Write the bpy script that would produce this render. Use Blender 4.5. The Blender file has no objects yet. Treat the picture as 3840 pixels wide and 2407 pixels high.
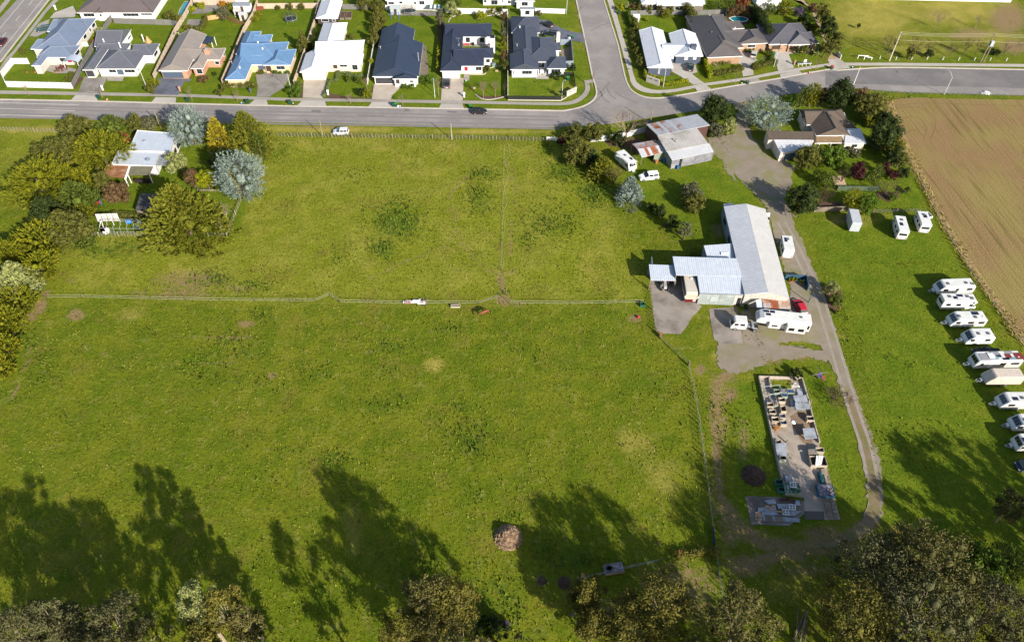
import bpy, bmesh, math, random
import numpy as np
from mathutils import Vector, Matrix
R = math.radians
rng = np.random.default_rng(7); random.seed(7)
S = bpy.context.scene
COL = S.collection
# ------------------------------------------------------------------ camera
FPX, CX, CY, HC = 2802., 1920., 1203.5, 110.          # survey of the photograph: focal length in px, centre, drone height
PITCH = math.atan2(3110, FPX); ROLL = math.atan2(31, 2525)
cd = bpy.data.cameras.new('camera'); cam = bpy.data.objects.new('camera', cd); COL.objects.link(cam)
cd.sensor_width = 36; cd.lens = FPX/3840*36; cd.clip_end = 5000; cd.clip_start = 1
cam.location = (0, 0, HC)
cam.rotation_euler = (Matrix.Rotation(R(90)-PITCH, 3, 'X') @ Matrix.Rotation(ROLL, 3, 'Z')).to_euler()
S.camera = cam
# ------------------------------------------------------------------ sky, sun, exposure
SUN_AZ, SUN_EL = R(-52), R(26.5)                       # direction towards the sun (math angle), elevation
w = bpy.data.worlds.new('World'); S.world = w; w.use_nodes = True
nt = w.node_tree; nt.nodes.clear()
sky = nt.nodes.new('ShaderNodeTexSky'); sky.sky_type = 'NISHITA'; sky.sun_disc = False
sky.sun_elevation = SUN_EL; sky.sun_rotation = R(90)-SUN_AZ; sky.altitude = 0; sky.dust_density = 1.2
bg = nt.nodes.new('ShaderNodeBackground'); bg.inputs[1].default_value = 0.085
wo = nt.nodes.new('ShaderNodeOutputWorld')
nt.links.new(sky.outputs[0], bg.inputs[0]); nt.links.new(bg.outputs[0], wo.inputs[0])
sd = bpy.data.lights.new('sun', 'SUN'); sd.energy = 4.6; sd.angle = R(0.55); sd.color = (1, .93, .82)
sun = bpy.data.objects.new('sun', sd); COL.objects.link(sun)
sun.rotation_euler = Vector((math.cos(SUN_AZ)*math.cos(SUN_EL), math.sin(SUN_AZ)*math.cos(SUN_EL), math.sin(SUN_EL))).to_track_quat('Z', 'Y').to_euler()
S.view_settings.view_transform = 'Standard'; S.view_settings.look = 'None'
S.view_settings.exposure = 1.05; S.view_settings.gamma = 1
S.cycles.use_denoising = True; S.cycles.max_bounces = 5; S.cycles.diffuse_bounces = 3; S.cycles.transparent_max_bounces = 4
# ------------------------------------------------------------------ survey: photograph pixel + height -> place in metres
def G(u, v, z=0.):
    x = u-CX; y = v-CY; c, s = math.cos(ROLL), math.sin(ROLL)
    x, y = x*c+y*s, -x*s+y*c
    cp, sp = math.cos(PITCH), math.sin(PITCH)
    dy = FPX*cp-y*sp; dz = -FPX*sp-y*cp; t = (HC-z)/-dz
    return Vector((x*t, dy*t, z))
def ray(u, v):
    p = G(u, v); return (p-Vector((0, 0, HC))).normalized()
def pxm(u, v, z=0):                                     # photograph px per metre at a place, and view angle below horizontal
    p = G(u, v, z); d = p-Vector((0, 0, HC)); a = math.asin(-d.normalized().z)
    return FPX/(p.y*math.cos(PITCH)+(HC-z)*math.sin(PITCH)), a
Zn = dict(A=(0,0,3.436), B=(560,0,3.436), C=(1080,0,3.436), D=(1600,0,3.436), E=(2100,0,3.436), F=(2550,0,3.436), X=(3140,0,3.436),
 H=(0,380,2.2905), I=(360,440,3.436), J=(2050,360,3.216), K=(2750,300,2.907), L=(2300,740,2.7), M=(3050,740,2.7), N=(3100,1000,1.8905),
 O=(2700,1380,2.438), P=(2100,1000,3.024), Q=(2050,1900,2.983), Rr=(2700,1900,2.1158), Ss=(1300,1900,2.68), T=(0,1900,1.855), U=(0,900,2.52),
 V=(1200,1050,1.855), W=(0,0,.628125), Y=(3400,1180,2.607), Z=(2700,1100,6.03), q=(3100,120,8.04), a=(1380,560,1.977), b=(400,1000,1.68), s=(0,0,1))
def P(zn, x, y, z=0.):
    a, b, s = Zn[zn]; return G(a+x/s, b+y/s, z)
def uv(zn, x, y):
    a, b, s = Zn[zn]; return a+x/s, b+y/s
def pts(zn, L, z=0.): return [P(zn, x, y, z) for x, y in L]
# ------------------------------------------------------------------ materials
def lin(c): c /= 255.; return c/12.92 if c <= .04045 else ((c+.055)/1.055)**2.4
K_LIT = 1.62
def c(r, g, b, k=K_LIT): return tuple(min(.86, lin(x)/k) for x in (r, g, b))       # base colour of a level surface that shows (r,g,b) in sunshine
MATS = {}
def mat(name, col, col2=None, scale=.6, rough=.8, metal=0., bump=0., bscale=8., rib=None, ribv=None, isl=0., spec=.3, det=4., col3=None, scale3=.08, contrast=1., trans=0., obr=0.):
    if name in MATS: return MATS[name]
    m = bpy.data.materials.new(name); MATS[name] = m; m.use_nodes = True
    n = m.node_tree.nodes; l = m.node_tree.links; B = n['Principled BSDF']
    B.inputs['Roughness'].default_value = rough; B.inputs['Metallic'].default_value = metal
    B.inputs['Specular IOR Level'].default_value = spec
    geo = n.new('ShaderNodeNewGeometry'); out = None
    def rgb(cc): return (*cc, 1)
    def noise(sc, d=det):
        t = n.new('ShaderNodeTexNoise'); t.inputs['Scale'].default_value = sc; t.inputs['Detail'].default_value = d; t.inputs['Roughness'].default_value = .62
        l.new(geo.outputs['Position'], t.inputs['Vector']); return t.outputs['Fac']
    def mix(f, a, b):
        x = n.new('ShaderNodeMix'); x.data_type = 'RGBA'
        if hasattr(f, 'links'): l.new(f, x.inputs[0])
        else: x.inputs[0].default_value = f
        for k, y in ((6, a), (7, b)):
            if hasattr(y, 'links'): l.new(y, x.inputs[k])
            else: x.inputs[k].default_value = rgb(y)
        return x.outputs[2]
    def ramp(f, a, b):
        x = n.new('ShaderNodeMapRange'); l.new(f, x.inputs[0]); x.inputs[1].default_value = a; x.inputs[2].default_value = b; return x.outputs[0]
    cur = None
    if col2 is not None: cur = mix(ramp(noise(scale), .5-.22/contrast, .5+.22/contrast), col, col2)
    if col3 is not None: cur = mix(ramp(noise(scale3), .46, .66), cur if cur is not None else col, col3)
    def vary(src, amp, cur):
        r = n.new('ShaderNodeMapRange'); l.new(src, r.inputs[0]); r.inputs[3].default_value = 1-amp; r.inputs[4].default_value = 1+amp
        h = n.new('ShaderNodeHueSaturation'); l.new(r.outputs[0], h.inputs['Value'])
        if cur is None: h.inputs['Color'].default_value = rgb(col)
        else: l.new(cur, h.inputs['Color'])
        return h.outputs[0]
    if isl: cur = vary(geo.outputs['Random Per Island'], isl, cur)
    if obr:
        oi = n.new('ShaderNodeObjectInfo'); cur = vary(oi.outputs['Random'], obr, cur)
    if cur is None: B.inputs['Base Color'].default_value = rgb(col)
    else: l.new(cur, B.inputs['Base Color'])
    hs = None
    def addh(x, k):
        nonlocal hs
        mm = n.new('ShaderNodeMath'); mm.operation = 'MULTIPLY'; l.new(x, mm.inputs[0]); mm.inputs[1].default_value = k
        if hs is None: hs = mm.outputs[0]
        else:
            aa = n.new('ShaderNodeMath'); l.new(hs, aa.inputs[0]); l.new(mm.outputs[0], aa.inputs[1]); hs = aa.outputs[0]
    if bump: addh(noise(bscale, 5), bump)
    for rb, ax in ((rib, 0), (ribv, 1)):
        if rb:
            tc = n.new('ShaderNodeUVMap'); sp = n.new('ShaderNodeSeparateXYZ'); l.new(tc.outputs[0], sp.inputs[0])
            mm = n.new('ShaderNodeMath'); mm.operation = 'MULTIPLY'; l.new(sp.outputs[ax], mm.inputs[0]); mm.inputs[1].default_value = 2*math.pi/rb[0]
            s2 = n.new('ShaderNodeMath'); s2.operation = 'SINE'; l.new(mm.outputs[0], s2.inputs[0]); addh(s2.outputs[0], rb[1])
    if hs is not None:
        bp = n.new('ShaderNodeBump'); bp.inputs['Strength'].default_value = 1; bp.inputs['Distance'].default_value = 1
        l.new(hs, bp.inputs['Height']); l.new(bp.outputs[0], B.inputs['Normal'])
    if trans:
        o = n['Material Output']; tr = n.new('ShaderNodeBsdfTranslucent'); mx = n.new('ShaderNodeMixShader'); mx.inputs[0].default_value = trans
        if cur is not None: l.new(cur, tr.inputs[0])
        else: tr.inputs[0].default_value = rgb(col)
        l.new(B.outputs[0], mx.inputs[1]); l.new(tr.outputs[0], mx.inputs[2]); l.new(mx.outputs[0], o.inputs[0])
    return m
def glass(name='window_glass', col=(.018, .024, .032), rough=.06):
    return mat(name, col, rough=rough, spec=.6)
# ------------------------------------------------------------------ mesh builder
class MB:
    def __init__(s): s.v = []; s.f = []; s.m = []
    def poly(s, ps, m=0):
        k = len(s.v); s.v += [tuple(p) for p in ps]; s.f.append(tuple(range(k, k+len(ps)))); s.m.append(m); return s
    def box(s, x0, x1, y0, y1, z0, z1, m=0, t=0., ax=None):
        if x0 > x1: x0, x1 = x1, x0
        if y0 > y1: y0, y1 = y1, y0
        k = len(s.v)                                     # t: the top is drawn in by t on every side
        s.v += [(x0,y0,z0),(x1,y0,z0),(x1,y1,z0),(x0,y1,z0),(x0+t,y0+t,z1),(x1-t,y0+t,z1),(x1-t,y1-t,z1),(x0+t,y1-t,z1)]
        s.f += [tuple(k+i for i in q) for q in ((3,2,1,0),(4,5,6,7),(0,1,5,4),(1,2,6,5),(2,3,7,6),(3,0,4,7))]; s.m += [m]*6; return s
    def bar(s, p, q, w, h, m=0):                         # straight square bar from p to q
        p = Vector(p); q = Vector(q); d = (q-p).normalized(); a = d.cross(Vector((0,0,1)))
        if a.length < .01: a = Vector((1,0,0))
        a.normalize(); b = a.cross(d).normalized(); k = len(s.v)
        for e in (p, q):
            for i, j in ((-1,-1),(1,-1),(1,1),(-1,1)): s.v.append(tuple(e+a*(i*w/2)+b*(j*h/2)))
        s.f += [tuple(k+i for i in t) for t in ((0,1,2,3),(7,6,5,4),(4,5,1,0),(5,6,2,1),(6,7,3,2),(7,4,0,3))]; s.m += [m]*6; return s
    def tube(s, ps, rs, n=6, m=0, cap=True):
        rings = []; ps = [Vector(p) for p in ps]
        if not hasattr(rs, '__len__'): rs = [rs]*len(ps)
        for i, p in enumerate(ps):
            d = (ps[min(i+1, len(ps)-1)]-ps[max(i-1, 0)]).normalized(); a = d.orthogonal().normalized() if abs(d.z) < .95 else Vector((1,0,0)).cross(d).normalized(); b = d.cross(a)
            k = len(s.v); rings.append(k)
            for j in range(n):
                t = 2*math.pi*j/n; s.v.append(tuple(p+a*(rs[i]*math.cos(t))+b*(rs[i]*math.sin(t))))
        for i in range(len(ps)-1):
            for j in range(n): s.f.append((rings[i]+j, rings[i]+(j+1) % n, rings[i+1]+(j+1) % n, rings[i+1]+j)); s.m.append(m)
        if cap:
            s.f.append(tuple(rings[0]+j for j in reversed(range(n)))); s.f.append(tuple(rings[-1]+j for j in range(n))); s.m += [m, m]
        return s
    def lathe(s, x, y, prof, n=12, m=0):                 # prof: (r, z) pairs from below
        return s.tube([(x, y, z) for r, z in prof], [max(r, .001) for r, z in prof], n, m)
    def prism(s, pl, z0, z1, m=0):
        n = len(pl); k = len(s.v); s.v += [(p[0], p[1], z0) for p in pl]+[(p[0], p[1], z1) for p in pl]
        s.f.append(tuple(k+i for i in reversed(range(n)))); s.f.append(tuple(k+n+i for i in range(n))); s.m += [m, m]
        for i in range(n): j = (i+1) % n; s.f.append((k+i, k+j, k+n+j, k+n+i)); s.m.append(m)
        return s
    def slab(s, ps, th, m=0):                            # flat piece of thickness th below the given corners
        n = len(ps); k = len(s.v); s.v += [tuple(p) for p in ps]+[(p[0], p[1], p[2]-th) for p in ps]
        s.f.append(tuple(k+i for i in range(n))); s.f.append(tuple(k+n+i for i in reversed(range(n)))); s.m += [m, m]
        for i in range(n): j = (i+1) % n; s.f.append((k+j, k+i, k+n+i, k+n+j)); s.m.append(m)
        return s
    def side(s, prof, y0, y1, m=0):                      # profile in (x, z), drawn out along y
        n = len(prof); k = len(s.v); s.v += [(x, y0, z) for x, z in prof]+[(x, y1, z) for x, z in prof]
        s.f.append(tuple(k+i for i in range(n))); s.f.append(tuple(k+n+i for i in reversed(range(n)))); s.m += [m, m]
        for i in range(n): j = (i+1) % n; s.f.append((k+j, k+i, k+n+i, k+n+j)); s.m.append(m)
        return s
    def ball(s, cx, cy, cz, rx, ry, rz, nu=8, nv=6, m=0, jit=0.):
        k = len(s.v)
        for i in range(nv+1):
            for j in range(nu):
                t = math.pi*i/nv; p = 2*math.pi*j/nu; f = 1+jit*(random.random()-.5)
                s.v.append((cx+rx*f*math.sin(t)*math.cos(p), cy+ry*f*math.sin(t)*math.sin(p), cz-rz*f*math.cos(t)))
        for i in range(nv):
            for j in range(nu): s.f.append((k+i*nu+j, k+i*nu+(j+1) % nu, k+(i+1)*nu+(j+1) % nu, k+(i+1)*nu+j)); s.m.append(m)
        return s
    def mesh(s, name, mats, smooth=False, bevel=0.):
        me = bpy.data.meshes.new(name); me.from_pydata(s.v, [], s.f)
        for x in (mats if isinstance(mats, (list, tuple)) else [mats]): me.materials.append(x)
        if max(s.m, default=0): me.polygons.foreach_set('material_index', s.m)
        if bevel:
            b = bmesh.new(); b.from_mesh(me); bmesh.ops.remove_doubles(b, verts=b.verts, dist=1e-4)
            bmesh.ops.bevel(b, geom=[e for e in b.edges if len(e.link_faces) == 2 and e.calc_face_angle(0) > .5], offset=bevel, segments=2, affect='EDGES', profile=.6)
            b.to_mesh(me); b.free()
        if smooth: me.polygons.foreach_set('use_smooth', [True]*len(me.polygons))
        me.update()
        nl = len(me.loops)
        if nl and nl < 60000:
            vi = np.empty(nl, np.int32); me.loops.foreach_get('vertex_index', vi)
            co = np.empty(len(me.vertices)*3, np.float32); me.vertices.foreach_get('co', co); co = co.reshape(-1, 3)[vi]
            nf = len(me.polygons); no = np.empty(nf*3, np.float32); me.polygons.foreach_get('normal', no); no = no.reshape(-1, 3)
            lt = np.empty(nf, np.int32); me.polygons.foreach_get('loop_total', lt); no = np.repeat(no, lt, 0)
            t = np.stack([-no[:,1], no[:,0], 0*no[:,0]], 1); ln = np.linalg.norm(t, axis=1); flat = ln < .05
            t[flat] = (1, 0, 0); ln[flat] = 1; t /= ln[:, None]; b = np.cross(no, t)
            u = me.uv_layers.new(name='UVMap'); u.data.foreach_set('uv', np.stack([(co*t).sum(1), (co*b).sum(1)], 1).astype(np.float32).ravel())
        return me
    def build(s, name, mats, parent=None, smooth=False, bevel=0., loc=None):
        return link(name, s.mesh(name, mats, smooth, bevel), parent, loc)
def link(name, me, parent=None, loc=None):
    o = bpy.data.objects.new(name, me); COL.objects.link(o); o.parent = parent
    if loc is not None: o.location = loc
    return o
def tag(o, label=None, cat=None, group=None, kind=None):
    if label: o['label'] = label
    if cat: o['category'] = cat
    if group: o['group'] = group
    if kind: o['kind'] = kind
    return o
def thing(name, label, cat, loc=(0,0,0), rz=0., group=None):
    o = bpy.data.objects.new(name, None); COL.objects.link(o); o.location = loc; o.rotation_euler = (0, 0, rz); o.empty_display_size = .3
    return tag(o, label, cat, group)
def copy_tree(o, parent=None):
    q = o.copy(); COL.objects.link(q); q.parent = parent
    for ch in list(o.children): copy_tree(ch, q)
    return q
def heading(p, q): return math.atan2(q[1]-p[1], q[0]-p[0])
def relm(ps, o): return [(p[0]-o[0], p[1]-o[1], p[2]-o[2]) for p in ps]
# palette
WHITE = mat('white_paint', (.74, .74, .72), (.68, .68, .66), 1.2, .6, obr=.06)
CREAM = mat('cream_paint', c(245, 232, 215), c(236, 222, 205), .8, .7)
DARKG = glass()
TINT = glass('tinted_glass', (.012, .013, .016), .08)
RUBBER = mat('rubber', (.018, .018, .018), rough=.85)
ALLOY = mat('alloy', (.45, .45, .46), rough=.35, metal=.7)
CHROME = mat('galvanised', (.42, .44, .46), (.34, .36, .38), 2, .45, .55)
CONC = mat('new_concrete', c(212, 205, 195), c(196, 188, 178), .35, .9, col3=c(184, 176, 166), scale3=.12)
CONCOLD = mat('old_concrete', c(178, 168, 157), c(150, 140, 130), .28, .92, bump=.01, bscale=3, col3=c(120, 108, 98), scale3=.16)
FOOTP = mat('footpath_concrete', c(186, 178, 168), c(172, 164, 156), .5, .9, col3=c(165, 156, 148), scale3=.1)
KERB = mat('kerb_concrete', c(226, 216, 200), c(206, 196, 182), .6, .85)
TIMB = mat('weathered_timber', c(158, 146, 128), c(120, 108, 94), 1.5, .9, obr=.18)
POSTM = mat('fence_post_timber', c(172, 160, 128), c(136, 126, 100), 2, .9, obr=.15)
BLACK = mat('black_plastic', (.02, .02, .022), rough=.5)
# ================================================================== SETTING
def proj(X, Y):                                          # ground places (arrays) -> photograph px
    cp, sp = math.cos(PITCH), math.sin(PITCH); ff = Y*cp+HC*sp; dd = -Y*sp+HC*cp
    x = FPX*X/ff; y = FPX*dd/ff; c_, s_ = math.cos(ROLL), math.sin(ROLL)
    return x*c_-y*s_+CX, x*s_+y*c_+CY
def vnoise(X, Y, sc, seed):                              # smooth value noise, -1..1
    r = np.random.default_rng(seed); T = r.random((64, 64))*2-1
    x = X/sc; y = Y/sc; i = np.floor(x).astype(int); j = np.floor(y).astype(int); fx = x-i; fy = y-j
    fx = fx*fx*(3-2*fx); fy = fy*fy*(3-2*fy); i %= 64; j %= 64; i1 = (i+1) % 64; j1 = (j+1) % 64
    return (T[i,j]*(1-fx)+T[i1,j]*fx)*(1-fy)+(T[i,j1]*(1-fx)+T[i1,j1]*fx)*fy
# patches that the ground itself carries: (zone, cx, cy, rx, ry, strength), read off the photograph
LUSH = [('W',935,520,70,55,1),('W',905,585,40,35,.9),('W',1140,410,45,20,.8),('W',1130,470,40,40,.8),('W',1295,530,75,45,.75),('W',1240,560,30,25,.7),
 ('W',800,600,35,30,.5),('W',840,410,60,20,.4),('W',500,660,70,25,.9),('W',600,670,50,25,.7),('W',250,590,90,22,.8),('W',300,580,60,20,.7),('W',660,360,30,30,.6),
 ('W',540,800,70,25,.7),('W',580,830,60,22,.8),('W',470,870,70,35,.6),('W',620,900,60,30,.5),('W',740,880,60,25,.5),('W',930,820,60,22,.7),('W',900,880,50,20,.5),
 ('W',900,960,60,35,.7),('W',1110,1040,55,45,.85),('W',1090,960,50,20,.6),('W',780,1080,60,30,.7),('W',620,750,30,22,.8),('W',1060,780,40,20,.6),('W',1350,1320,70,40,1),
 ('W',1290,1290,50,30,.7),('W',1120,1180,30,25,.5),('W',1330,400,45,35,1),('W',1400,450,55,40,1),('W',1290,345,25,20,.7),('W',1460,480,25,20,.7),('W',690,1060,40,20,.5),
 ('W',100,870,60,50,.6),('W',60,800,40,40,.8),('W',300,870,40,25,.4),('W',350,780,40,20,.5),('W',1000,1350,120,60,.6),('W',1150,1400,120,80,.7),('W',900,1330,60,40,.5),
 ('W',790,585,20,15,.6),('W',1700,520,20,14,.4),('W',1130,600,22,12,.6),('W',1650,850,40,30,.5),('W',1720,1000,50,60,.4),('W',2150,1050,90,60,.4),('W',640,1130,35,25,.4),
 ('W',700,700,20,12,.4),('W',1520,930,25,15,.3),('W',1190,690,16,8,.8),('W',440,430,60,14,.5)]
DIRT = [('U',380,620,60,90,1),('U',290,720,50,60,1),('U',700,720,80,50,.9),('U',660,380,50,30,.6),('U',440,500,40,40,.9),('W',450,660,90,26,.6),('W',430,690,90,20,.55),('W',560,680,60,20,.4),
 ('W',580,762,22,8,1),('W',640,885,12,7,1),('W',850,760,12,7,.6),('W',1030,858,28,20,.0),('W',1495,750,16,10,1),('W',1185,705,24,16,.8),('W',1220,715,30,10,.5),
 ('W',870,830,12,6,.8),('W',1180,640,10,40,.3),('U',420,1250,60,30,.4),('W',180,740,24,14,.9),('W',330,690,40,10,.4),('W',1700,540,28,20,.7),('W',1745,555,20,18,.6),
 ('W',1720,870,26,60,.5),('W',1682,960,14,90,.7),('W',1750,1040,20,60,.5),('W',1740,850,60,20,.7),('W',1790,845,60,16,.8),('W',1880,835,70,14,.7),('W',1720,930,20,20,.8),('W',1700,1010,16,60,.6),('W',1650,870,14,14,.8),('W',1690,1180,18,70,.5),('W',1720,1260,24,40,.6),('W',1760,1330,60,30,.8),('W',1820,1310,50,16,.8),('W',1940,1260,60,25,.8),('W',1980,1290,60,30,.7),
 ('W',1900,1340,80,30,.5),('W',2180,1225,40,8,.6),('W',2210,35,40,20,.4),('W',2290,80,60,18,.6),('W',2375,45,50,40,.9),('W',2390,110,40,20,.8),('W',1270,1365,14,10,.9),('W',1330,1370,20,10,.9),
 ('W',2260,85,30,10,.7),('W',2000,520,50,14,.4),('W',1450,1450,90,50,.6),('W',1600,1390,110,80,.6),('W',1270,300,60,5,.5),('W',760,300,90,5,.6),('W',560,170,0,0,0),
 ('W',1790,360,24,40,.5),('W',1755,250,18,30,.5)]
DRY = [('W',1025,858,24,20,1),('W',700,335,50,12,.5),('W',900,345,60,14,.5),('W',1040,340,60,14,.5),('W',250,640,70,30,.5),('W',420,640,80,22,.45),('W',830,1250,30,70,.45),('W',1000,400,50,30,.35),
 ('W',1500,1040,60,50,.55),('W',1560,1120,60,70,.45),('W',1400,620,80,40,.3),('W',2000,515,90,18,.6),('W',900,1100,40,40,.3),('W',300,740,60,20,.5),('W',90,305,120,10,.7),('W',760,305,200,9,.9),
 ('W',1150,310,150,7,.9),('W',560,305,50,7,.5),('W',2060,40,130,70,.8),('W',2250,30,170,40,.8),('W',2330,90,90,30,.6),('W',2180,110,120,30,.6),('W',1880,920,40,60,.25),('W',1350,90,60,40,.35),('W',540,150,0,0,0),('W',690,190,60,20,.3),
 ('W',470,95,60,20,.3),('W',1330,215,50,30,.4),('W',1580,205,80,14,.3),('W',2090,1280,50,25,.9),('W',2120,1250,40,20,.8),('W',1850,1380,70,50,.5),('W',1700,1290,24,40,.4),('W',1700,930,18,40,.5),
 ('W',1690,840,22,14,.6),('W',1900,800,60,12,.6),('W',1960,790,40,10,.6),('W',1830,330,30,50,.5),('W',1720,400,40,20,.4)]
TRACKS = [('Rr',[(1200,120),(1050,230),(800,310),(520,330),(300,260),(130,150),(60,20)],16,.75),('W',[(1718,1260),(1692,1130),(1685,1000),(1692,900),(1740,850),(1860,832)],9,.7),('W',[(1760,1340),(1830,1310),(1960,1290),(2010,1265)],12,.7),('a',[(1000,940),(1080,900),(1060,700),(1080,400),(1085,280),(1060,130),(1010,90)],3,.55),('a',[(970,930),(860,880),(720,720),(655,600),(610,330),(740,190)],3,.5),
 ('a',[(0,960),(260,840),(560,720),(655,600)],3,.4),('a',[(980,940),(1010,1080),(1030,1140)],6,.8),('U',[(300,950),(280,1060),(230,1220),(180,1330),(110,1500)],3,.7),
 ('b',[(200,450),(900,445)],2.5,.5),('b',[(200,610),(820,612)],2.5,.5),('b',[(2070,290),(2050,480),(2020,800)],3,.35)]
def patch(u, v, L):
    a = np.zeros_like(u)
    for zn, x, y, rx, ry, st in L:
        if st <= 0 or rx <= 0: continue
        a0, b0, s0 = Zn[zn]; d = np.hypot((u-a0-x/s0)/(rx/s0), (v-b0-y/s0)/(ry/s0)); a = np.maximum(a, st*np.clip(1.35-d, 0, 1))
    return a
def track(u, v):
    a = np.zeros_like(u)
    for zn, L, wd, st in TRACKS:
        q = [uv(zn, *p) for p in L]
        for (x0, y0), (x1, y1) in zip(q, q[1:]):
            t = np.clip(((u-x0)*(x1-x0)+(v-y0)*(y1-y0))/((x1-x0)**2+(y1-y0)**2), 0, 1)
            a = np.maximum(a, st*np.clip(1.4-np.hypot(u-x0-t*(x1-x0), v-y0-t*(y1-y0))/(wd*2.2), 0, 1))
    return a
LAWNS = [[(0,60),(0,400),(2240,400),(2120,0),(100,0)], [(2330,0),(2500,300),(3140,210),(3060,0)], [(2960,400),(2940,760),(3480,800),(3330,400)], [(2370,540),(2350,700),(2640,980),(2860,800),(2700,560)], [(3000,800),(3250,1300),(3330,2000),(3840,2000),(3840,1500),(3500,800)], [(400,560),(250,880),(900,890),(960,700),(700,480)], [(2990,1400),(3100,1400),(3260,1900),(2760,2010),(2740,1450)]]
def inpoly(u, v, L):
    r = np.zeros(u.shape, bool); n = len(L)
    for i in range(n):
        (x0, y0), (x1, y1) = L[i], L[(i+1) % n]
        r ^= ((y0 > v) != (y1 > v)) & (u < (x1-x0)*(v-y0)/(y1-y0+1e-9)+x0)
    return r
xs = np.concatenate([[-2500,-1200,-600,-350,-250,-215], np.arange(-190, 190.1, .8), [215,250,350,600,1200,2500]])
ys = np.concatenate([[-2000,-800,-300,-100,-30,0], np.arange(14, 262, .8), [275,300,350,450,700,1300,3000]])
X, Y = np.meshgrid(xs, ys, indexing='ij'); ok = Y > -60
u, v = proj(np.where(ok, X, 0), np.where(ok, Y, 300))
far = (np.abs(X) > 188) | (Y < 14) | (Y > 262)
hay_falloff = sum(inpoly(u+30*vnoise(X, Y, 4, 12)+a_, v+30*vnoise(X, Y, 3, 13)+b_, [(0,450),(2100,520),(2480,1130),(1200,1120),(180,1110),(250,900),(0,560)]).astype(float) for a_, b_ in ((-25,-25),(25,-25),(-25,25),(25,25)))/4  # yellower north paddock; also spares it the lens falloff painted into the south
mk = {'hay_falloff': hay_falloff, 'lush': patch(u, v, LUSH), 'dirt': np.maximum(patch(u, v, DIRT), track(u, v)), 'dry': patch(u, v, DRY), 'lawn': np.zeros_like(u)}
uj, vj = u+22*vnoise(X, Y, 2.3, 8)+14*vnoise(X, Y, .9, 9), v+16*vnoise(X, Y, 2.1, 11)
for L in LAWNS: mk['lawn'] = np.maximum(mk['lawn'], sum(inpoly(uj+a_, vj+b_, L).astype(float) for a_, b_ in ((-14,0),(14,0),(0,-10),(0,10)))/4)
for k in mk: mk[k] = np.where(far, 0, mk[k])
Zg = -.05+.02*vnoise(X, Y, 9, 1)+.018*vnoise(X, Y, 3.1, 2)+.010*vnoise(X, Y, 1.5, 3)+np.where(far, 0, .05*mk['lush']*vnoise(X, Y, 1.7, 5))*(1-mk['lawn'])
Zg = np.minimum(Zg, -.004)
nx, ny = X.shape; idx = np.arange(nx*ny).reshape(nx, ny)
q4 = np.stack([idx[:-1,:-1], idx[1:,:-1], idx[1:,1:], idx[:-1,1:]], -1).reshape(-1, 4)
def npmesh(name, V, F, k):
    me = bpy.data.meshes.new(name); me.vertices.add(len(V)); me.vertices.foreach_set('co', np.ascontiguousarray(V, np.float32).ravel())
    n = len(F); me.loops.add(n*k); me.loops.foreach_set('vertex_index', np.ascontiguousarray(F, np.int32).ravel())
    me.polygons.add(n); me.polygons.foreach_set('loop_start', np.arange(0, n*k, k, dtype=np.int32)); me.update(calc_edges=True); return me
gme = npmesh('ground', np.stack([X, Y, Zg], -1).reshape(-1, 3), q4, 4)
gme.polygons.foreach_set('use_smooth', [True]*len(gme.polygons))
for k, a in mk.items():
    at = gme.attributes.new(k, 'FLOAT', 'POINT'); at.data.foreach_set('value', a.astype(np.float32).ravel())
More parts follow.
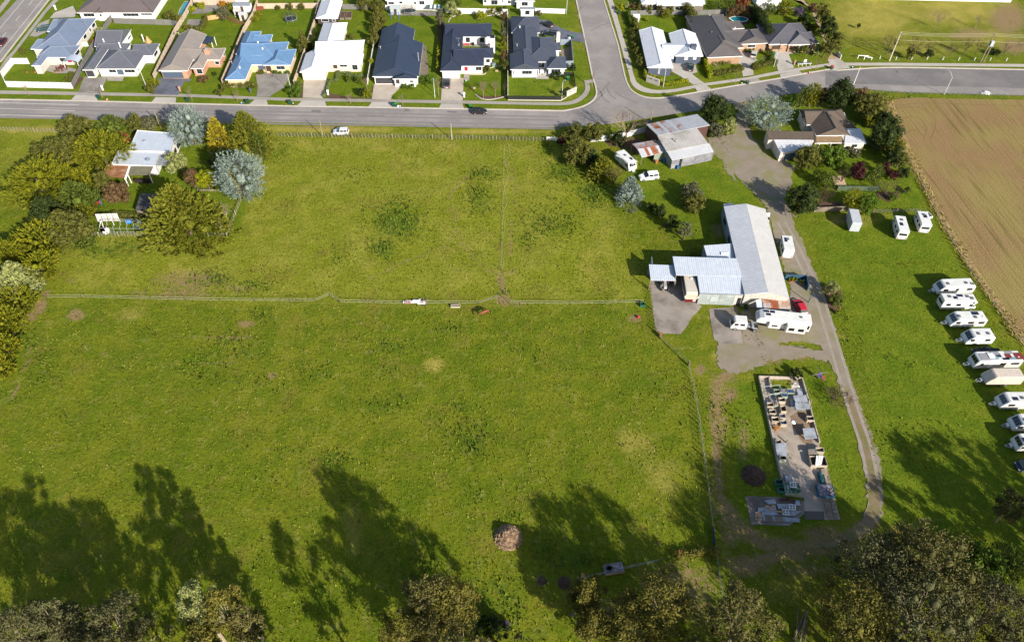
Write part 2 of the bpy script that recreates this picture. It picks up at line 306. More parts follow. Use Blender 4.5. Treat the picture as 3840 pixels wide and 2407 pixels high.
def ground_material():
    m = bpy.data.materials.new('pasture_grass'); m.use_nodes = True; n = m.node_tree.nodes; l = m.node_tree.links; B = n['Principled BSDF']
    B.inputs['Roughness'].default_value = .95; B.inputs['Specular IOR Level'].default_value = .1
    geo = n.new('ShaderNodeNewGeometry')
    def noise(sc, d=5, r=.6):
        t = n.new('ShaderNodeTexNoise'); t.inputs['Scale'].default_value = sc; t.inputs['Detail'].default_value = d; t.inputs['Roughness'].default_value = r; l.new(geo.outputs['Position'], t.inputs['Vector']); return t.outputs['Fac']
    def math_(op, a, b):
        x = n.new('ShaderNodeMath'); x.operation = op
        for i, y in enumerate((a, b)):
            if hasattr(y, 'links'): l.new(y, x.inputs[i])
            else: x.inputs[i].default_value = y
        return x.outputs[0]
    def mr(f, a, b, p=0., q=1.):
        x = n.new('ShaderNodeMapRange'); l.new(f, x.inputs[0]); x.inputs[1].default_value = a; x.inputs[2].default_value = b; x.inputs[3].default_value = p; x.inputs[4].default_value = q; return x.outputs[0]
    def mix(f, a, b):
        x = n.new('ShaderNodeMix'); x.data_type = 'RGBA'; l.new(f, x.inputs[0])
        for k, y in ((6, a), (7, b)):
            if hasattr(y, 'links'): l.new(y, x.inputs[k])
            else: x.inputs[k].default_value = (*y, 1)
        return x.outputs[2]
    def attr(nm):
        a = n.new('ShaderNodeAttribute'); a.attribute_name = nm; return a.outputs['Fac']
    big, mid, fine, vf = noise(.035, 4), noise(.22, 5), noise(1.6, 5, .7), noise(6.5, 4, .75)
    cur = mix(mr(big, .38, .62), c(112, 126, 24), c(130, 134, 34))  # pasture base, darkened to put lens falloff into the near paddock's colour
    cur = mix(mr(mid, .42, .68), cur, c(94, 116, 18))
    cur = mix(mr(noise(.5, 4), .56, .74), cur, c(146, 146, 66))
    cur = mix(math_('MULTIPLY', attr('hay_falloff'), mr(mid, .3, .6, .35, 1.)), cur, mix(mr(noise(.11, 4), .4, .62), c(140, 146, 38), c(152, 152, 56)))
    cur = mix(mr(noise(.13, 5, .7), .54, .7, 0., .75), cur, c(134, 124, 52))
    law = mix(mr(mid, .35, .65), c(96, 120, 20), c(120, 134, 30))
    cur = mix(attr('lawn'), cur, law)
    cur = mix(mr(math_('ADD', attr('dry'), math_('MULTIPLY', math_('SUBTRACT', mid, .5), 1.4)), .2, .9), cur, mix(mr(fine, .4, .6), c(186, 172, 84), c(166, 156, 70)))
    lf = mr(math_('ADD', math_('MULTIPLY', attr('lush'), .8), math_('MULTIPLY', math_('SUBTRACT', math_('ADD', math_('MULTIPLY', fine, .5), math_('MULTIPLY', noise(.7, 4, .6), .5)), .5), 3.2)), .45, .85)
    cur = mix(lf, cur, mix(mr(vf, .4, .6), c(78, 102, 30), c(100, 124, 36)))
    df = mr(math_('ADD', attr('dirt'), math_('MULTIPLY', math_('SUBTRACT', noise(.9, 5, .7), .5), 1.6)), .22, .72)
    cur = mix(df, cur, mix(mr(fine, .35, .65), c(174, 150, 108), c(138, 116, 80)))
    h = n.new('ShaderNodeHueSaturation'); l.new(cur, h.inputs['Color']); l.new(mr(math_('ADD', fine, vf), .7, 1.3, .62, 1.38), h.inputs['Value'])
    l.new(h.outputs[0], B.inputs['Base Color'])
    bp = n.new('ShaderNodeBump'); bp.inputs['Distance'].default_value = 1
    hh = math_('ADD', math_('MULTIPLY', fine, .16), math_('MULTIPLY', vf, .09)); hh = math_('ADD', hh, math_('MULTIPLY', mid, .25))
    l.new(hh, bp.inputs['Height']); l.new(bp.outputs[0], B.inputs['Normal'])
    return m
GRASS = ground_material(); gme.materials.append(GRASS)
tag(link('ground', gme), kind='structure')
# ------------------------------------------------------------------ sheets
def rough_edge(ps, step=1.2, amp=.25, seed=3):
    out = []; r = random.Random(seed); n = len(ps)
    for i in range(n):
        a, b = ps[i], ps[(i+1) % n]; k = max(1, int((b-a).length/step))
        for j in range(k):
            p = a.lerp(b, j/k); out.append(Vector((p.x+r.uniform(-amp, amp), p.y+r.uniform(-amp, amp), p.z)))
    return out
def smooth_line(ps, it=2):
    for _ in range(it):
        q = [ps[0]]
        for a, b in zip(ps, ps[1:]): q += [a.lerp(b, .25), a.lerp(b, .75)]
        ps = q+[ps[-1]]
    return ps
def sheet(name, ps, z, m, rough=None, kind='structure', parent=None):
    ps = [Vector((p.x, p.y, z)) for p in ps]
    if rough: ps = rough_edge(ps, rough[0], rough[1], len(name)+len(ps))
    a = sum(p.x*q.y-q.x*p.y for p, q in zip(ps, ps[1:]+ps[:1]))
    if a < 0: ps.reverse()
    o = MB().poly(ps).build(name, m, parent)
    if kind: tag(o, kind=kind)
    return o
def strip(mb, ps, w0, w1, z0, z1, m=0):                  # band along a line, between two offsets to its left, as a solid
    n = len(ps); k = len(mb.v)
    for i, p in enumerate(ps):
        d = (ps[min(i+1, n-1)]-ps[max(i-1, 0)]); d = Vector((d.x, d.y)).normalized(); nn = Vector((-d.y, d.x))
        for wv, z in ((w0, z0), (w0, z1), (w1, z1), (w1, z0)): mb.v.append((p.x+nn.x*wv, p.y+nn.y*wv, z))
    for i in range(n-1):
        a = k+i*4; b = a+4
        mb.f += [(a, a+1, b+1, b), (a+1, a+2, b+2, b+1), (a+2, a+3, b+3, b+2)]; mb.m += [m]*3
    mb.f += [(k, k+3, k+2, k+1), (k+n*4-4, k+n*4-3, k+n*4-2, k+n*4-1)]; mb.m += [m, m]
    return mb
ASPH = mat('chip_seal', c(160, 154, 150), c(144, 138, 136), 1.1, .92, bump=.012, bscale=14, col3=c(172, 165, 159), scale3=.09, det=6)
ASPHD = mat('dark_chip_seal', c(136, 131, 130), c(122, 118, 118), .7, .92, bump=.012, bscale=14, col3=c(148, 142, 140), scale3=.07, det=6)
LINEP = mat('road_paint', c(240, 238, 232), c(210, 206, 200), 2, .7)
NW = pts('A', [(-900,1270),(0,1290),(1200,1312),(2400,1345)])+pts('C', [(0,1375),(1200,1393),(2400,1415)])+pts('D', [(1200,1425),(1700,1436)])
NWc = NW+smooth_line(pts('D', [(1760,1437),(1990,1395),(2140,1320),(2205,1230),(2190,1120),(2150,1010)]))+pts('D', [(2075,640),(2000,300),(1940,30)])
top = NWc[-1]+(NWc[-1]-NWc[-2]).normalized()*60
NWc.append(top)
NE = pts('E', [(555,0),(650,300),(740,590),(820,960)])
topE = NE[0]+(NE[0]-NE[1]).normalized()*55
NEc = [topE]+NE+smooth_line(pts('E', [(845,1050),(890,1150),(970,1215),(1100,1265),(1250,1276),(1400,1260)]))+pts('E', [(1780,1195)])+pts('F', [(430,1160),(1300,1015),(1650,948),(1940,900)])+smooth_line(pts('X', [(0,915),(170,903),(430,886),(650,877),(1000,878),(1400,886)]))+pts('X', [(2405,905),(3300,920)])
SO = pts('A', [(-900,1545)])+pts('H', [(0,142),(590,146),(1450,160),(2300,180)])+[G(1500,468), G(1750,474)]+smooth_line(pts('J', [(0,382),(300,366),(680,354),(1190,272),(1870,172)]))+pts('F', [(250,1405),(890,1300),(1440,1210)])+smooth_line(pts('X', [(-60,1165),(280,1135),(500,1165),(900,1192)]))+pts('X', [(2405,1232),(3300,1260)])
road = sheet('road', NWc+NEc+SO[::-1], .012, ASPH)
# newer seal laid on the bend to the east
sheet('road_surface', pts('X', [(-160,935),(170,912),(430,893),(650,884),(1400,893),(2405,913),(3300,925),(3300,1170),(2405,1140),(900,1105),(300,1085),(-150,1110)]), .017, ASPHD, (1.5, .12), parent=road, kind=None)
mb = MB(); strip(mb, NWc, 0, .42, -.05, .11); mb.build('kerb', KERB)['kind'] = 'structure'
mb = MB(); strip(mb, NEc, 0, .42, -.05, .11); mb.build('kerb', KERB)['kind'] = 'structure'
for L in ([(0,1325),(1020,1355)], [(0,1400),(965,1430)], [(0,1480),(900,1506)]):
    a, b = pts('A', L); a = a+(a-b)*.35
    strip(MB(), [a, b], -.08, .08, .013, .018).build('road_marking', LINEP, road)
PAT = mat('road_patch_seal', c(138,133,131), c(124,119,118), .8, .92)
for L in ([(300,1420),(420,1424),(425,1450),(302,1446)], [(1500,1400),(1560,1402),(1562,1440),(1500,1438)], [(2050,1430),(2180,1436),(2180,1456),(2052,1450)], [(900,1480),(1250,1490),(1250,1500),(900,1492)]): sheet('road_patch', pts('C', L), .0165, PAT, kind=None, parent=road)
LANE = mat('lane_wear', c(152,146,143), c(138,132,130), .9, .92, det=6)
for a_, b_ in ((-3.0,-2.3),(-4.6,-3.9),(-6.9,-6.2),(-8.5,-7.8)): strip(MB(), NW, b_, a_, .0122, .0132).build('lane_wear', LANE, road)
SKID = mat('tyre_mark', c(122,117,116), c(136,131,129), 1.5, .9)
for L in ([(440,1100),(520,1180),(560,1280),(640,1330)], [(600,1130),(640,1220),(720,1280)], [(380,1290),(520,1200),(640,1060)], [(400,400),(520,330),(640,300)], [(300,1400),(480,1300),(560,1200)], [(700,1180),(800,1250),(1000,1330)]): strip(MB(), smooth_line(pts('E', L), 2), -.16, .16, .0125, .0145).build('tyre_mark', SKID, road)
HR = sheet('highway', pts('A', [(640,-20),(0,800),(-700,1700),(-1500,1700),(-300,550),(0,240),(240,-20)])+[], .014, ASPH)
for a, b, n in (((310,0),(0,370),0), ((550,0),(0,680),0)):
    p, q = P('A', *a), P('A', *b); d = (p-q); strip(MB(), [q-d*.5, p+d*.3], -.08, .08, .015, .02).build('road_marking', LINEP, HR)
for a, b in (((420,12),(370,75)), ((258,208),(202,276)), ((80,422),(25,488))):
    strip(MB(), pts('A', [b, a]), -.09, .09, .015, .02).build('road_marking', LINEP, HR)
mb = MB(); strip(mb, pts('A', [(0,800),(200,540),(640,-20)]), -.4, 0, -.05, .11); mb.build('kerb', KERB)['kind'] = 'structure'
# footpaths
def fp(name, up, lo, z=.03, m=FOOTP): return sheet(name, up+lo[::-1], z, m)
fp('footpath', pts('A', [(-600,1155),(0,1170),(2400,1216)])+pts('C', [(0,1266),(2400,1302)])+pts('D', [(1200,1316)])+smooth_line(pts('D', [(1500,1320),(1720,1326),(1880,1305),(1990,1240),(2052,1150),(2028,1040)])),
   pts('A', [(-600,1200),(0,1214),(2400,1252)])+pts('C', [(0,1304),(2400,1340)])+pts('D', [(1200,1352)])+smooth_line(pts('D', [(1500,1358),(1740,1362),(1920,1345),(2060,1255),(2115,1140),(2090,1075)]))+pts('D', [(2160,1065),(2158,1025)]))
fp('footpath', pts('E', [(600,-20),(720,370),(840,800),(895,985)])+smooth_line(pts('E', [(905,1050),(950,1130),(1060,1190),(1200,1208),(1340,1206),(1500,1186)]))+pts('F', [(330,1110),(870,1035),(1290,955),(1530,916),(1900,855)])+pts('X', [(0,862),(140,850),(640,850),(2405,866),(3000,876)]),
   pts('E', [(672,-20),(785,380),(900,760),(945,960)])+smooth_line(pts('E', [(985,1060),(1070,1125),(1200,1162),(1340,1166),(1500,1148)]))+pts('F', [(320,1075),(870,1000),(1260,920),(1530,878),(1900,822)])+pts('X', [(0,822),(100,812),(640,813),(2405,830),(3000,838)]), m=mat('pale_footpath', c(206,198,188), c(192,184,174), .5, .9))
sheet('footpath', pts('A', [(770,-10),(600,160),(200,680),(110,790),(0,940),(0,880),(70,760),(170,660),(560,150),(700,-10)]), .03, FOOTP)
sheet('footpath', pts('A', [(150,-10),(0,180),(0,90),(80,-10)]), .03, FOOTP)
# driveways and crossings: (zone, corners, material)
EXPO = mat('charcoal_stamped_concrete', c(128,130,142), c(106,110,124), .8, .7, bump=.01, bscale=4, col3=c(96,98,110), scale3=.3)
WARM = mat('warm_concrete', c(216,204,188), c(198,184,168), .35, .9, col3=c(188,174,158), scale3=.14)
GREYD = mat('grey_exposed_concrete', c(168,162,154), c(150,144,138), .35, .92, col3=c(138,130,122), scale3=.2)
DW = [('A',[(1085,995),(1385,995),(1290,1210),(1005,1195)],GREYD),('A',[(975,1228),(1265,1238),(1255,1302),(915,1292)],CONC),
 ('B',[(130,1010),(435,1020),(560,1020),(520,1055),(450,1055),(370,1228),(35,1218)],EXPO),('B',[(80,1255),(345,1262),(340,1330),(25,1325)],CONC),
 ('B',[(1370,970),(1500,945),(1820,960),(1740,1130),(1540,1252),(1380,1248),(1400,1130)],GREYD),('B',[(1355,1288),(1510,1290),(1530,1358),(1280,1352)],CONC),
 ('C',[(205,1025),(500,1030),(445,1270),(190,1262)],WARM),('C',[(180,1300),(475,1305),(495,1375),(110,1370)],CONC),
 ('C',[(1110,1090),(1360,1090),(1385,1110),(1445,1130),(1400,1180),(1345,1230),(1325,1287),(1080,1280)],WARM),('C',[(1080,1318),(1320,1320),(1345,1388),(1030,1384)],CONC),
 ('C',[(1990,1000),(2265,1010),(2250,1300),(1970,1298)],WARM),('C',[(1975,1338),(2245,1340),(2275,1412),(1935,1408)],CONC),
 ('D',[(1445,260),(1540,260),(1660,330),(1790,390),(1900,420),(2010,435),(2040,560),(1900,530),(1720,525),(1640,470),(1450,450)],EXPO),
 ('E',[(1420,830),(1560,760),(1740,820),(1770,935),(1700,955),(1740,990),(1860,1075),(1720,1098),(1590,1010),(1440,925)],CONC),('E',[(1725,1118),(1870,1095),(1970,1165),(1780,1198)],CONC),
 ('F',[(700,680),(880,660),(1000,780),(930,820),(950,970),(810,990),(780,830),(660,800)],CONC),('F',[(865,1030),(1000,1005),(1040,1052),(880,1080)],FOOTP),
 ('F',[(1190,650),(1380,645),(1525,690),(1400,700),(1470,880),(1265,920)],CONC),('F',[(1285,960),(1530,915),(1600,965),(1300,1012)],CONC),
 ('F',[(1900,770),(2060,760),(2200,880),(1960,905)],CONC)]
for zn, L, m in DW: sheet('driveway', pts(zn, L), .036, m)
for zn, L, m in [('A',[(640,240),(700,170),(860,110),(940,80),(990,180),(960,225)],CONC),('A',[(1030,985),(1080,1010),(950,1150),(930,1130)],mat('bark_mulch', c(120,92,74), c(84,62,50), 3, .95, bump=.03, bscale=8)),
 ('A',[(380,470),(500,310),(640,250),(600,420),(470,480)],FOOTP),('A',[(410,860),(720,950),(950,945),(1000,900),(760,840)],FOOTP),('A',[(1380,1000),(1600,985),(1580,1050),(1385,1045)],FOOTP),
 ('B',[(500,255),(690,255),(650,350),(470,345)],GREYD),('B',[(560,130),(640,70),(900,70),(900,130),(720,180),(540,185)],GREYD),('C',[(1300,150),(1880,150),(1990,210),(1290,200)],GREYD),
 ('C',[(1690,590),(1780,590),(1810,900),(1800,980),(1700,975)],TIMB),('D',[(485,600),(830,610),(820,560),(485,555)],FOOTP),('D',[(480,940),(550,940),(550,1040),(480,1045)],FOOTP),
 ('D',[(1050,240),(1090,240),(1120,760),(1060,790)],TIMB),('D',[(1405,880),(1565,880),(1570,1025),(1405,1020)],CONC),('D',[(1700,660),(1870,600),(1875,780),(1780,780)],TIMB),
 ('F',[(600,215),(760,195),(920,230),(890,310),(770,315),(640,280)],mat('red_deck', c(110,60,50), c(90,48,40), 1, .8)),('D',[(450,165),(1060,165),(1060,185),(450,185)],FOOTP)]: sheet('paving', pts(zn, L), .032, m)
BARK = MATS['bark_mulch']
for zn, L in [('B',[(1970,1075),(2030,1080),(1990,1250),(1925,1262)]),('C',[(1080,1115),(1112,1120),(1080,1275),(1050,1275)]),('C',[(520,1200),(700,1240),(1060,1270),(500,1275)]),('D',[(630,1220),(760,1240),(1030,1240),(960,1275),(840,1295),(700,1275)]),
  ('C',[(1975,620),(2010,600),(1980,300),(1920,300),(1930,480)]),('E',[(1120,950),(1430,940),(1480,975),(1130,985)]),('K',[(900,1330),(1240,1330),(1230,1390),(900,1410)]),('K',[(1550,1220),(1800,1230),(1790,1300),(1700,1330),(1580,1290)]),
  ('M',[(100,900),(230,860),(300,1000),(270,1140),(230,1190),(150,1100)]),('J',[(700,560),(900,520),(1080,500),(1200,560),(1100,720),(1000,640),(880,620),(760,600)])]:
    sheet('garden_bed', pts(zn, L), .025, BARK, (.8, .15))
GRAV = mat('gravel', c(158,152,146), c(138,132,126), .5, .95, bump=.03, bscale=9, col3=c(132,136,84), scale3=.12, det=7)
GRAVM = mat('mossy_gravel', c(166,153,137), c(146,133,116), .4, .95, bump=.03, bscale=9, col3=c(146,142,98), scale3=.2, det=7)
dr = pts('K', [(0,240),(30,210),(170,270),(170,520),(200,610),(330,780),(440,870),(560,880),(690,960),(640,1010),(640,1140),(560,1300),(640,1440),(700,1500)])+pts('L', [(1790,170),(1850,330),(1920,450),(2000,660),(2090,860),(2160,1060)])+pts('N', [(0,290),(60,440),(130,680),(200,870),(270,1070),(350,1260),(400,1510)])+pts('Rr', [(1300,0),(1290,80),(1240,130),(1090,210),(1060,190),(1130,110),(1165,0)])+pts('N', [(285,1510),(240,1330),(190,1120),(140,990),(60,760),(0,640)])+pts('L', [(2100,1500),(1900,1460),(1500,1480),(1300,1480),(1290,1250),(1300,1150),(1420,1080),(1780,1100),(1790,900),(1700,640),(1640,420),(1590,250),(1520,60)])+pts('K', [(380,1420),(230,1240),(100,1120),(0,1010)])+pts('J', [(2300,1050),(2160,900),(2100,760),(2000,700),(1960,540),(1930,510),(2260,460),(2290,300)])
sheet('gravel_driveway', dr, .008, GRAVM, (.6, .3))
sheet('worn_track', pts('N', [(165,900),(215,1000),(262,1090),(330,1250),(375,1500)])+pts('Rr', [(1270,20),(1250,110),(1190,190),(1080,260),(900,330),(760,330),(820,280),(980,240),(1100,150),(1175,20)])+pts('N', [(300,1500),(250,1320),(200,1120),(150,980)]), .0095, mat('worn_track_soil', c(158,138,112), c(136,118,90), .5, .95, bump=.03, bscale=7, col3=c(124,122,66), scale3=.3, det=7), (.6,.3))
sheet('worn_yard', pts('W', [(1690,806),(1760,800),(1860,812),(1950,828),(1975,856),(1900,842),(1820,850),(1770,868),(1725,884),(1690,862)]), .007, GRAVM, (.6,.45))
RUT = mat('packed_gravel', c(178,168,154), c(158,148,134), .6, .95, bump=.02, bscale=9)
for o_ in (-.85, .85): strip(MB(), smooth_line(pts('L', [(1700,250),(1840,500),(1960,760),(2080,980),(2130,1150)])+pts('N', [(80,640),(140,850),(205,1060),(280,1270),(325,1500)]), 2), o_-.28, o_+.28, .006, .012).build('wheel_rut', RUT, bpy.data.objects['gravel_driveway'])
sheet('gravel_lane', pts('F', [(1900,770),(2060,760),(1960,660),(1880,520),(1800,300),(1760,180),(1680,120),(1560,20),(1440,0),(1380,-40),(1560,-40),(1640,60),(1740,140),(1700,180),(1780,330),(1860,560),(1940,700)]), .008, mat('pale_gravel', c(196,172,140), c(170,150,120), .4, .95, bump=.02, bscale=8), (1., .2))
sheet('concrete_apron', pts('L', [(375,835),(640,830),(850,1080),(900,1100),(845,1170),(800,1210),(740,1310),(680,1385),(480,1375),(430,1340),(405,1180)]), .02, CONCOLD, (3, .05))
sheet('concrete_apron', pts('L', [(965,1130),(1250,1110),(1290,1250),(1305,1480),(1100,1480),(1020,1440)]), .02, CONCOLD, (3, .05))
sheet('concrete_apron', pts('L', [(600,790),(870,790),(860,1080),(660,1080)]), .016, CONCOLD)
# ploughed field with its drill rows
def field_material():
    m = bpy.data.materials.new('drilled_soil'); m.use_nodes = True; n = m.node_tree.nodes; l = m.node_tree.links; B = n['Principled BSDF']
    B.inputs['Roughness'].default_value = .97; B.inputs['Specular IOR Level'].default_value = .1
    geo = n.new('ShaderNodeNewGeometry'); sp = n.new('ShaderNodeSeparateXYZ')
    vr = n.new('ShaderNodeVectorRotate'); vr.rotation_type = 'Z_AXIS'; vr.inputs['Angle'].default_value = -FANG+math.pi/2
    l.new(geo.outputs['Position'], vr.inputs['Vector']); 
    def noise(sc, src, d=4):
        t = n.new('ShaderNodeTexNoise'); t.inputs['Scale'].default_value = sc; t.inputs['Detail'].default_value = d; l.new(src, t.inputs['Vector']); return t.outputs['Fac']
    mp = n.new('ShaderNodeMapping'); mp.inputs['Scale'].default_value = (1, .05, 1); l.new(vr.outputs[0], mp.inputs[0])
    row = noise(2.2, mp.outputs[0], 3); row2 = noise(.55, mp.outputs[0], 2); spot = noise(.05, geo.outputs['Position']); fine = noise(3, geo.outputs['Position'], 6)
    def mr(f, a, b):
        x = n.new('ShaderNodeMapRange'); l.new(f, x.inputs[0]); x.inputs[1].default_value = a; x.inputs[2].default_value = b; return x.outputs[0]
    def mix(f, a, b):
        x = n.new('ShaderNodeMix'); x.data_type = 'RGBA'; l.new(f, x.inputs[0])
        for k, y in ((6, a), (7, b)):
            if hasattr(y, 'links'): l.new(y, x.inputs[k])
            else: x.inputs[k].default_value = (*y, 1)
        return x.outputs[2]
    cur = mix(mr(fine, .35, .65), c(170,140,100), c(146,117,81))
    cur = mix(mr(spot, .45, .62), cur, c(160,142,88)); cur = mix(mr(row, .5, .72), cur, c(138,126,66)); cur = mix(mr(row2, .6, .75), cur, c(122,106,62))
    l.new(cur, B.inputs['Base Color'])
    bp = n.new('ShaderNodeBump'); a = n.new('ShaderNodeMath'); l.new(row, a.inputs[0]); l.new(fine, a.inputs[1]); bp.inputs['Distance'].default_value = .12
    l.new(a.outputs[0], bp.inputs['Height']); l.new(bp.outputs[0], B.inputs['Normal']); return m
e0, e1 = P('W', 2130, 390), P('W', 2412, 790); FANG = heading(e0, e1)
fl = pts('X', [(590,1330),(700,1290),(900,1262),(1500,1275),(2405,1290),(3400,1310)])+[P('W',2700,900), P('W',2520,900), P('W',2412,815)]+pts('W', [(2300,655),(2215,520),(2170,430),(2120,350),(2090,270)])
sheet('ploughed_field', fl, .02, field_material(), (1.2, .2))
TYRE = mat('wheel_track_soil', c(140,116,76), c(124,102,66), 1, .95)
fo = bpy.data.objects['ploughed_field']
for L in ([(2100,262),(2130,250),(2180,255),(2210,290),(2190,330)], [(2110,300),(2130,275),(2165,275),(2185,300),(2175,330)], [(2120,330),(2150,300),(2175,320)], [(2412,250),(2260,246),(2170,242),(2110,250)]):
    q = smooth_line(pts('W', L), 3); strip(MB(), q, -.1, .1, .019, .026).build('wheel_track', TYRE, fo)
SCRUB = mat('dead_grass', c(190,164,116), c(150,126,84), 1.2, .95, bump=.05, bscale=4, isl=.2)
fe = smooth_line(pts('W', [(2096,240),(2125,330),(2172,425),(2218,520),(2300,650),(2412,805),(2440,850)]), 2)
mb = MB(); strip(mb, fe, -.5, 1.0, -.02, .03); o = mb.build('dry_strip', SCRUB); tag(o, kind='structure')
# ================================================================== HOUSES
CAMW = Vector((0, 0, HC))
class House:
    n = 0
    def __init__(s, name, label, zn, org, wallm, roofm, ang=1.5, eave=2.55, pitch=24, capm=None, cat='house', trim=None):
        s.zn = zn; s.o = P(zn, *org); s.a = R(ang); s.root = thing(name, label, cat, s.o, s.a); s.e = eave; s.pt = pitch
        s.wm = wallm; s.rm = roofm; s.cap = capm or roofm; s.wings = []; s.roof = MB(); s.wall = MB(); s.caps = MB(); s.trim = trim or WHITE; s.kids = []
    def L(s, p):                                         # world -> the house's own axes
        d = p-s.o; ca, sa = math.cos(s.a), math.sin(s.a); return Vector((d.x*ca+d.y*sa, -d.x*sa+d.y*ca, d.z))
    def at(s, x, y, z=0.): return s.L(P(s.zn, x, y, z))
    def wing(s, a, b, axis='y', ends='hh', pitch=None, eave=None, inset=.5, wall=True, over=.25):
        k = len(s.wings); e = (eave or s.e)+k*.004; p = s.at(*a, e); q = s.at(*b, e)
        x0, x1 = sorted((p.x, q.x)); y0, y1 = sorted((p.y, q.y)); t = math.tan(R(pitch if pitch is not None else s.pt))
        if axis == 'y': W, Ln = (x1-x0)/2, y1-y0
        else: W, Ln = (y1-y0)/2, x1-x0
        h = W*t; hip = [min(W, Ln/2) if c_ == 'h' else 0. for c_ in ends]
        if sum(hip) > Ln: hip = [Ln/2-.01, Ln/2-.01]
        if axis == 'y':
            E_ = [(x0,y0,e),(x1,y0,e),(x1,y1,e),(x0,y1,e)]; r0 = ((x0+x1)/2, y0+hip[0], e+h); r1 = ((x0+x1)/2, y1-hip[1], e+h)
        else:
            E_ = [(x0,y1,e),(x0,y0,e),(x1,y0,e),(x1,y1,e)]; r0 = (x0+hip[0], (y0+y1)/2, e+h); r1 = (x1-hip[1], (y0+y1)/2, e+h)
        if axis == 'y': a0, a1, b1, b0 = E_[0], E_[1], E_[2], E_[3]
        else: a0, a1, b1, b0 = E_[0], E_[1], E_[2], E_[3]
        R_ = s.roof; R_.poly([a1, b1, r1, r0]); R_.poly([b0, a0, r0, r1]); R_.poly([a0, a1, r0]); R_.poly([b1, b0, r1])
        D = [(x0,y0),(x1,y0),(x1,y1),(x0,y1)]
        for i in range(4):
            (xa, ya), (xb, yb) = D[i], D[(i+1) % 4]; R_.poly([(xa,ya,e-.2),(xb,yb,e-.2),(xb,yb,e),(xa,ya,e)], 1)
        R_.poly([(x0,y1,e-.2),(x1,y1,e-.2),(x1,y0,e-.2),(x0,y0,e-.2)], 1)
        C_ = s.caps; C_.bar(Vector(r0), Vector(r1), .26, .12)
        for rr, cs, ee in ((r0, (a0, a1), ends[0]), (r1, (b0, b1), ends[1])):
            if ee != 'n':
                for q_ in cs: C_.bar(Vector(rr)+Vector((0,0,.02)), Vector(q_)+Vector((0,0,.02)), .2, .1)
        ins = [inset]*4                                   # left, front, right, back
        if axis == 'y':
            if ends[0] in 'gn': ins[1] = over
            if ends[1] in 'gn': ins[3] = over
        else:
            if ends[0] in 'gn': ins[0] = over
            if ends[1] in 'gn': ins[2] = over
        wx0, wx1, wy0, wy1 = x0+ins[0], x1-ins[2], y0+ins[1], y1-ins[3]
        wing = dict(x0=wx0, x1=wx1, y0=wy0, y1=wy1, e=e, t=t); s.wings.append(wing)
        if wall:
            s.wall.box(wx0, wx1, wy0, wy1, -.05, e-.1)
            for i, ee in enumerate(ends):
                if ee == 'g':
                    if axis == 'y':
                        yy = wy0 if i == 0 else wy1; xm = (x0+x1)/2; zz = e+h-.12; hh = (xm-wx0)*t
                        tri = [(wx0,yy,zz-hh),(wx1,yy,zz-hh),(xm,yy,zz)]
                        s.wall.poly(tri if i == 0 else tri[::-1]); s.wall.poly([(wx0,yy,e-.3),(wx1,yy,e-.3),tri[1],tri[0]] if i == 0 else [(wx1,yy,e-.3),(wx0,yy,e-.3),tri[0],tri[1]])
                    else:
                        xx = wx0 if i == 0 else wx1; ym = (y0+y1)/2; zz = e+h-.12; hh = (ym-wy0)*t
                        tri = [(xx,wy1,zz-hh),(xx,wy0,zz-hh),(xx,ym,zz)]
                        s.wall.poly(tri if i == 0 else tri[::-1]); s.wall.poly([(xx,wy1,e-.3),(xx,wy0,e-.3),tri[1],tri[0]] if i == 0 else [(xx,wy0,e-.3),(xx,wy1,e-.3),tri[0],tri[1]])
        return wing
    def onwall(s, k, side, x, y):                        # photograph px -> place on a wall plane
        wv = s.wings[k]; p0 = s.L(CAMW); p1 = s.L(P(s.zn, x, y)); d = p1-p0
        if side in 'fb': yy = wv['y0'] if side == 'f' else wv['y1']; t = (yy-p0.y)/d.y
        else: xx = wv['x1'] if side == 'r' else wv['x0']; t = (xx-p0.x)/d.x
        return p0+d*t
    def gable(s, k, m):                                  # cladding set on a front gable
        v = s.wings[k]; a, b, xm = v['x0']+.25, v['x1']-.25, (v['x0']+v['x1'])/2; hh = (xm-a)*v['t']; T = [(a, v['y0']-.03, v['e']+.05), (b, v['y0']-.03, v['e']+.05), (xm, v['y0']-.03, v['e']+.05+hh*.95)]
        MB().poly(T).poly([(x, y+.03, z) for x, y, z in T[::-1]]).build('gable_panel', m, s.root)
    def win(s, k, side, x0, y0, x1, y1, kind='window', m=None, frame=None):
        a = s.onwall(k, side, x0, y1); b = s.onwall(k, side, x1, y0); wv = s.wings[k]
        z0 = max(.08, min(a.z, b.z)); z1 = min(wv['e']-.25, max(a.z, b.z))
        if z1-z0 < .5: z0, z1 = (.9, 2.1) if kind == 'window' else (.08, 2.15)
        if side == 'f': u0, u1 = sorted((a.x, b.x)); T = lambda u, o, z: (u, wv['y0']-o, z)
        else: u0, u1 = sorted((a.y, b.y)); T = lambda u, o, z: (wv['x1']+o, u, z)
        u0c, u1c = (wv['x0']+.1, wv['x1']-.1) if side == 'f' else (wv['y0']+.1, wv['y1']-.1)
        u0 = max(u0, u0c); u1 = min(u1, u1c)
        if u1-u0 < .4: return
        def bx(mb, ua, ub, za, zb, o):
            p, q = T(ua, -.05, za), T(ub, o, zb); mb.box(p[0], q[0], p[1], q[1], za, zb)
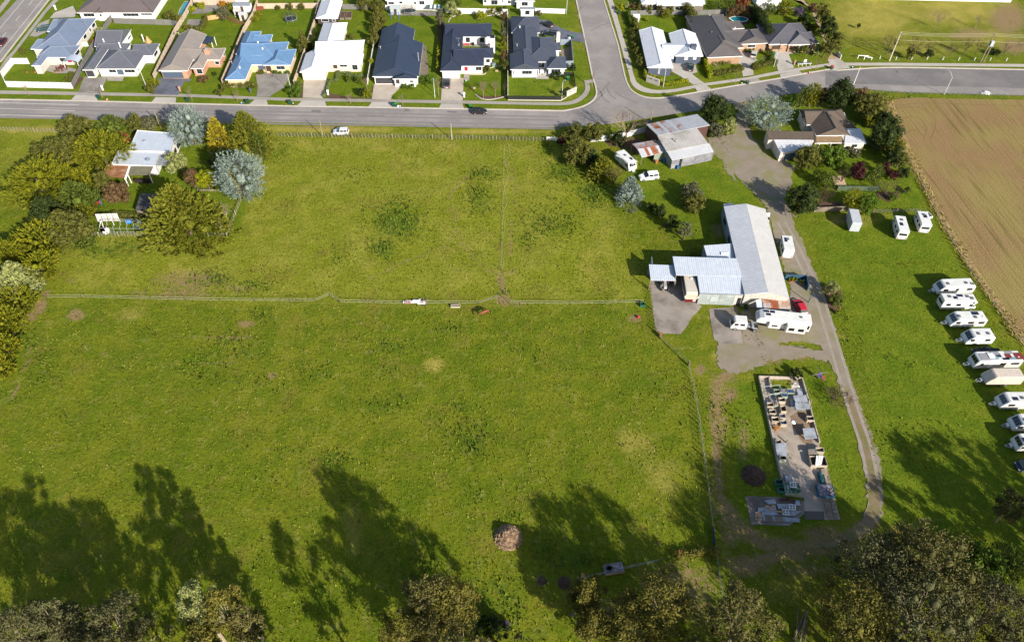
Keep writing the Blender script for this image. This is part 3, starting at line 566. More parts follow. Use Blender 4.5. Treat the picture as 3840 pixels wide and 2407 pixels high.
        if kind == 'window':
            mb = MB(); f = .09
            bx(mb, u0, u1, z0, z0+f, .06); bx(mb, u0, u1, z1-f, z1, .06); bx(mb, u0, u0+f, z0+f, z1-f, .06); bx(mb, u1-f, u1, z0+f, z1-f, .06)
            o = mb.build('window', frame or s.trim, s.root); n = max(1, round((u1-u0)/1.1)); st = (u1-u0-2*f)/n
            for i in range(n):
                mb = MB(); bx(mb, u0+f+i*st+.02, u0+f+(i+1)*st-.02, z0+f, z1-f, .025); mb.build('pane', m or DARKG, o)
        elif kind == 'garage_door':
            n = 4; o = None; hz = (z1-z0)/n; mb = MB(); bx(mb, u0-.12, u1+.12, z1, z1+.1, .06); o = mb.build('garage_door', frame or s.trim, s.root)
            for i in range(n):
                mb = MB(); bx(mb, u0, u1, z0+i*hz+.012, z0+(i+1)*hz-.012, .035); mb.build('panel', m, o)
        else:
            mb = MB(); bx(mb, u0, u1, z0, z1, .05); mb.build(kind, m, s.root)
    def box(s, name, x, y, w, d, h, m, z=0., bev=0., rz=0.):
        p = s.at(x, y, z); return MB().box(p.x-w/2, p.x+w/2, p.y-d/2, p.y+d/2, z, z+h).build(name, m, s.root, bevel=bev)
    def vent(s, x, y, z, h=.7, r=.12, m=None, name='flue'):
        p = s.at(x, y, z); MB().lathe(p.x, p.y, [(r, z-1.2), (r, z+h), (r*1.6, z+h), (r*1.6, z+h+.15), (.01, z+h+.2)], 8).build(name, m or CHROME, s.root)
    def dish(s, x, y, z):
        p = s.at(x, y, z); mb = MB().tube([(p.x, p.y, z-1.1), (p.x, p.y, z+.3)], .04, 5); mb.lathe(p.x-.1, p.y-.15, [(.05, z+.3), (.35, z+.38), (.42, z+.5), (.40, z+.5), (.04, z+.36)], 10); mb.build('satellite_dish', WHITE, s.root)
    def aerial(s, x, y, z):
        p = s.at(x, y, z); mb = MB().tube([(p.x, p.y, z-1), (p.x, p.y, z+1.6)], .04, 4)
        mb.bar((p.x-.7, p.y, z+1.5), (p.x+.7, p.y, z+1.5), .05, .05)
        for i in range(4): mb.bar((p.x-.5+i*.33, p.y-.3, z+1.52), (p.x-.5+i*.33, p.y+.3, z+1.52), .03, .03)
        mb.build('aerial', CHROME, s.root)
    def skylight(s, x, y, z, w=1., d=1.2):
        p = s.at(x, y, z); q = s.at(x, y, z); MB().box(p.x-w/2, p.x+w/2, p.y-d/2, p.y+d/2, z-.5, z+.14).build('skylight', mat('skylight_glass', c(150,190,200), rough=.1), s.root)
    def done(s):
        r = s.roof.build('roof', [s.rm, s.trim], s.root); s.caps.build('ridge_capping', s.cap, r)
        s.wall.build('wall', s.wm, s.root); return s
def roofm(n, col, d=.86, kind='tile', rough=.55, spec=.4):
    c2 = tuple(x*d for x in col); c3 = tuple(x*1.1 for x in col)
    if kind == 'tile': return mat(n, c3, tuple(x*.8 for x in col), 2.6, rough, ribv=(.34, .012), rib=(.33, .006), spec=spec, col3=c2, scale3=.35, det=6)
    return mat(n, c3, tuple(x*d*.94 for x in col), 1.1, rough, rib=(.42, .009), spec=spec, col3=c2, scale3=.3, det=6)
def bk(n, a, b): return mat(n, a, b, 6, .9, ribv=(.09, .004), col3=tuple(x*.9 for x in a), scale3=.8)
PINKB = bk('pink_brick', c(222,170,142), c(204,150,124)); CREAMB = bk('cream_brick', c(238,214,176), c(226,200,160)); TANB = bk('tan_brick', c(196,160,130), c(176,140,112))
WROUGH = mat('white_plaster', c(238,236,232,1.4), c(226,224,220,1.4), .6, .8, bump=.004, bscale=12)
PALEP = mat('pale_plaster', c(226,220,210), c(214,206,196), .6, .8); PEACH = mat('peach_plaster', c(246,228,212), c(236,216,200), .6, .8)
SLATEW = mat('slate_weatherboard', c(92,102,122), c(82,92,112), 1, .7, ribv=(.18, .012)); TAUPE = mat('taupe_weatherboard', c(150,138,124), c(138,126,112), 1, .7, ribv=(.18, .012)); BROWNW = mat('brown_weatherboard', c(88,76,76), c(78,66,66), 1, .7, ribv=(.18, .012))
CHARD = mat('charcoal_door', c(70,70,76), rough=.5); SLATED = mat('slate_blue_door', c(92,106,126), rough=.5); WHITED = mat('white_door', (.76,.76,.75), rough=.5); REDD = mat('red_door', c(220,30,60), rough=.5); WOODD = mat('brown_door', c(84,66,56), c(70,54,46), 2, .7)
# ---- the street, west to east
h = House('house', 'slate blue tiled house inside the white corner wall', 'A', (700,900), PALEP, roofm('slate_blue_tiles', c(128,142,166)), capm=mat('slate_ridge', c(150,160,178), rough=.5))
h.wing((400,850),(730,590),'y','gn'); h.wing((470,742),(1035,590),'x','hh'); h.wing((455,640),(1240,240),'y','hh'); h.wing((605,410),(850,245),'x','hn'); h.wing((392,635),(640,500),'x','hn')
h.win(0,'r',690,800,745,915); h.win(1,'f',780,745,850,800); h.win(1,'f',870,745,940,810,m=REDD); h.win(1,'r',965,680,1040,770); h.win(2,'r',1085,465,1120,520); h.win(2,'r',1190,310,1225,365); h.win(2,'r',1150,380,1170,400)
h.aerial(1110,330,3.6)
mb = MB(); a_, b_ = h.at(880,860,0), h.at(1010,930,0)
for i in range(7):
    t = i/7*math.pi; t2 = (i+1)/7*math.pi; xm = (a_.x+b_.x)/2; wv = abs(b_.x-a_.x)/2+.2
    mb.slab([(xm-wv*math.cos(t), a_.y+1.6, 2.0+.8*math.sin(t)), (xm-wv*math.cos(t), a_.y-1.6, 2.0+.8*math.sin(t)), (xm-wv*math.cos(t2), a_.y-1.6, 2.0+.8*math.sin(t2)), (xm-wv*math.cos(t2), a_.y+1.6, 2.0+.8*math.sin(t2))], .03)
o = mb.build('canopy', mat('canopy_sheet', c(196,204,222), rough=.4), h.root)
[MB().box(x-.05, x+.05, y-.05, y+.05, 0, 2.1).build('canopy_post', WHITE, h.root) for x in (a_.x, b_.x) for y in (a_.y-1.5, a_.y+1.5)]; h.done()
h = House('house', 'dark grey tiled house with white walls and a skylight', 'A', (1400,990), WROUGH, roofm('dark_grey_tiles', c(112,114,124)), capm=mat('grey_ridge', c(132,134,142), rough=.5))
h.wing((1058,903),(1420,600),'y','gn'); h.wing((1230,890),(1900,640),'x','hh'); h.wing((1690,720),(2060,565),'x','nh'); h.wing((1215,600),(1690,383),'x','gg'); h.wing((1235,640),(1690,560),'x','nn')
h.win(0,'f',1110,905,1370,990,'garage_door',CHARD); h.win(1,'f',1410,895,1490,940); h.win(1,'f',1525,895,1575,965,'door',SLATED); h.win(1,'f',1610,895,1780,940); h.win(2,'r',1990,690,2040,740); h.win(3,'r',1640,470,1690,500)
h.skylight(1530,665,3.6); h.vent(1332,525,3.6,.3,.15,WHITE); h.vent(1535,570,4,.3,.15,WHITE); h.done()
h = House('house', 'grey brown tiled house with pink brick walls and arched window', 'B', (450,1000), PINKB, roofm('brown_grey_tiles', c(160,150,142)), capm=mat('brown_ridge', c(176,166,156), rough=.5))
h.wing((118,912),(735,450),'y','gg'); h.wing((400,775),(985,622),'x','nh'); h.wing((528,885),(805,660),'y','hn',pitch=30); h.wing((120,908),(470,780),'y','gn',pitch=20)
h.wings[3]['y0'] -= .1
h.win(0,'f',190,930,420,1010,'garage_door',SLATED); h.win(2,'f',620,880,730,955); h.win(1,'f',850,790,900,835); h.win(1,'r',960,700,990,740); h.gable(0,SLATED)
p = h.at(790,850,0); MB().box(p.x-.7, p.x+.7, p.y+.2, p.y+1.4, 0, 4.4).box(p.x-.85, p.x+.85, p.y+.05, p.y+1.55, 4.4, 4.6).build('chimney', PINKB, h.root); MB().box(p.x-.4, p.x+.4, p.y+.5, p.y+1.1, 4.6, 5.0).build('chimney_cap', CHROME, h.root)
a_ = h.at(700,460,2.5); b_ = h.at(835,480,2.6); c_ = h.at(805,560,2.4); d_ = h.at(680,560,2.5)
MB().slab([a_, d_, c_, b_], .04).build('shade_sail', mat('shade_cloth', c(52,68,88), rough=.9), h.root)
[MB().box(q.x-.07, q.x+.07, q.y-.07, q.y+.07, 0, 2.6).build('sail_post', WHITE, h.root) for q in (b_, c_)]
h.dish(375,430,3); h.done()
h = House('house', 'bright blue tiled house with cream brick gable', 'B', (1400,1030), CREAMB, roofm('blue_tiles', c(112,150,192)), capm=mat('blue_ridge', c(136,172,210), rough=.5))
h.wing((975,1030),(1400,640),'y','hn'); h.wing((1110,700),(1445,408),'y','nh'); h.wing((1330,548),(1592,450),'x','nh'); h.wing((1150,838),(1800,543),'x','nh'); h.wing((1460,842),(1895,638),'y','gh'); h.wing((1300,838),(1500,700),'x','nn')
h.win(4,'f',1640,850,1745,900); h.win(3,'f',1410,840,1480,900,'door',SLATED); h.win(4,'f',1515,850,1560,920,'door',WOODD); h.win(4,'r',1870,720,1885,790); h.win(0,'r',1372,900,1390,960)
h.vent(1402,560,4.6,.3,.15,WHITE); h.vent(1460,640,4.6,.3,.15,WHITE); h.vent(1165,880,3.6,.3,.15,WHITE); h.dish(1060,800,3); h.done()
h = House('house', 'white metal roofed house with peach plaster walls', 'C', (500,1020), PEACH, roofm('white_longrun', c(246,246,250,1.55), .95, 'rib', .45), capm=mat('white_ridge', c(232,232,236,1.4), rough=.5))
h.wing((150,932),(560,690),'y','gn'); h.wing((330,830),(990,520),'x','nh'); h.wing((332,690),(768,296),'y','nh'); h.wing((640,828),(978,700),'x','nh')
h.win(0,'f',225,935,490,1020,'garage_door',WHITED); h.win(1,'f',588,835,630,885,'door',WOODD); h.win(1,'f',668,832,762,868); h.win(1,'f',830,835,915,905); h.win(2,'r',735,380,755,480); h.done()
h = House('shed', 'white roofed brown weatherboard shed behind the white house', 'C', (500,290), BROWNW, roofm('white_shed_longrun', c(240,240,246,1.6), .95, 'rib', .45), eave=2.5, pitch=20, cat='shed')
h.wing((355,238),(705,20),'y','gg'); h.win(0,'f',435,245,522,285); h.win(0,'f',570,250,612,280); h.done()
h = House('house', 'navy roofed gabled house with pale timber gable and charcoal garage', 'C', (1400,1080), WROUGH, roofm('navy_longrun', c(54,66,90), .9, 'rib', .5), capm=mat('navy_ridge', c(66,78,102), rough=.5))
h.wing((1085,988),(1742,560),'y','gn',pitch=22); h.wing((1165,600),(1636,385),'y','ng',pitch=24); h.wing((1345,1018),(1690,800),'y','gn',pitch=18)
h.win(0,'f',1135,1005,1355,1080,'garage_door',CHARD); h.win(2,'f',1395,1005,1432,1080,'door',CHARD); h.win(2,'f',1568,1035,1615,1065); h.win(0,'r',1705,850,1735,900); h.gable(0,PALEP)
h.vent(1680,760,3.4,1.6,.13); h.vent(1460,505,3.9,.3,.13,WHITE); h.dish(1190,610,3.4); h.done()
h = House('house', 'navy tiled U shaped house with red door and white chimney', 'D', (480,1000), WROUGH, roofm('navy_tiles', c(54,62,84)), capm=mat('navy_tile_ridge', c(70,78,100), rough=.5))
h.wing((175,918),(480,308),'y','hh'); h.wing((235,478),(840,306),'x','nh'); h.wing((340,855),(742,622),'x','nh'); h.wing((620,752),(860,618),'x','nh')
h.win(0,'f',215,925,445,1000,'garage_door',WHITED); h.win(0,'f',452,930,478,1000,'door',WHITED); h.win(2,'f',488,858,528,915,'door',REDD); h.win(2,'f',630,858,712,912); h.win(3,'f',762,760,818,812); h.win(1,'f',500,482,560,552); h.win(1,'f',682,482,745,552)
p = h.at(850,690,0); MB().box(p.x-.7, p.x+.7, p.y-.1, p.y+1.6, 0, 4.6).build('chimney', WROUGH, h.root); MB().box(p.x-.6, p.x+.6, p.y, p.y+1.5, 4.6, 4.9).build('chimney_cap', mat('dark_cap', c(40,46,60), rough=.6), h.root)
h.aerial(410,560,3.6); h.dish(415,580,3.4); h.done()
h = House('house', 'charcoal tiled corner house with front patio and pale walls', 'D', (1450,1010), mat('pale_blue_plaster', c(222,226,234), c(212,216,226), .8, .8), roofm('charcoal_tiles', c(80,86,102)), capm=mat('charcoal_ridge', c(96,102,118), rough=.5))
h.wing((1092,425),(1443,215),'x','hh'); h.wing((1122,780),(1420,330),'y','hh'); h.wing((1270,800),(1645,478),'y','hh'); h.wing((1075,898),(1430,700),'y','gn',pitch=22); h.wing((1550,885),(1785,730),'x','hh'); h.wing((1540,655),(1720,550),'x','nh',eave=2.3)
h.win(3,'f',1225,910,1360,960); h.win(3,'f',1112,910,1135,960); h.win(2,'f',1432,795,1522,875); h.win(4,'f',1600,890,1730,945); h.gable(3,SLATEW)
p = h.at(1690,600,0); MB().box(p.x-.5, p.x+.5, p.y, p.y+1, 0, 4).build('chimney', WROUGH, h.root); h.dish(1165,580,3.6); h.vent(1200,360,3.6,.3,.13,WHITE)
mb = MB(); q0, q1, q2, q3 = [h.at(*k) for k in ((1720,585),(1860,580),(1885,860),(1790,865))]
for a_, b_ in ((q0, q1), (q1, q2), (q2, q3)): mb.bar(a_+Vector((0,0,.9)), b_+Vector((0,0,.9)), .16, 1.8)
mb.build('patio_wall', mat('grey_plaster', c(150,160,172), c(140,150,162), .8, .8), h.root); h.done()
# ---- east of the side street
gE = math.degrees(heading(P('E',1300,815,4), P('E',1195,400,4)))-90
h = House('house', 'white roofed slate weatherboard house with three slim windows', 'E', (1290,950), SLATEW, roofm('pale_grey_longrun', c(240,242,248,1.55), .95, 'rib', .45), ang=gE, capm=mat('pale_ridge', c(222,226,234,1.4), rough=.5))
h.wing((1125,872),(1330,400),'y','gg',pitch=18); h.wings[-1]; h.wing((1480,722),(1752,440),'y','gg',pitch=20); h.wing((1330,712),(1600,560),'x','nn',pitch=18)
h.win(0,'f',1152,870,1180,950); h.win(0,'f',1262,870,1294,950); h.win(0,'f',1378,870,1408,945); h.win(1,'f',1600,715,1655,775,m=mat('blind', c(196,200,204), rough=.6)); h.win(1,'f',1712,710,1765,770,m=MATS['blind']); h.win(2,'f',1425,715,1470,760,'door',WHITED); h.win(2,'f',1500,715,1550,755)
p = h.at(1690,800,0); MB().box(p.x-.75, p.x+.75, p.y+.3, p.y+1.5, 0, 4.6).box(p.x-.85, p.x+.85, p.y+.2, p.y+1.6, 4.6, 4.75).build('chimney', SLATEW, h.root); h.vent(1070,480,3.4,.3,.1); h.done()
gF = math.degrees(heading(P('F',385,745,2.5), P('F',705,740,2.5)))
h = House('house', 'brown metal tiled house with tan brick and an open porch', 'F', (560,800), TANB, roofm('brown_tiles', c(104,98,98)), ang=gF+3, capm=mat('brown_tile_ridge', c(120,112,112), rough=.5))
h.wing((350,745),(705,555),'y','hn'); h.wing((300,640),(560,190),'y','nh'); h.wing((430,580),(840,380),'x','nn'); h.wing((735,575),(1020,375),'y','gh'); h.wing((540,380),(770,272),'x','nh')
h.win(0,'f',425,750,448,785); h.win(0,'f',612,748,635,780); h.win(3,'f',860,572,980,620); h.win(2,'f',750,585,805,645,'door',WOODD); h.gable(3,PALEP); h.vent(378,215,3.4,.3,.13,WHITE); h.vent(705,375,3.6,.3,.13,WHITE); h.done()
h = House('house', 'dark grey hipped house with wide brown garage at the lane', 'F', (1450,640), TANB, roofm('dark_hip_tiles', c(100,98,106)), ang=gF+2, capm=mat('dark_hip_ridge', c(122,118,124), rough=.5))
h.wing((1145,575),(1560,300),'y','hh'); h.wing((1300,575),(1690,410),'x','nh'); h.wing((1395,582),(1640,480),'y','hn',pitch=30)
h.win(0,'f',1175,580,1370,640,'garage_door',WOODD); h.win(2,'f',1405,590,1450,640,'door',WOODD); h.win(2,'f',1510,588,1565,612); h.win(1,'f',1645,575,1695,630); h.done()
# ---- back row, mostly beyond the top of the picture
h = House('house', 'large brown tiled house with white gabled porch at the highway', 'A', (1400,200), WROUGH, roofm('brown_back_tiles', c(124,112,110)), capm=mat('brown_back_ridge', c(96,86,86), rough=.5))
p = h.at(985,168,2.55); q = h.at(2062,140,2.55); h.wing((985,168),(2160,-120),'x','hh',pitch=22); h.wing((1212,172),(1436,20),'y','gn',pitch=30)
h.win(0,'f',1085,172,1210,220); h.win(1,'f',1290,180,1365,220); h.win(0,'f',1590,140,1770,215); h.win(0,'f',1820,150,2030,200); h.done()
h = House('house', 'white plaster house showing only its front wall behind the beige fence', 'B', (1000,10), WROUGH, roofm('grey_back_longrun', c(170,172,180), .92, 'rib'))
h.wing((740,-40),(1330,-190),'x','hh',pitch=18); h.win(0,'f',1190,-15,1240,10); h.win(0,'f',860,-15,940,12); h.done()
h = House('house', 'long white house behind the white trampoline fence', 'C', (1500,60), WROUGH, MATS['grey_back_longrun'])
h.wing((1252,10),(1890,-130),'x','hh',pitch=18); h.win(0,'f',1292,26,1368,64); h.win(0,'f',1432,20,1478,54); h.win(0,'f',1622,25,1652,62); h.win(0,'f',1690,12,1760,66); h.done()
h = House('house', 'white two winged house behind the white block fence', 'D', (1000,90), WROUGH, roofm('pale_back_longrun', c(206,206,212), .92, 'rib'))
h.wing((706,-22),(1160,-140),'x','hh',pitch=18); h.wing((1140,22),(1385,-100),'y','hn',pitch=18); h.win(0,'f',735,0,775,38); h.win(0,'f',828,2,918,78); h.win(0,'f',1042,5,1075,52); h.win(1,'f',1220,28,1308,82); h.win(0,'f',965,2,990,34); h.done()
h = House('shed', 'small grey roofed garden shed with sliding glass behind the corner house', 'D', (1290,200), WROUGH, roofm('grey_shed_longrun', c(150,158,168), .92, 'rib'), eave=2.3, pitch=12, cat='shed')
h.wing((1205,128),(1388,92),'x','gg',inset=.15); h.win(0,'f',1265,130,1332,195); h.done()
h = House('house', 'taupe house with long white roof behind the topiary trees', 'E', (1420,130), TAUPE, roofm('white_back_longrun', c(240,240,244,1.6), .94, 'rib', .45), ang=gE+1)
h.wing((1052,52),(1788,-150),'x','hg',pitch=14); h.wing((1248,72),(1788,-60),'x','nn',pitch=10); h.win(0,'f',1115,60,1195,82); h.win(1,'f',1480,72,1545,92); h.win(1,'f',1635,70,1735,92); h.done()
h = House('house', 'small white house half hidden by garden shrubs at the lane', 'F', (1120,40), WROUGH, MATS['grey_back_longrun'], ang=4)
h.wing((985,-10),(1262,-140),'x','hh',pitch=18); h.win(0,'f',1115,2,1190,30); h.done()
# packing shed on the far side of the rough paddock
p0, p1 = P('X',430,0), P('X',2235,40); t = thing('packing_shed', 'long white building along the far edge of the rough paddock', 'building', p0, heading(p0, p1))
Lw = (p1-p0).length
MB().box(-6, Lw, .2, 24, 0, 3.2).build('wall', WROUGH, t); MB().slab([(-6.5,-.1,3.2),(Lw+.5,-.1,3.2),(Lw+.5,12,5),(-6.5,12,5)], .15).slab([(-6.5,12,5),(Lw+.5,12,5),(Lw+.5,24.5,3.2),(-6.5,24.5,3.2)], .15).build('roof', MATS['white_back_longrun'], t)
# ================================================================== FARM BUILDINGS
def W_(zn, L): return [P(zn, x, y, z) for x, y, z in L]
class Shed:                                              # a building laid out from surveyed corners
    def __init__(s, name, label, zn, org, cat='building'):
        s.zn = zn; s.o = P(zn, *org); s.root = thing(name, label, cat, s.o)
    def q(s, L): return [Vector(tuple(P(s.zn, x, y, z)-s.o)) for x, y, z in L]
    def sheets(s, name, L, m, n, th=.06, rows=1, pick=None):         # roof plane (eave a, eave b, ridge b, ridge a) split into n sheets
        a, b, b2, a2 = s.q(L); base = MB().slab([a+Vector((0,0,-.05)), b+Vector((0,0,-.05)), b2+Vector((0,0,-.05)), a2+Vector((0,0,-.05))], .1).build(name, m, s.root)
        for i in range(n):
            for j in range(rows):
                e = .004
                f = lambda t, r: (a.lerp(b, t)).lerp(a2.lerp(b2, t), r)
                t0, t1 = i/n+e/n*2, (i+1)/n-e/n*2; r0, r1 = j/rows, (j+1)/rows-.004
                z = Vector((0, 0, .004*((i+j) % 2)+.01+random.uniform(0, .006)))
                mm = pick(i, j) if pick else m
                MB().slab([f(t0,r0)+z, f(t1,r0)+z, f(t1,r1)+z, f(t0,r1)+z], th).build('roof_sheet', mm, base)
        return base
    def wallq(s, name, L, m, th=.15): return MB().slab(s.q(L), .001).build(name, m, s.root)
    def wall(s, pl, z0, z1, m, name='wall'):             # vertical wall along a line of ground px
        mb = MB(); p = [Vector((v.x, v.y, 0)) for v in s.q([(x, y, 0) for x, y in pl])]
        for a, b in zip(p, p[1:]): mb.bar(a+Vector((0,0,(z0+z1)/2)), b+Vector((0,0,(z0+z1)/2)), .12, z1-z0)
        return mb.build(name, m, s.root)
    def solid(s, roofL, m, name='wall', drop=.12, inset=0.):  # walls straight down from a roof outline
        q = s.q(roofL); c0 = sum(q, Vector())/len(q); q = [c0+(v-c0)*(1-inset) for v in q]; mb = MB(); n = len(q)
        for i in range(n):
            a, b = q[i], q[(i+1) % n]; mb.poly([(b.x,b.y,-.1),(a.x,a.y,-.1),(a.x,a.y,a.z-drop),(b.x,b.y,b.z-drop)])
        return mb.build(name, m, s.root)
IRON = roofm('galvanised_roof', c(214,214,218,1.25), .93, 'rib', .42, .5); IRONB = roofm('blue_grey_roof', c(198,206,218,1.35), .95, 'rib', .4, .5); IRONW = roofm('bleached_roof', c(226,224,222,1.85), .95, 'rib', .5, .4)
IRONF = roofm('weathered_galvanised', c(212,214,219,1.75), .93, 'rib', .5, .4)
RUST = mat('rusty_iron', c(176,104,66), c(140,76,46), 1.2, .85, rib=(.2, .012), col3=c(196,176,160), scale3=.5)
RUSTP = mat('patchy_rust', c(206,206,210), c(190,190,194), 1, .6, rib=(.2, .012), col3=c(176,112,80), scale3=.55)
FIBRO = mat('fibre_cement_roof', c(192,189,186), c(176,173,170), .7, .85, rib=(.25, .012), col3=c(146,142,132), scale3=.3)
BOARD = mat('grey_boards', c(150,150,156), c(122,122,130), 1.2, .9, rib=(.2, .01), col3=c(168,166,168), scale3=.4)
TEAL = mat('blue_weatherboards', c(58,104,134), c(44,86,114), .8, .7, rib=(.2, .01)); GREENW = mat('grey_green_boards', c(156,166,146), c(140,150,132), .8, .8, rib=(.25, .01)); OLDRED = mat('dark_red_iron', c(104,72,64), c(84,58,52), .8, .85, rib=(.2, .01))
# ---- workshop
s = Shed('workshop', 'long grey gabled workshop with double sliding doors beside the paddock', 'L', (1500,1000))
EV, RG = 3.6, 4.9
s.sheets('roof', [(1330,985,EV),(1118,92,EV),(1345,65,RG),(1565,962,RG)], IRON, 24); s.sheets('roof', [(1540,120,EV),(1782,1022,EV),(1565,962,RG),(1345,65,RG)], IRONW, 24)
a, b, c0, d0 = s.q([(1330,985,EV),(1118,92,EV),(1540,120,EV),(1782,1022,EV)]); r0, r1 = s.q([(1345,65,RG),(1565,962,RG)]); ce = (a+b+c0+d0)/4
sh = lambda v: Vector((ce.x+(v.x-ce.x)*.965, ce.y+(v.y-ce.y)*.985, v.z-.14))
a, b, c0, d0, r0, r1 = map(sh, (a, b, c0, d0, r0, r1)); dn = lambda v: Vector((v.x, v.y, -.1))
MB().poly([dn(a), dn(d0), d0, r1, a]).build('gable_wall', mat('bleached_sheet', c(226,216,202,1.5), c(206,196,184,1.5), .8, .7, rib=(.8, .01)), s.root)
MB().poly([dn(b), dn(a), a, b]).poly([dn(d0), dn(c0), c0, d0]).poly([dn(c0), dn(b), b, r0, c0]).build('wall', mat('pale_blue_boards', c(164,178,186), c(128,142,150), .6, .85, rib=(.3, .01)), s.root)
for x0, y0, x1, y1 in ((1130,180,1142,260),(1165,330,1178,420),(1100,120,1112,170)):
    p = s.q([(x0,y1,1.2),(x1,y0,1.2)]); e = (b-a).normalized(); m_ = a.lerp(b, .35 if y0 > 300 else .62 if y0 > 150 else .85)
    for kk in (0, 1): MB().bar(Vector((m_.x-.06, m_.y+kk*1.1, 1.9)), Vector((m_.x-.06, m_.y+kk*1.1+1, 1.9)), .06, 1.1).build('window', DARKG, s.root)
# lean-to block with the sliding doors, coach bay and tractor bay
s.sheets('roof', [(635,786,3.7),(1300,800,3.7),(1250,618,4.15),(600,598,4.15)], IRONB, 14); s.sheets('roof', [(875,965,3.1),(1330,982,3.1),(1300,800,3.66),(850,790,3.66)], IRONB, 10)
s.sheets('roof', [(378,838,2.75),(632,842,2.75),(608,688,3.15),(360,678,3.15)], IRONB, 7); s.sheets('roof', [(950,605,2.9),(1235,618,2.9),(1195,468,3.3),(915,488,3.3)], IRONB, 6)
o = s.q([(1090,560,3.2),(1172,556,3.2),(1172,580,3.1),(1095,582,3.1)]); MB().slab([v+Vector((0,0,.1)) for v in (o[0],o[3],o[2],o[1])], .05).build('skylight', mat('clear_sheet', c(244,246,250,1.4), rough=.3), s.root)
s.solid([(950,605,2.9),(1235,618,2.9),(1195,468,3.3),(915,488,3.3)], MATS['pale_blue_boards'])
g = s.q([(875,965,3.1),(1330,982,3.1),(1300,800,3.66),(850,790,3.66)])
MB().poly([dn(g[1]), dn(g[2]), g[2], g[1]]).poly([dn(g[3]), dn(g[0]), g[0], g[3]]).build('wall', MATS['pale_blue_boards'], s.root)
DOORG = mat('grey_door_sheet', c(178,188,184), c(160,170,168), .9, .75, rib=(.5, .006), col3=c(200,206,204), scale3=.5)
fa, fb = g[0], g[1]
for t0, t1, nm, mm in ((.0,.47,'sliding_door',DOORG),(.475,.80,'sliding_door',DOORG),(.805,1.,'wall',MATS['bleached_sheet'])):
    p, q = fa.lerp(fb, t0), fa.lerp(fb, t1); off = Vector((0, -.1, 0)) if nm != 'wall' else Vector((0, -.02, 0)); MB().bar(Vector((p.x,p.y,1.42))+off, Vector((q.x,q.y,1.42))+off, .1, 2.9).build(nm, mm, s.root)
p, q = fa.lerp(fb, .88), fa.lerp(fb, .955); MB().bar(Vector((p.x,p.y-.12,1.05)), Vector((q.x,q.y-.12,1.05)), .08, 2.1).build('doorway', BLACK, s.root)
pp = fa.lerp(fb, .4); MB().box(pp.x-1.2, pp.x+.2, pp.y-.17, pp.y-.155, .9, 2.3).build('chalk_mark', mat('chalk_smear', c(204,212,212), c(178,188,186), 6, .8, contrast=2), s.root)
MB().bar(fa+Vector((0,-.15,-.05)), fb+Vector((0,-.15,-.05)), .12, .12).build('gutter', CHROME, s.root)
for L, hh in (([(378,838),(370,700)],2.7), ([(640,830),(660,1080)],0)):
    if hh: s.wall(L, -.1, hh+.15, MATS['pale_blue_boards'])
bk_ = s.q([(360,678,3.1),(608,688,3.1)]); MB().poly([dn(bk_[1]), dn(bk_[0]), bk_[0], bk_[1]]).build('wall', MATS['pale_blue_boards'], s.root)
bk_ = s.q([(600,598,4.1),(1250,618,4.1)]); MB().poly([dn(bk_[1]), dn(bk_[0]), bk_[0], bk_[1]]).build('wall', MATS['pale_blue_boards'], s.root)
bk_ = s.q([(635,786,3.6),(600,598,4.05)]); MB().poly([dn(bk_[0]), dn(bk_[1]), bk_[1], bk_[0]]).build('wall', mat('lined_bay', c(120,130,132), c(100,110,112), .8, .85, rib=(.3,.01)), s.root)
for x, y, z in ((632,842,2.7),(635,790,3.6),(378,838,2.7)): v = s.q([(x,y,z)])[0]; MB().box(v.x-.08, v.x+.08, v.y-.08, v.y+.08, 0, v.z).build('bay_post', TIMB, s.root)
# annexes
g = s.q([(1440,1038,2.9),(1500,1030,2.9),(1510,1115,2.5),(1455,1118,2.5)]); MB().slab([g[0],g[3],g[2],g[1]], .06).build('porch_roof', IRONB, s.root)
s.solid([(1120,70,3.1),(1212,58,3.1),(1218,85,3.0),(1122,98,3.0)], MATS['pale_blue_boards']); g = s.q([(1116,70,3.15),(1212,56,3.15),(1218,85,3.1),(1122,100,3.1)]); MB().slab([g[3],g[2],g[1],g[0]], .08).build('annexe_roof', IRON, s.root)
s.solid([(1550,160,2.2),(1588,160,2.2),(1582,230,2.2),(1560,230,2.2)], WROUGH, 'meter_cupboard'); g = s.q([(1550,158,2.25),(1590,158,2.25),(1584,196,2.25),(1556,196,2.25)]); MB().slab([g[3],g[2],g[1],g[0]], .06).build('annexe_roof', WHITE, s.root)
# ---- rusty lean-to at the workshop's end
s = Shed('lean_to_store', 'blue boarded lean-to with rusty roof at the end of the workshop', 'Z', (1280,480), 'shed')
s.sheets('roof', [(985,325,2.35),(1600,350,2.35),(1570,105,2.75),(945,100,2.75)], RUST, 7, rows=2, pick=lambda i, j: (mat('bleached_rust', c(212,196,184), c(196,178,164), 1, .8, rib=(.2,.012), col3=c(184,130,100), scale3=.5) if i > 3 else (RUSTP if (j == 0 and i < 2) else RUST)))
s.solid([(985,325,2.35),(1590,350,2.35),(1562,112,2.7),(955,108,2.7)], TEAL)
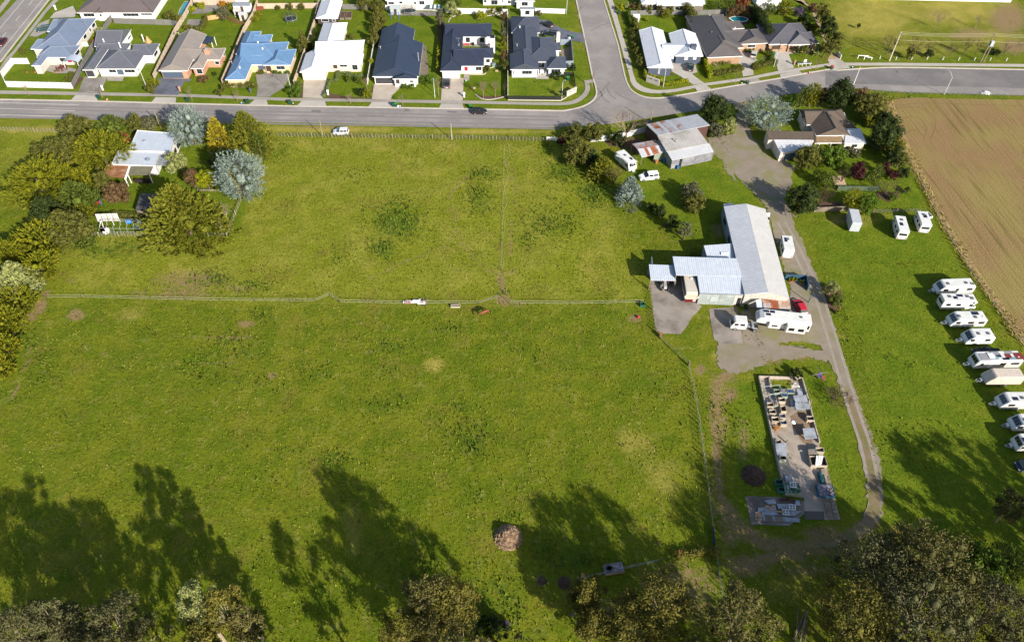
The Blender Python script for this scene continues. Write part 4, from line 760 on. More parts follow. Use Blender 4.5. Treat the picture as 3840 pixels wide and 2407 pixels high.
# ---- barn
s = Shed('barn', 'old iron barn with rust streaked roofs and grey board front', 'J', (1700,800), 'barn')
s.sheets('roof', [(1340,478,4.4),(1968,352,4.4),(1815,220,3.5),(1198,342,3.5)], IRONF, 16, rows=2, pick=lambda i, j: RUST if (j == 1 and i in (1, 2)) else (RUSTP if (i < 9 and (i*7+j*3) % 3 != 0) else IRONF))
s.sheets('roof', [(1445,672,3.3),(1948,572,3.3),(1812,388,4.35),(1335,482,4.35)], FIBRO, 12, rows=2)
s.sheets('roof', [(1512,778,2.5),(2014,672,2.5),(1962,572,3.2),(1448,668,3.2)], IRONF, 12)
s.sheets('roof', [(1095,642,3.0),(1385,592,3.0),(1312,530,2.7),(1030,580,2.7)], RUSTP, 6); s.sheets('roof', [(1147,742,2.3),(1432,672,2.3),(1385,592,2.98),(1095,640,2.98)], RUSTP, 8, pick=lambda i, j: RUST if i in (2, 4, 5) else IRONF)
s.solid([(1340,478,4.3),(1960,356,4.3),(1812,224,3.4),(1202,345,3.4)], OLDRED, drop=.15, inset=.02); s.solid([(1445,672,3.2),(1940,575,3.2),(1812,390,4.2),(1340,484,4.2)], GREENW, drop=.2, inset=.03)
g = s.q([(1512,778,2.45),(2010,674,2.45),(1960,574,3.1),(1450,668,3.1)]); mb = MB(); mb.poly([dn(g[3]), dn(g[0]), g[0], g[3]]).poly([dn(g[1]), dn(g[2]), g[2], g[1]]); mb.build('wall', GREENW, s.root)
for t0, t1, nm in ((0,.19,'wall'),(.195,.245,'window'),(.25,.58,'barn_door'),(.585,1,'barn_door')):
    p, q = g[0].lerp(g[1], t0), g[0].lerp(g[1], t1); MB().bar(Vector((p.x,p.y-.03,1.15)), Vector((q.x,q.y-.03,1.15)), .1, 2.5 if nm != 'window' else 1.6).build(nm, BOARD if nm != 'window' else DARKG, s.root)
g = s.q([(1300,705,2.2),(1432,674,2.2)]); MB().bar(Vector((g[0].x,g[0].y,1.05)), Vector((g[1].x,g[1].y,1.05)), .1, 2.2).build('wall', GREENW, s.root)
for x, y, z in ((1030,582,2.6),(1097,644,2.9),(1147,744,2.2)): v = s.q([(x,y,z)])[0]; MB().box(v.x-.07, v.x+.07, v.y-.07, v.y+.07, 0, v.z).build('lean_to_post', TIMB, s.root)
v = s.q([(1880,430,1.4)])[0]; MB().box(v.x-.2, v.x+.9, v.y-.3, v.y+.05, 1.3, 2.2).build('window', DARKG, s.root)
v = s.q([(1560,550,4)])[0]; MB().lathe(v.x, v.y, [(.12,3),(.12,4.6),(.2,4.6),(.2,4.75)], 8).build('roof_vent', CHROME, s.root)
# ---- flat roofed cottage in the trees
s = Shed('cottage', 'white cottage with flat grey iron roof among golden conifers', 'I', (600,700), 'house')
s.sheets('roof', [(420,432,3.0),(968,446,3.0),(1035,200,3.1),(535,170,3.1)], IRONB, 14); s.sheets('roof', [(200,606,2.7),(752,626,2.7),(822,452,2.8),(285,436,2.8)], IRONB, 10)
par = mat('parapet_paint', c(240,236,230,1.4), c(226,220,214,1.4), 1, .7)
s.solid([(420,432,3.05),(968,446,3.05),(1040,215,3.15),(535,170,3.15)], par, drop=-.12); s.solid([(200,606,2.75),(752,626,2.75),(822,452,2.85),(285,436,2.85)], par, drop=-.1)
g = s.q([(1000,452,1.6),(1070,330,1.6)]); MB().bar(g[0]+Vector((.25,0,0)), g[0].lerp(g[1],.3)+Vector((.25,0,0)), .06, 1.1).build('window', DARKG, s.root); MB().bar(g[0].lerp(g[1],.55)+Vector((.25,0,0)), g[1]+Vector((.25,0,0)), .06, 1.1).build('window', DARKG, s.root)
v = s.q([(425,500,2.9)])[0]; MB().lathe(v.x, v.y, [(.16,2.6),(.16,4.6),(.24,4.6),(.24,4.9)], 8).build('flue', mat('dark_flue', (.05,.05,.06), rough=.5), s.root)
v = s.q([(680,570,2.8)])[0]; MB().lathe(v.x, v.y, [(.04,2.7),(.04,3.2),(.5,3.3),(.55,3.45)], 10).build('satellite_dish', mat('dish_grey', c(170,178,190), rough=.5), s.root)
v = s.q([(620,310,3.1)])[0]; MB().lathe(v.x, v.y, [(.3,3.0),(.3,3.3),(.34,3.3),(.34,3.36)], 10).build('roof_vent', CHROME, s.root)
A_, B_, C_, D_ = s.q([(820,480,2.6),(985,480,2.6),(930,620,2.5),(770,620,2.5)]); PG = mat('pergola_timber', c(176,186,190), c(150,160,164), 1, .8)
for i in range(8): t_ = i/7; MB().bar(A_.lerp(D_, t_), B_.lerp(C_, t_), .1, .14).build('pergola_rafter', PG, s.root); MB().bar(A_.lerp(B_, t_)+Vector((0,0,.12)), D_.lerp(C_, t_)+Vector((0,0,.12)), .08, .1).build('pergola_batten', PG, s.root)
for v in (C_, D_, B_): MB().box(v.x-.07, v.x+.07, v.y-.07, v.y+.07, 0, 2.5).build('pergola_post', PG, s.root)
g = s.q([(412,745,2.3),(690,745,2.3),(740,632,2.6),(450,632,2.6)]); MB().slab(g, .06).build('verandah_roof', mat('mossy_sheet', c(142,136,112), c(112,108,90), .8, .9, rib=(.2,.01)), s.root)
for v in g[:2]: MB().box(v.x-.08, v.x+.08, v.y-.08, v.y+.08, 0, 2.3).build('verandah_post', WHITE, s.root)
v = s.q([(590,850,0)])[0]; MB().box(v.x-1.6, v.x+2.0, v.y, v.y+.6, 0, .9).build('verandah_rail', mat('dark_timber', c(60,48,44), c(44,36,34), 2, .9), s.root)
s = Shed('carport', 'vine grown carport with red brown roof beside the flat roofed cottage', 'I', (260,760), 'carport')
g = s.q([(60,760,2.4),(370,780,2.4),(440,612,2.5),(135,606,2.5)]); MB().slab(g, .08).build('roof', mat('vine_roof', c(178,122,86), c(140,94,66), 1.5, .95, bump=.08, bscale=3, col3=c(196,150,116), scale3=.6), s.root)
MB().slab([v+Vector((0,0,.14)) for v in s.q([(366,800,2.3),(392,790,2.3),(446,630,2.45),(425,630,2.45)])], .2).build('fascia', WHITE, s.root)
for v in g: MB().box(v.x-.08, v.x+.08, v.y-.08, v.y+.08, 0, 2.3).build('post', WHITE, s.root)
s = Shed('garden_shed', 'low weathered shed with black iron roof under the big conifer', 'I', (640,1100), 'shed')
s.sheets('roof', [(505,1195,2.1),(800,1200,2.1),(840,985,2.3),(575,980,2.3)], mat('black_iron', c(92,90,90), c(70,68,70), .8, .85, rib=(.2,.012), col3=c(122,118,110), scale3=.5), 8); s.solid([(515,1190,2.1),(795,1195,2.1),(835,990,2.3),(580,985,2.3)], TIMB)
# ---- weatherboard house on the east side
gK = math.degrees(heading(P('K',905,605,2.6), P('K',1250,605,2.6)))+1
BR = roofm('brown_iron_tiles', c(118,104,92), .82, 'tile', .8, .2)
h = House('farmhouse', 'cream farmhouse with brown gabled roofs inside the round hedge', 'K', (1050,700), CREAM, BR, ang=gK, eave=2.7, pitch=26, capm=mat('brown_iron_ridge', c(96,86,80), rough=.7))
h.wing((905,607),(1170,420),'y','gn'); h.wing((800,490),(1180,320),'x','gh'); h.wing((1120,540),(1300,455),'x','nh'); h.wing((905,607),(1250,560),'y','gn'); h.wing((780,480),(985,395),'x','gn',pitch=22)
a_ = h.at(905,690,2.3); b_ = h.at(1232,690,2.3); c_ = h.at(1215,618,2.6); d_ = h.at(905,615,2.6); MB().slab([a_, b_, c_, d_], .08).build('verandah_roof', mat('mossy_tiles', c(170,146,112), c(146,122,92), .9, .9, ribv=(.34,.012)), h.root)
for t_ in (0, .12, .5, .95): v = a_.lerp(b_, t_); MB().box(v.x-.06, v.x+.06, v.y-.06, v.y+.06, 0, 2.25).build('verandah_post', WHITE, h.root)
MB().bar(a_, b_, .1, .15).build('verandah_beam', WHITE, h.root)
L_ = [h.at(x, y, z) for x, y, z in ((1212,690,2.7),(1452,690,2.7),(1385,530,2.8),(1228,530,2.8))]; MB().slab(L_, .14).build('flat_roof', IRON, h.root)
x0, x1, y0, y1 = L_[0].x+.3, L_[1].x-.3, L_[0].y+.2, L_[2].y-.2; MB().box(x0, x1, y0, y1, 0, 2.6).build('wall', CREAM, h.root)
h.wings.append(dict(x0=x0, x1=x1, y0=y0, y1=y1, e=2.7, t=.1)); h.win(len(h.wings)-1,'f',1275,698,1362,738)
L_ = [h.at(x, y, z) for x, y, z in ((1165,428,2.6),(1240,428,2.6),(1210,357,2.7),(1145,357,2.7))]; MB().slab(L_, .12).build('flat_roof', IRON, h.root); MB().box(L_[0].x+.2, L_[1].x-.2, L_[0].y+.2, L_[2].y, 0, 2.5).build('wall', CREAM, h.root)
h.vent(1045,440,3.4,1.2,.16, MATS['dark_flue']); h.vent(1020,430,3.4,.8,.1); h.win(0,'f',1090,690,1190,740); h.done()
s = Shed('garage', 'long cream garage with brown roof strip and blue roller door', 'K', (640,800), 'garage')
s.sheets('roof', [(385,650,2.8),(880,655,2.8),(872,565,3.1),(362,556,3.1)], BR, 8); s.sheets('roof', [(515,800,2.4),(850,740,2.6),(868,652,2.78),(440,652,2.78)], IRON, 9)
s.solid([(385,650,2.8),(880,655,2.8),(872,565,3.1),(362,556,3.1)], CREAM); s.solid([(515,798,2.4),(848,738,2.6),(866,656,2.75),(445,656,2.75)], CREAM)
g = s.q([(515,798,2.4),(690,770,2.45)]); MB().bar(Vector((g[0].x,g[0].y-.04,2.15)), Vector((g[1].x,g[1].y-.04,2.15)), .1, .5).build('lintel', CREAM, s.root); MB().bar(Vector((g[0].lerp(g[1],.35).x,g[0].lerp(g[1],.35).y-.1,1.)), Vector((g[1].x,g[1].y-.1,1.)), .08, 1.9).build('roller_door', mat('blue_roller', c(92,116,134), rough=.6, ribv=(.12,.01)), s.root)
# ================================================================== FENCES AND POLES
def resample(ps, step):
    out = [ps[0].copy()]; carry = 0.
    for a, b in zip(ps, ps[1:]):
        L = (b-a).length; t = step-carry
        while t < L: out.append(a.lerp(b, t/L)); t += step
        carry = L-(t-step)
    return out
BEIGE = mat('beige_fence_boards', c(222,200,178), c(208,186,164), 1, .85, rib=(.15, .01), obr=.05)
GREYF = mat('grey_fence_boards', c(142,140,136), c(126,124,120), 1, .85, rib=(.15, .01), obr=.06); WHITEF = mat('white_fence_panel', c(240,238,232,1.4), c(226,222,216,1.4), 1, .8, obr=.05); DARKF = mat('dark_fence_boards', c(70,66,66), c(58,54,54), 1, .85, rib=(.15,.01), obr=.08)
def panel_fence(label, zn, L, h, m, step=2.4, th=.07, post=None, name='panel_fence', cat='fence'):
    ps = pts(zn, L); q = []
    for a, b in zip(ps, ps[1:]):
        n = max(1, round((b-a).length/step)); q += [a.lerp(b, i/n) for i in range(n)]
    q.append(ps[-1]); t = thing(name, label, cat, ps[0]); r = relm(q, ps[0])
    for a, b in zip(r, r[1:]):
        a, b = Vector(a), Vector(b); d = (b-a).normalized()*.06; hz = Vector((0,0,h/2+random.uniform(-.02,.02))); MB().bar(a+d+hz, b-d+hz, th, h).build('panel', m, t)
    pm = MB().box(-.07,.07,-.07,.07,-.1,h+.06).mesh('post', post or m)
    for v in r: link('post', pm, t, v)
    return t
panel_fence('white plaster wall around the slate blue corner house', 'A', [(380,825),(180,825),(40,1000),(100,1122),(942,1143)], 1.7, WHITEF, 3, .18, name='garden_wall', cat='wall')
panel_fence('dark grey fence between the slate blue house and dark grey house', 'A', [(945,1140),(1015,1000),(1190,660),(1420,300),(1478,232)], 1.7, GREYF)
panel_fence('grey fence along the back lawn of the dark grey house', 'A', [(1478,306),(2215,327),(2300,350)], 1.7, GREYF)
panel_fence('beige fence left of the pink brick house', 'B', [(578,30),(470,230),(345,430),(150,850),(70,1025)], 1.7, BEIGE)
panel_fence('beige fence between the pink brick house and blue roofed house', 'B', [(1402,60),(1340,235),(1225,425),(1080,780),(948,1092)], 1.7, BEIGE)
panel_fence('beige fence between the blue roofed house and white roofed house', 'B', [(2195,60),(2130,335),(2010,700),(1870,1112)], 1.7, BEIGE)
panel_fence('beige back fence behind the trampoline lawn', 'B', [(1402,118),(2180,110)], 1.7, BEIGE)
panel_fence('beige back fence behind the shrubs of the pink brick house', 'B', [(580,66),(1120,74)], 1.7, BEIGE)
panel_fence('weathered grey fence beside the raised garden boxes', 'C', [(705,122),(1070,128)], 1.6, GREYF)
panel_fence('white back fence behind the oval trampoline', 'C', [(1262,138),(1830,136),(1990,160)], 1.7, WHITEF)
panel_fence('white block fence behind the curved garden', 'D', [(240,165),(460,180),(900,186),(1040,192)], 1.7, WHITEF, th=.16)
panel_fence('stepped white wall beside the side street lawn', 'D', [(1400,168),(1600,175),(1780,180)], 1.5, WHITEF, th=.16)
panel_fence('white fence left of the navy gabled house', 'C', [(1112,600),(1065,880),(1028,1092)], 1.6, WHITEF)
panel_fence('dark fence between the navy gabled house and navy U shaped house', 'C', [(2012,305),(1985,640),(1958,925)], 1.7, DARKF)
panel_fence('pale boundary fence left of the charcoal corner house', 'D', [(1042,200),(1044,700),(1046,1288)], 1.5, WHITEF)
SCREEN = mat('dark_mesh', (.02,.022,.022), rough=.6)
n_ = SCREEN.node_tree; tr = n_.nodes.new('ShaderNodeBsdfTransparent'); mx = n_.nodes.new('ShaderNodeMixShader'); mx.inputs[0].default_value = .55; n_.links.new(tr.outputs[0], mx.inputs[1]); n_.links.new(n_.nodes['Principled BSDF'].outputs[0], mx.inputs[2]); n_.links.new(mx.outputs[0], n_.nodes['Material Output'].inputs[0])
t = panel_fence('black mesh fence on a white kerb around the corner front lawn', 'D', [(1046,1290),(1380,1294),(1725,1298)], 1.3, SCREEN, post=BLACK)
t = panel_fence('black mesh fence beside the corner lawn near the street sign wall', 'D', [(1772,985),(1890,985),(1915,1130)], 1.2, SCREEN, post=BLACK)
mb = MB(); strip(mb, pts('D', [(1046,1294),(1725,1302),(1800,1260)]), -.12, .12, 0, .2); tag(mb.build('garden_kerb', KERB), kind='structure')
for zn, L in (('D',[(280,290),(300,240),(360,210),(455,190)]),('D',[(640,250),(700,245),(780,205),(940,195)]),('D',[(550,965),(740,968),(770,940),(800,885),(890,862),(960,856)]),('D',[(628,1222),(690,1275),(800,1294),(940,1270),(1030,1240)])):
    mb = MB(); strip(mb, smooth_line(pts(zn, L)), -.1, .1, 0, .15); tag(mb.build('garden_kerb', KERB), kind='structure')
def entry_wall(label, zn, a, b, h=1.7, words=((.1,.45),(.62,.85))):
    p, q = P(zn, *a), P(zn, *b); L = (q-p).length; t = thing('entrance_sign_wall', label, 'sign', p, heading(p, q))
    MB().box(0, L, -.15, .15, -.1, h).build('wall', mat('sign_plaster', c(214,206,196), c(200,192,182), 1, .85), t); MB().box(-.05, L+.05, -.2, .2, h, h+.08).build('coping', KERB, t)
    r = random.Random(5)
    for w0, w1 in words:                                  # worn lettering, too small in the photograph to read
        mb = MB(); x = w0*L
        while x < w1*L:
            k = r.uniform(.1, .17); z0 = h-.55; mb.box(x, x+.045, -.17, -.152, z0, z0+.3)
            if r.random() < .7: mb.box(x+.05, x+k, -.17, -.152, z0+r.choice((0,.13,.25)), z0+r.choice((.3,.19)))
            x += k+.05
        tag(mb.build('lettering', mat('dark_letters', c(70,72,84), rough=.7), t), kind='stuff')
entry_wall('plaster entrance sign wall with two dark words behind the hedge corner', 'E', (1110,1050), (1275,1108)); entry_wall('pale plaster entrance sign wall at the black mesh fence', 'D', (1800,1250), (1925,1188), 1.5)
panel_fence('grey panel fence below the topiary row', 'E', [(905,200),(1300,195),(1690,195)], 1.5, GREYF); panel_fence('pale panel fence behind the brown tiled house', 'E', [(1700,190),(1790,195),(2095,185)], 1.5, GREYF)
panel_fence('thin dark fence between the white roofed and brown tiled houses', 'E', [(1765,440),(1830,610),(1905,790)], 1.5, DARKF)
panel_fence('white timber gate panels at the gravel lane', 'F', [(2010,700),(2065,760)], 1.2, WHITEF, 1.2); panel_fence('grey fence beside the oval pool', 'F', [(560,170),(590,225)], 1.4, GREYF)
panel_fence('grey fence beside the lane hedge', 'F', [(1030,640),(1125,650)], 1.5, GREYF); panel_fence('white wall behind the lane house garden', 'F', [(910,120),(1230,140),(1480,150)], 1.2, WHITEF)
panel_fence('weathered picket fence behind the covered motorhome', 'K', [(880,1440),(1060,1432),(1245,1425)], 1.3, TIMB, .45); panel_fence('green picket fence behind the farmhouse garden', 'K', [(1130,1205),(1330,1205),(1570,1210)], 1.3, mat('green_boards', c(96,112,90), c(84,98,78), 1, .85, obr=.1), .6)
panel_fence('white iron fence behind the bare tree at the barn', 'J', [(530,556),(740,540),(960,500),(1180,440)], 1.6, mat('white_iron_sheet', c(226,228,230,1.5), c(196,198,200,1.5), 1, .6, rib=(.15,.012), obr=.08), 1.8); panel_fence('short white fence beside the dark red shrub', 'J', [(0,535),(120,540)], 1., WHITEF)
panel_fence('blue painted screen around the potted plants at the workshop', 'L', [(1735,830),(1935,835),(1960,945)], 1.4, mat('blue_screen', c(62,104,134), c(50,88,116), 1, .7), 1.2)
panel_fence('dark blue tarpaulin hung on the paddock fence', 'Q', [(1858,230),(1868,430)], .9, mat('blue_tarp', c(30,56,110), c(24,46,92), 2, .6), 1.8); panel_fence('dark timber rail fence east of the gravel lane house', 'K', [(1470,700),(1560,745),(1640,780)], 1.2, TIMB, .6)
def post_fence(label, zn, L, step=.85, h=1.15, wires=3, r=.065, wm=None, big=6, name='post_and_wire_fence', m=None, tilt=.1):
    ps = resample(pts(zn, L), step); t = thing(name, label, 'fence', ps[0]); m = m or POSTM
    A_ = [MB().tube([(0,0,-.1),(random.uniform(-tilt,tilt),random.uniform(-tilt,tilt),h*random.uniform(.9,1.08))], r, 5).mesh('batten', m) for _ in range(4)]; B_ = MB().tube([(0,0,-.1),(0,0,h+.12)], r*1.9, 6).mesh('post', m)
    for i, v in enumerate(relm(ps, ps[0])): link('post' if i % big == 0 else 'batten', B_ if i % big == 0 else A_[i % 4], t, v)
    for k in range(wires):
        mb = MB(); z = h*(k+1)/(wires+.3); mb.tube([Vector(v)+Vector((0,0,z)) for v in relm(ps[::big]+[ps[-1]], ps[0])], .014, 3); mb.build('wire', wm or CHROME, t)
    return t
post_fence('batten fence along the road verge from the golden conifer to the barn shrubs', 'W', [(640,322),(900,325),(1100,328),(1290,333)])
post_fence('batten fence along the road verge west of the conifers', 'H', [(-40,250),(0,253),(280,262),(520,270)])
post_fence('short batten fence between the roadside conifers and paddock', 'H', [(540,300),(600,350)])
post_fence('batten fence on the east side of the cottage garden', 'H', [(2072,850),(2030,960),(1955,1160)]); post_fence('batten fence below the cottage conifer', 'H', [(1955,1165),(1780,1160)]); post_fence('batten fence below the frame of the old tunnel house', 'H', [(1350,1162),(1000,1160),(660,1164)], .7)
post_fence('post and batten fence between paddock and workshop apron', 'P', [(1020,250),(1040,430),(1065,600),(1090,750)], 1.0, m=TIMB); post_fence('post and batten fence from the concrete apron to the scrap yard', 'P', [(1140,815),(1300,970),(1460,1115)], 1.3, m=TIMB)
post_fence('long leaning batten fence beside the scrap yard', 'W', [(1622,862),(1640,950),(1655,1060),(1668,1160),(1680,1262)], 1.1, r=.055, m=TIMB, tilt=.2); post_fence('sagging wire fence running into the gum trees', 'Q', [(1880,470),(1915,750),(1965,1020),(1985,1180)], 2.2, m=TIMB)
post_fence('wire fence between the caravan paddock and ploughed field', 'W', [(2128,385),(2172,436),(2218,530),(2300,665),(2412,818)], 1.6, 1.0, m=TIMB); post_fence('wire fence behind the two parked motorhomes', 'K', [(1520,1448),(1700,1448),(2035,1440)], .9, 1.0, m=TIMB)
post_fence('wire fence with leaning pickets above the old trough', 'Q', [(340,820),(640,760),(900,690),(1100,640),(1340,590)], 1.6, .9, m=TIMB, tilt=.3); post_fence('wire fence posts at the left conifer row', 'U', [(430,410),(270,670),(190,820),(90,1000)], 3.2, 1.1); post_fence('wooden rail hurdle beside the golden conifer', 'H', [(655,1160),(745,1155)], .6, .8, 3)
post_fence('row of short white marker posts along the new footpath', 'X', [(545,762),(800,775),(1120,770),(1400,775),(1700,780),(1970,782),(2300,795)], 4.6, .8, 0, .045, m=WHITE, big=1); post_fence('roadside fence hidden in grass by the ploughed field', 'X', [(420,1185),(900,1215),(1600,1228),(2400,1250)], 1.8, .9, 3, .05, m=TIMB)
# electric tape fences
TAPE = mat('white_tape', c(222,220,200), rough=.7); STAKE = mat('stake', c(60,50,44), rough=.8)
def tape_fence(label, zn, L, hs=(.45,.95), step=7., sag=.1, w=.03):
    P_ = pts(zn, L); t = thing('electric_tape_fence', label, 'fence', P_[0]); ps = (resample(P_, step) if step < 50 else P_[:-1])+[P_[-1]]
    sm = MB().tube([(0,0,-.1),(0,0,1.05)], .035, 5).mesh('stake', STAKE)
    for v in relm(ps if step < 50 else [P_[0]], P_[0]): link('stake', sm, t, v)
    for hz in hs:
        q = []
        for a, b in zip(ps, ps[1:]):
            for k in range(4): f = k/4; v = a.lerp(b, f); q.append(Vector((v.x, v.y, hz-sag*4*f*(1-f)*random.random())))
        q.append(Vector((*ps[-1].xy, hz))); mb = MB(); strip(mb, [Vector(v) for v in relm(q, (P_[0].x, P_[0].y, 0))], -w/2, w/2, 0, .02)
        mb.v = [(x, y, z+q[min(i//4, len(q)-1)].z) for i, (x, y, z) in enumerate(mb.v)]; mb.build('tape', TAPE, t)
    return t
tape_fence('white electric tape across the paddock from the left trees to the kink', 'W', [(112,703),(190,702),(330,706),(600,711),(745,711)]); tape_fence('white electric tape bent up to a corner stake', 'W', [(745,711),(783,694),(801,714)], step=3)
tape_fence('white electric tape beside the painted jump poles', 'W', [(801,714),(950,717),(1080,716),(1130,717),(1175,702)]); tape_fence('white electric tape east of the gateway to the apron', 'W', [(1200,716),(1350,718),(1516,714)])
tape_fence('loose white tape strung up the middle of the paddock', 'a', [(985,900),(995,700),(1000,450),(1005,280),(1010,80),(1012,-60)], (.3,), 9, w=.022); tape_fence('fallen white tape curling beside the straight one', 'a', [(985,895),(1005,850),(990,700),(1014,590),(1000,470),(1035,390),(1008,290),(1040,200),(1015,90),(1055,40),(1040,-40)], (.06,), 60, .0, .022)
# poles
def pole(label, zn, b, h, r=.14, m=None, arms=(), name='power_pole', group=None):
    p = P(zn, *b); t = thing(name, label, 'pole', p, 0, group); MB().tube([(0,0,-.2),(0,0,h)], [r, r*.7], 8).build('shaft', m or POSTM, t)
    for z, Lh in arms: MB().bar((0,-Lh,z), (0,Lh,z), .1, .12).build('crossarm', TIMB, t)
    return t
t = pole('tall pale power pole beside the new footpath', 's', (3334.7,228.7), 8.7, .2, mat('pale_pole', c(236,222,200), c(210,196,176), 2, .9), ((8.3,.9),(6.2,.5))); MB().box(-.45,-.1,-.2,.2,5,5.6).build('switch_box', BLACK, t)
t = pole('twin legged power pole carrying a grey transformer', 's', (3676,234), 8.6, .17, None, ((8.3,.9),(6.4,.5))); MB().tube([(.9,0,-.2),(.9,0,5.2)], .15, 8).build('shaft', POSTM, t)
mb = MB().box(-.3,1.3,-.45,.45,5.0,5.15); mb.build('platform', CHROME, t); MB().box(.1,1.0,-.45,.4,5.15,6.5).build('transformer', mat('transformer_grey', c(196,206,208), rough=.5), t, bevel=.08)
A_, B_ = G(3334.7,228.7), G(3676,234); E_ = B_+(B_-A_)*.7
for lab, z, off in (('upper power line between the two road poles', 8.4, .8), ('middle power line between the two road poles', 8.4, 0.), ('third power line between the two road poles', 8.4, -.8), ('lower line pair slung under the power lines', 6.3, .2)):
    q = []
    for a, b in ((A_, B_), (B_, E_)): q += [a.lerp(b, k/8)+Vector((0, off, z-1.1*4*(k/8)*(1-k/8)*.35)) for k in range(8)]
    o = MB().tube([v-A_ for v in q], .035, 4).build('power_line', mat('wire_grey', c(190,184,150), rough=.6)); o.location = A_; tag(o, lab, 'cable')
pole('leaning timber pole beside the cottage roof', 's', (603,482.4), 5.2, .15); pole('timber pole beside the silver wagon on the verge', 's', (1211,513.3), 4.8, .11); pole('grey timber pole in the middle of the verge fence', 's', (1694,524), 4.8, .13, mat('grey_pole', c(200,186,172), c(176,164,152), 2, .9)); pole('timber pole behind the rusty barn roof', 's', (2438,463), 4.8, .15)
pole('slim white pole at the edge of the round hedge', 's', (3200,320), 5.5, .09, WHITE); pole('short blue bollard post beside the red car', 'Z', (2000,205), 2.2, .12, mat('blue_post', c(66,104,132), rough=.7), name='post'); pole('leaning stake at the barn corner', 'J', (2000,760), 2.6, .06); pole('tall pole leaning behind the blue potted plant screen', 'L', (1940,830), 1.9, .06, MATS['blue_screen'], name='post')
LAMP = mat('lamp_white', c(226,232,230), rough=.4)
def lamp(label, b, h, dx=0., dy=-1.2):
    p = G(*b); t = thing('street_lamp', label, 'street lamp', p, 0, 'street lamps'); q = [(0,0,0),(0,0,h*.8)]+[(dx*k, dy*k, h*.8+(h*.2)*math.sin(k*1.57)) for k in (.25,.5,.75,1)]
    MB().tube(q, [.085,.065,.055,.05,.05,.045], 7).build('column', LAMP, t); MB().ball(dx*1.2, dy*1.2, h, .2 if abs(dx) < abs(dy) else .45, .45 if abs(dx) < abs(dy) else .2, .1, 8, 4).build('lantern', CHROME, t)
lamp('street lamp on the lawn of the dark grey house', (551,332), 6.2, .3, -1.); lamp('street lamp on the drive of the blue roofed house', (1093.5,346), 6., .2, -1.); lamp('street lamp beside the dark ute driveway', (1631,368), 6.3, .1, -1.); lamp('street lamp at the black mesh corner fence', (2106.4,373), 6.3, .4, -.9); lamp('street lamp beside the entrance sign wall', (2486.5,327), 6.2, -.9, -.3); lamp('street lamp at the wide garage driveway hedge', (2901,252), 6.2, .2, -1.1); lamp('curved street lamp on the ploughed field side of the bend', (3540,356), 6.4, -.9, 1.4); lamp('street lamp beside the stepped white wall', (2124,52), 6.2, .5, .2)
# white entrance rails
for lab, L in (('white T shaped barrier beside the lane gate', [((930,810),.0),((960,720),1.2)]), ('white angled pipe barrier beside the lane gate', [((1120,840),.1),((1385,760),1.0)])):
    a, b = P('q', *L[0][0]), P('q', *L[1][0], L[1][1]); o = thing('barrier', lab, 'barrier', a); MB().bar((0,0,.0), (0,0,1.1), .15, .15).build('upright', WHITE, o); v = Vector((b.x-a.x, b.y-a.y, 0)); v = v if v.length > 1 else Vector((3,.2,0)); MB().bar((0,0,1.0), (v.x,v.y,.75), .12, .16).build('rail', WHITE, o); MB().bar((v.x,v.y,0), (v.x,v.y,.8), .14, .14).build('upright', WHITE, o)
# ================================================================== VEHICLES
def paint(n, col): return mat('paint_'+n, col, rough=.28, spec=.5)
HL = mat('headlight', (.7,.72,.75), rough=.15); TL = mat('tail_light', (.45,.02,.02), rough=.25); PLATE = mat('number_plate', (.75,.75,.72), rough=.5)
def wheel(t, x, y, r=.33, wd=.22, sgn=1):
    mb = MB().tube([(0,-wd/2,0),(0,wd/2,0)], r, 14); o = mb.build('wheel', RUBBER, t); o.location = (x, y, r)
    MB().tube([(0,0,0),(0,(wd/2+.012)*sgn,0)], r*.62, 10).build('rim', ALLOY, o)
def loft(mb, secs):                                       # secs: list of (x, [(y, z)...]) closed rings
    k = len(mb.v); n = len(secs[0][1])
    for x, rg in secs: mb.v += [(x, y, z) for y, z in rg]
    for i in range(len(secs)-1):
        for j in range(n): a = k+i*n; mb.f.append((a+j, a+(j+1) % n, a+n+(j+1) % n, a+n+j)); mb.m.append(0)
    mb.f.append(tuple(k+j for j in reversed(range(n)))); mb.f.append(tuple(k+(len(secs)-1)*n+j for j in range(n))); mb.m += [0, 0]; return mb
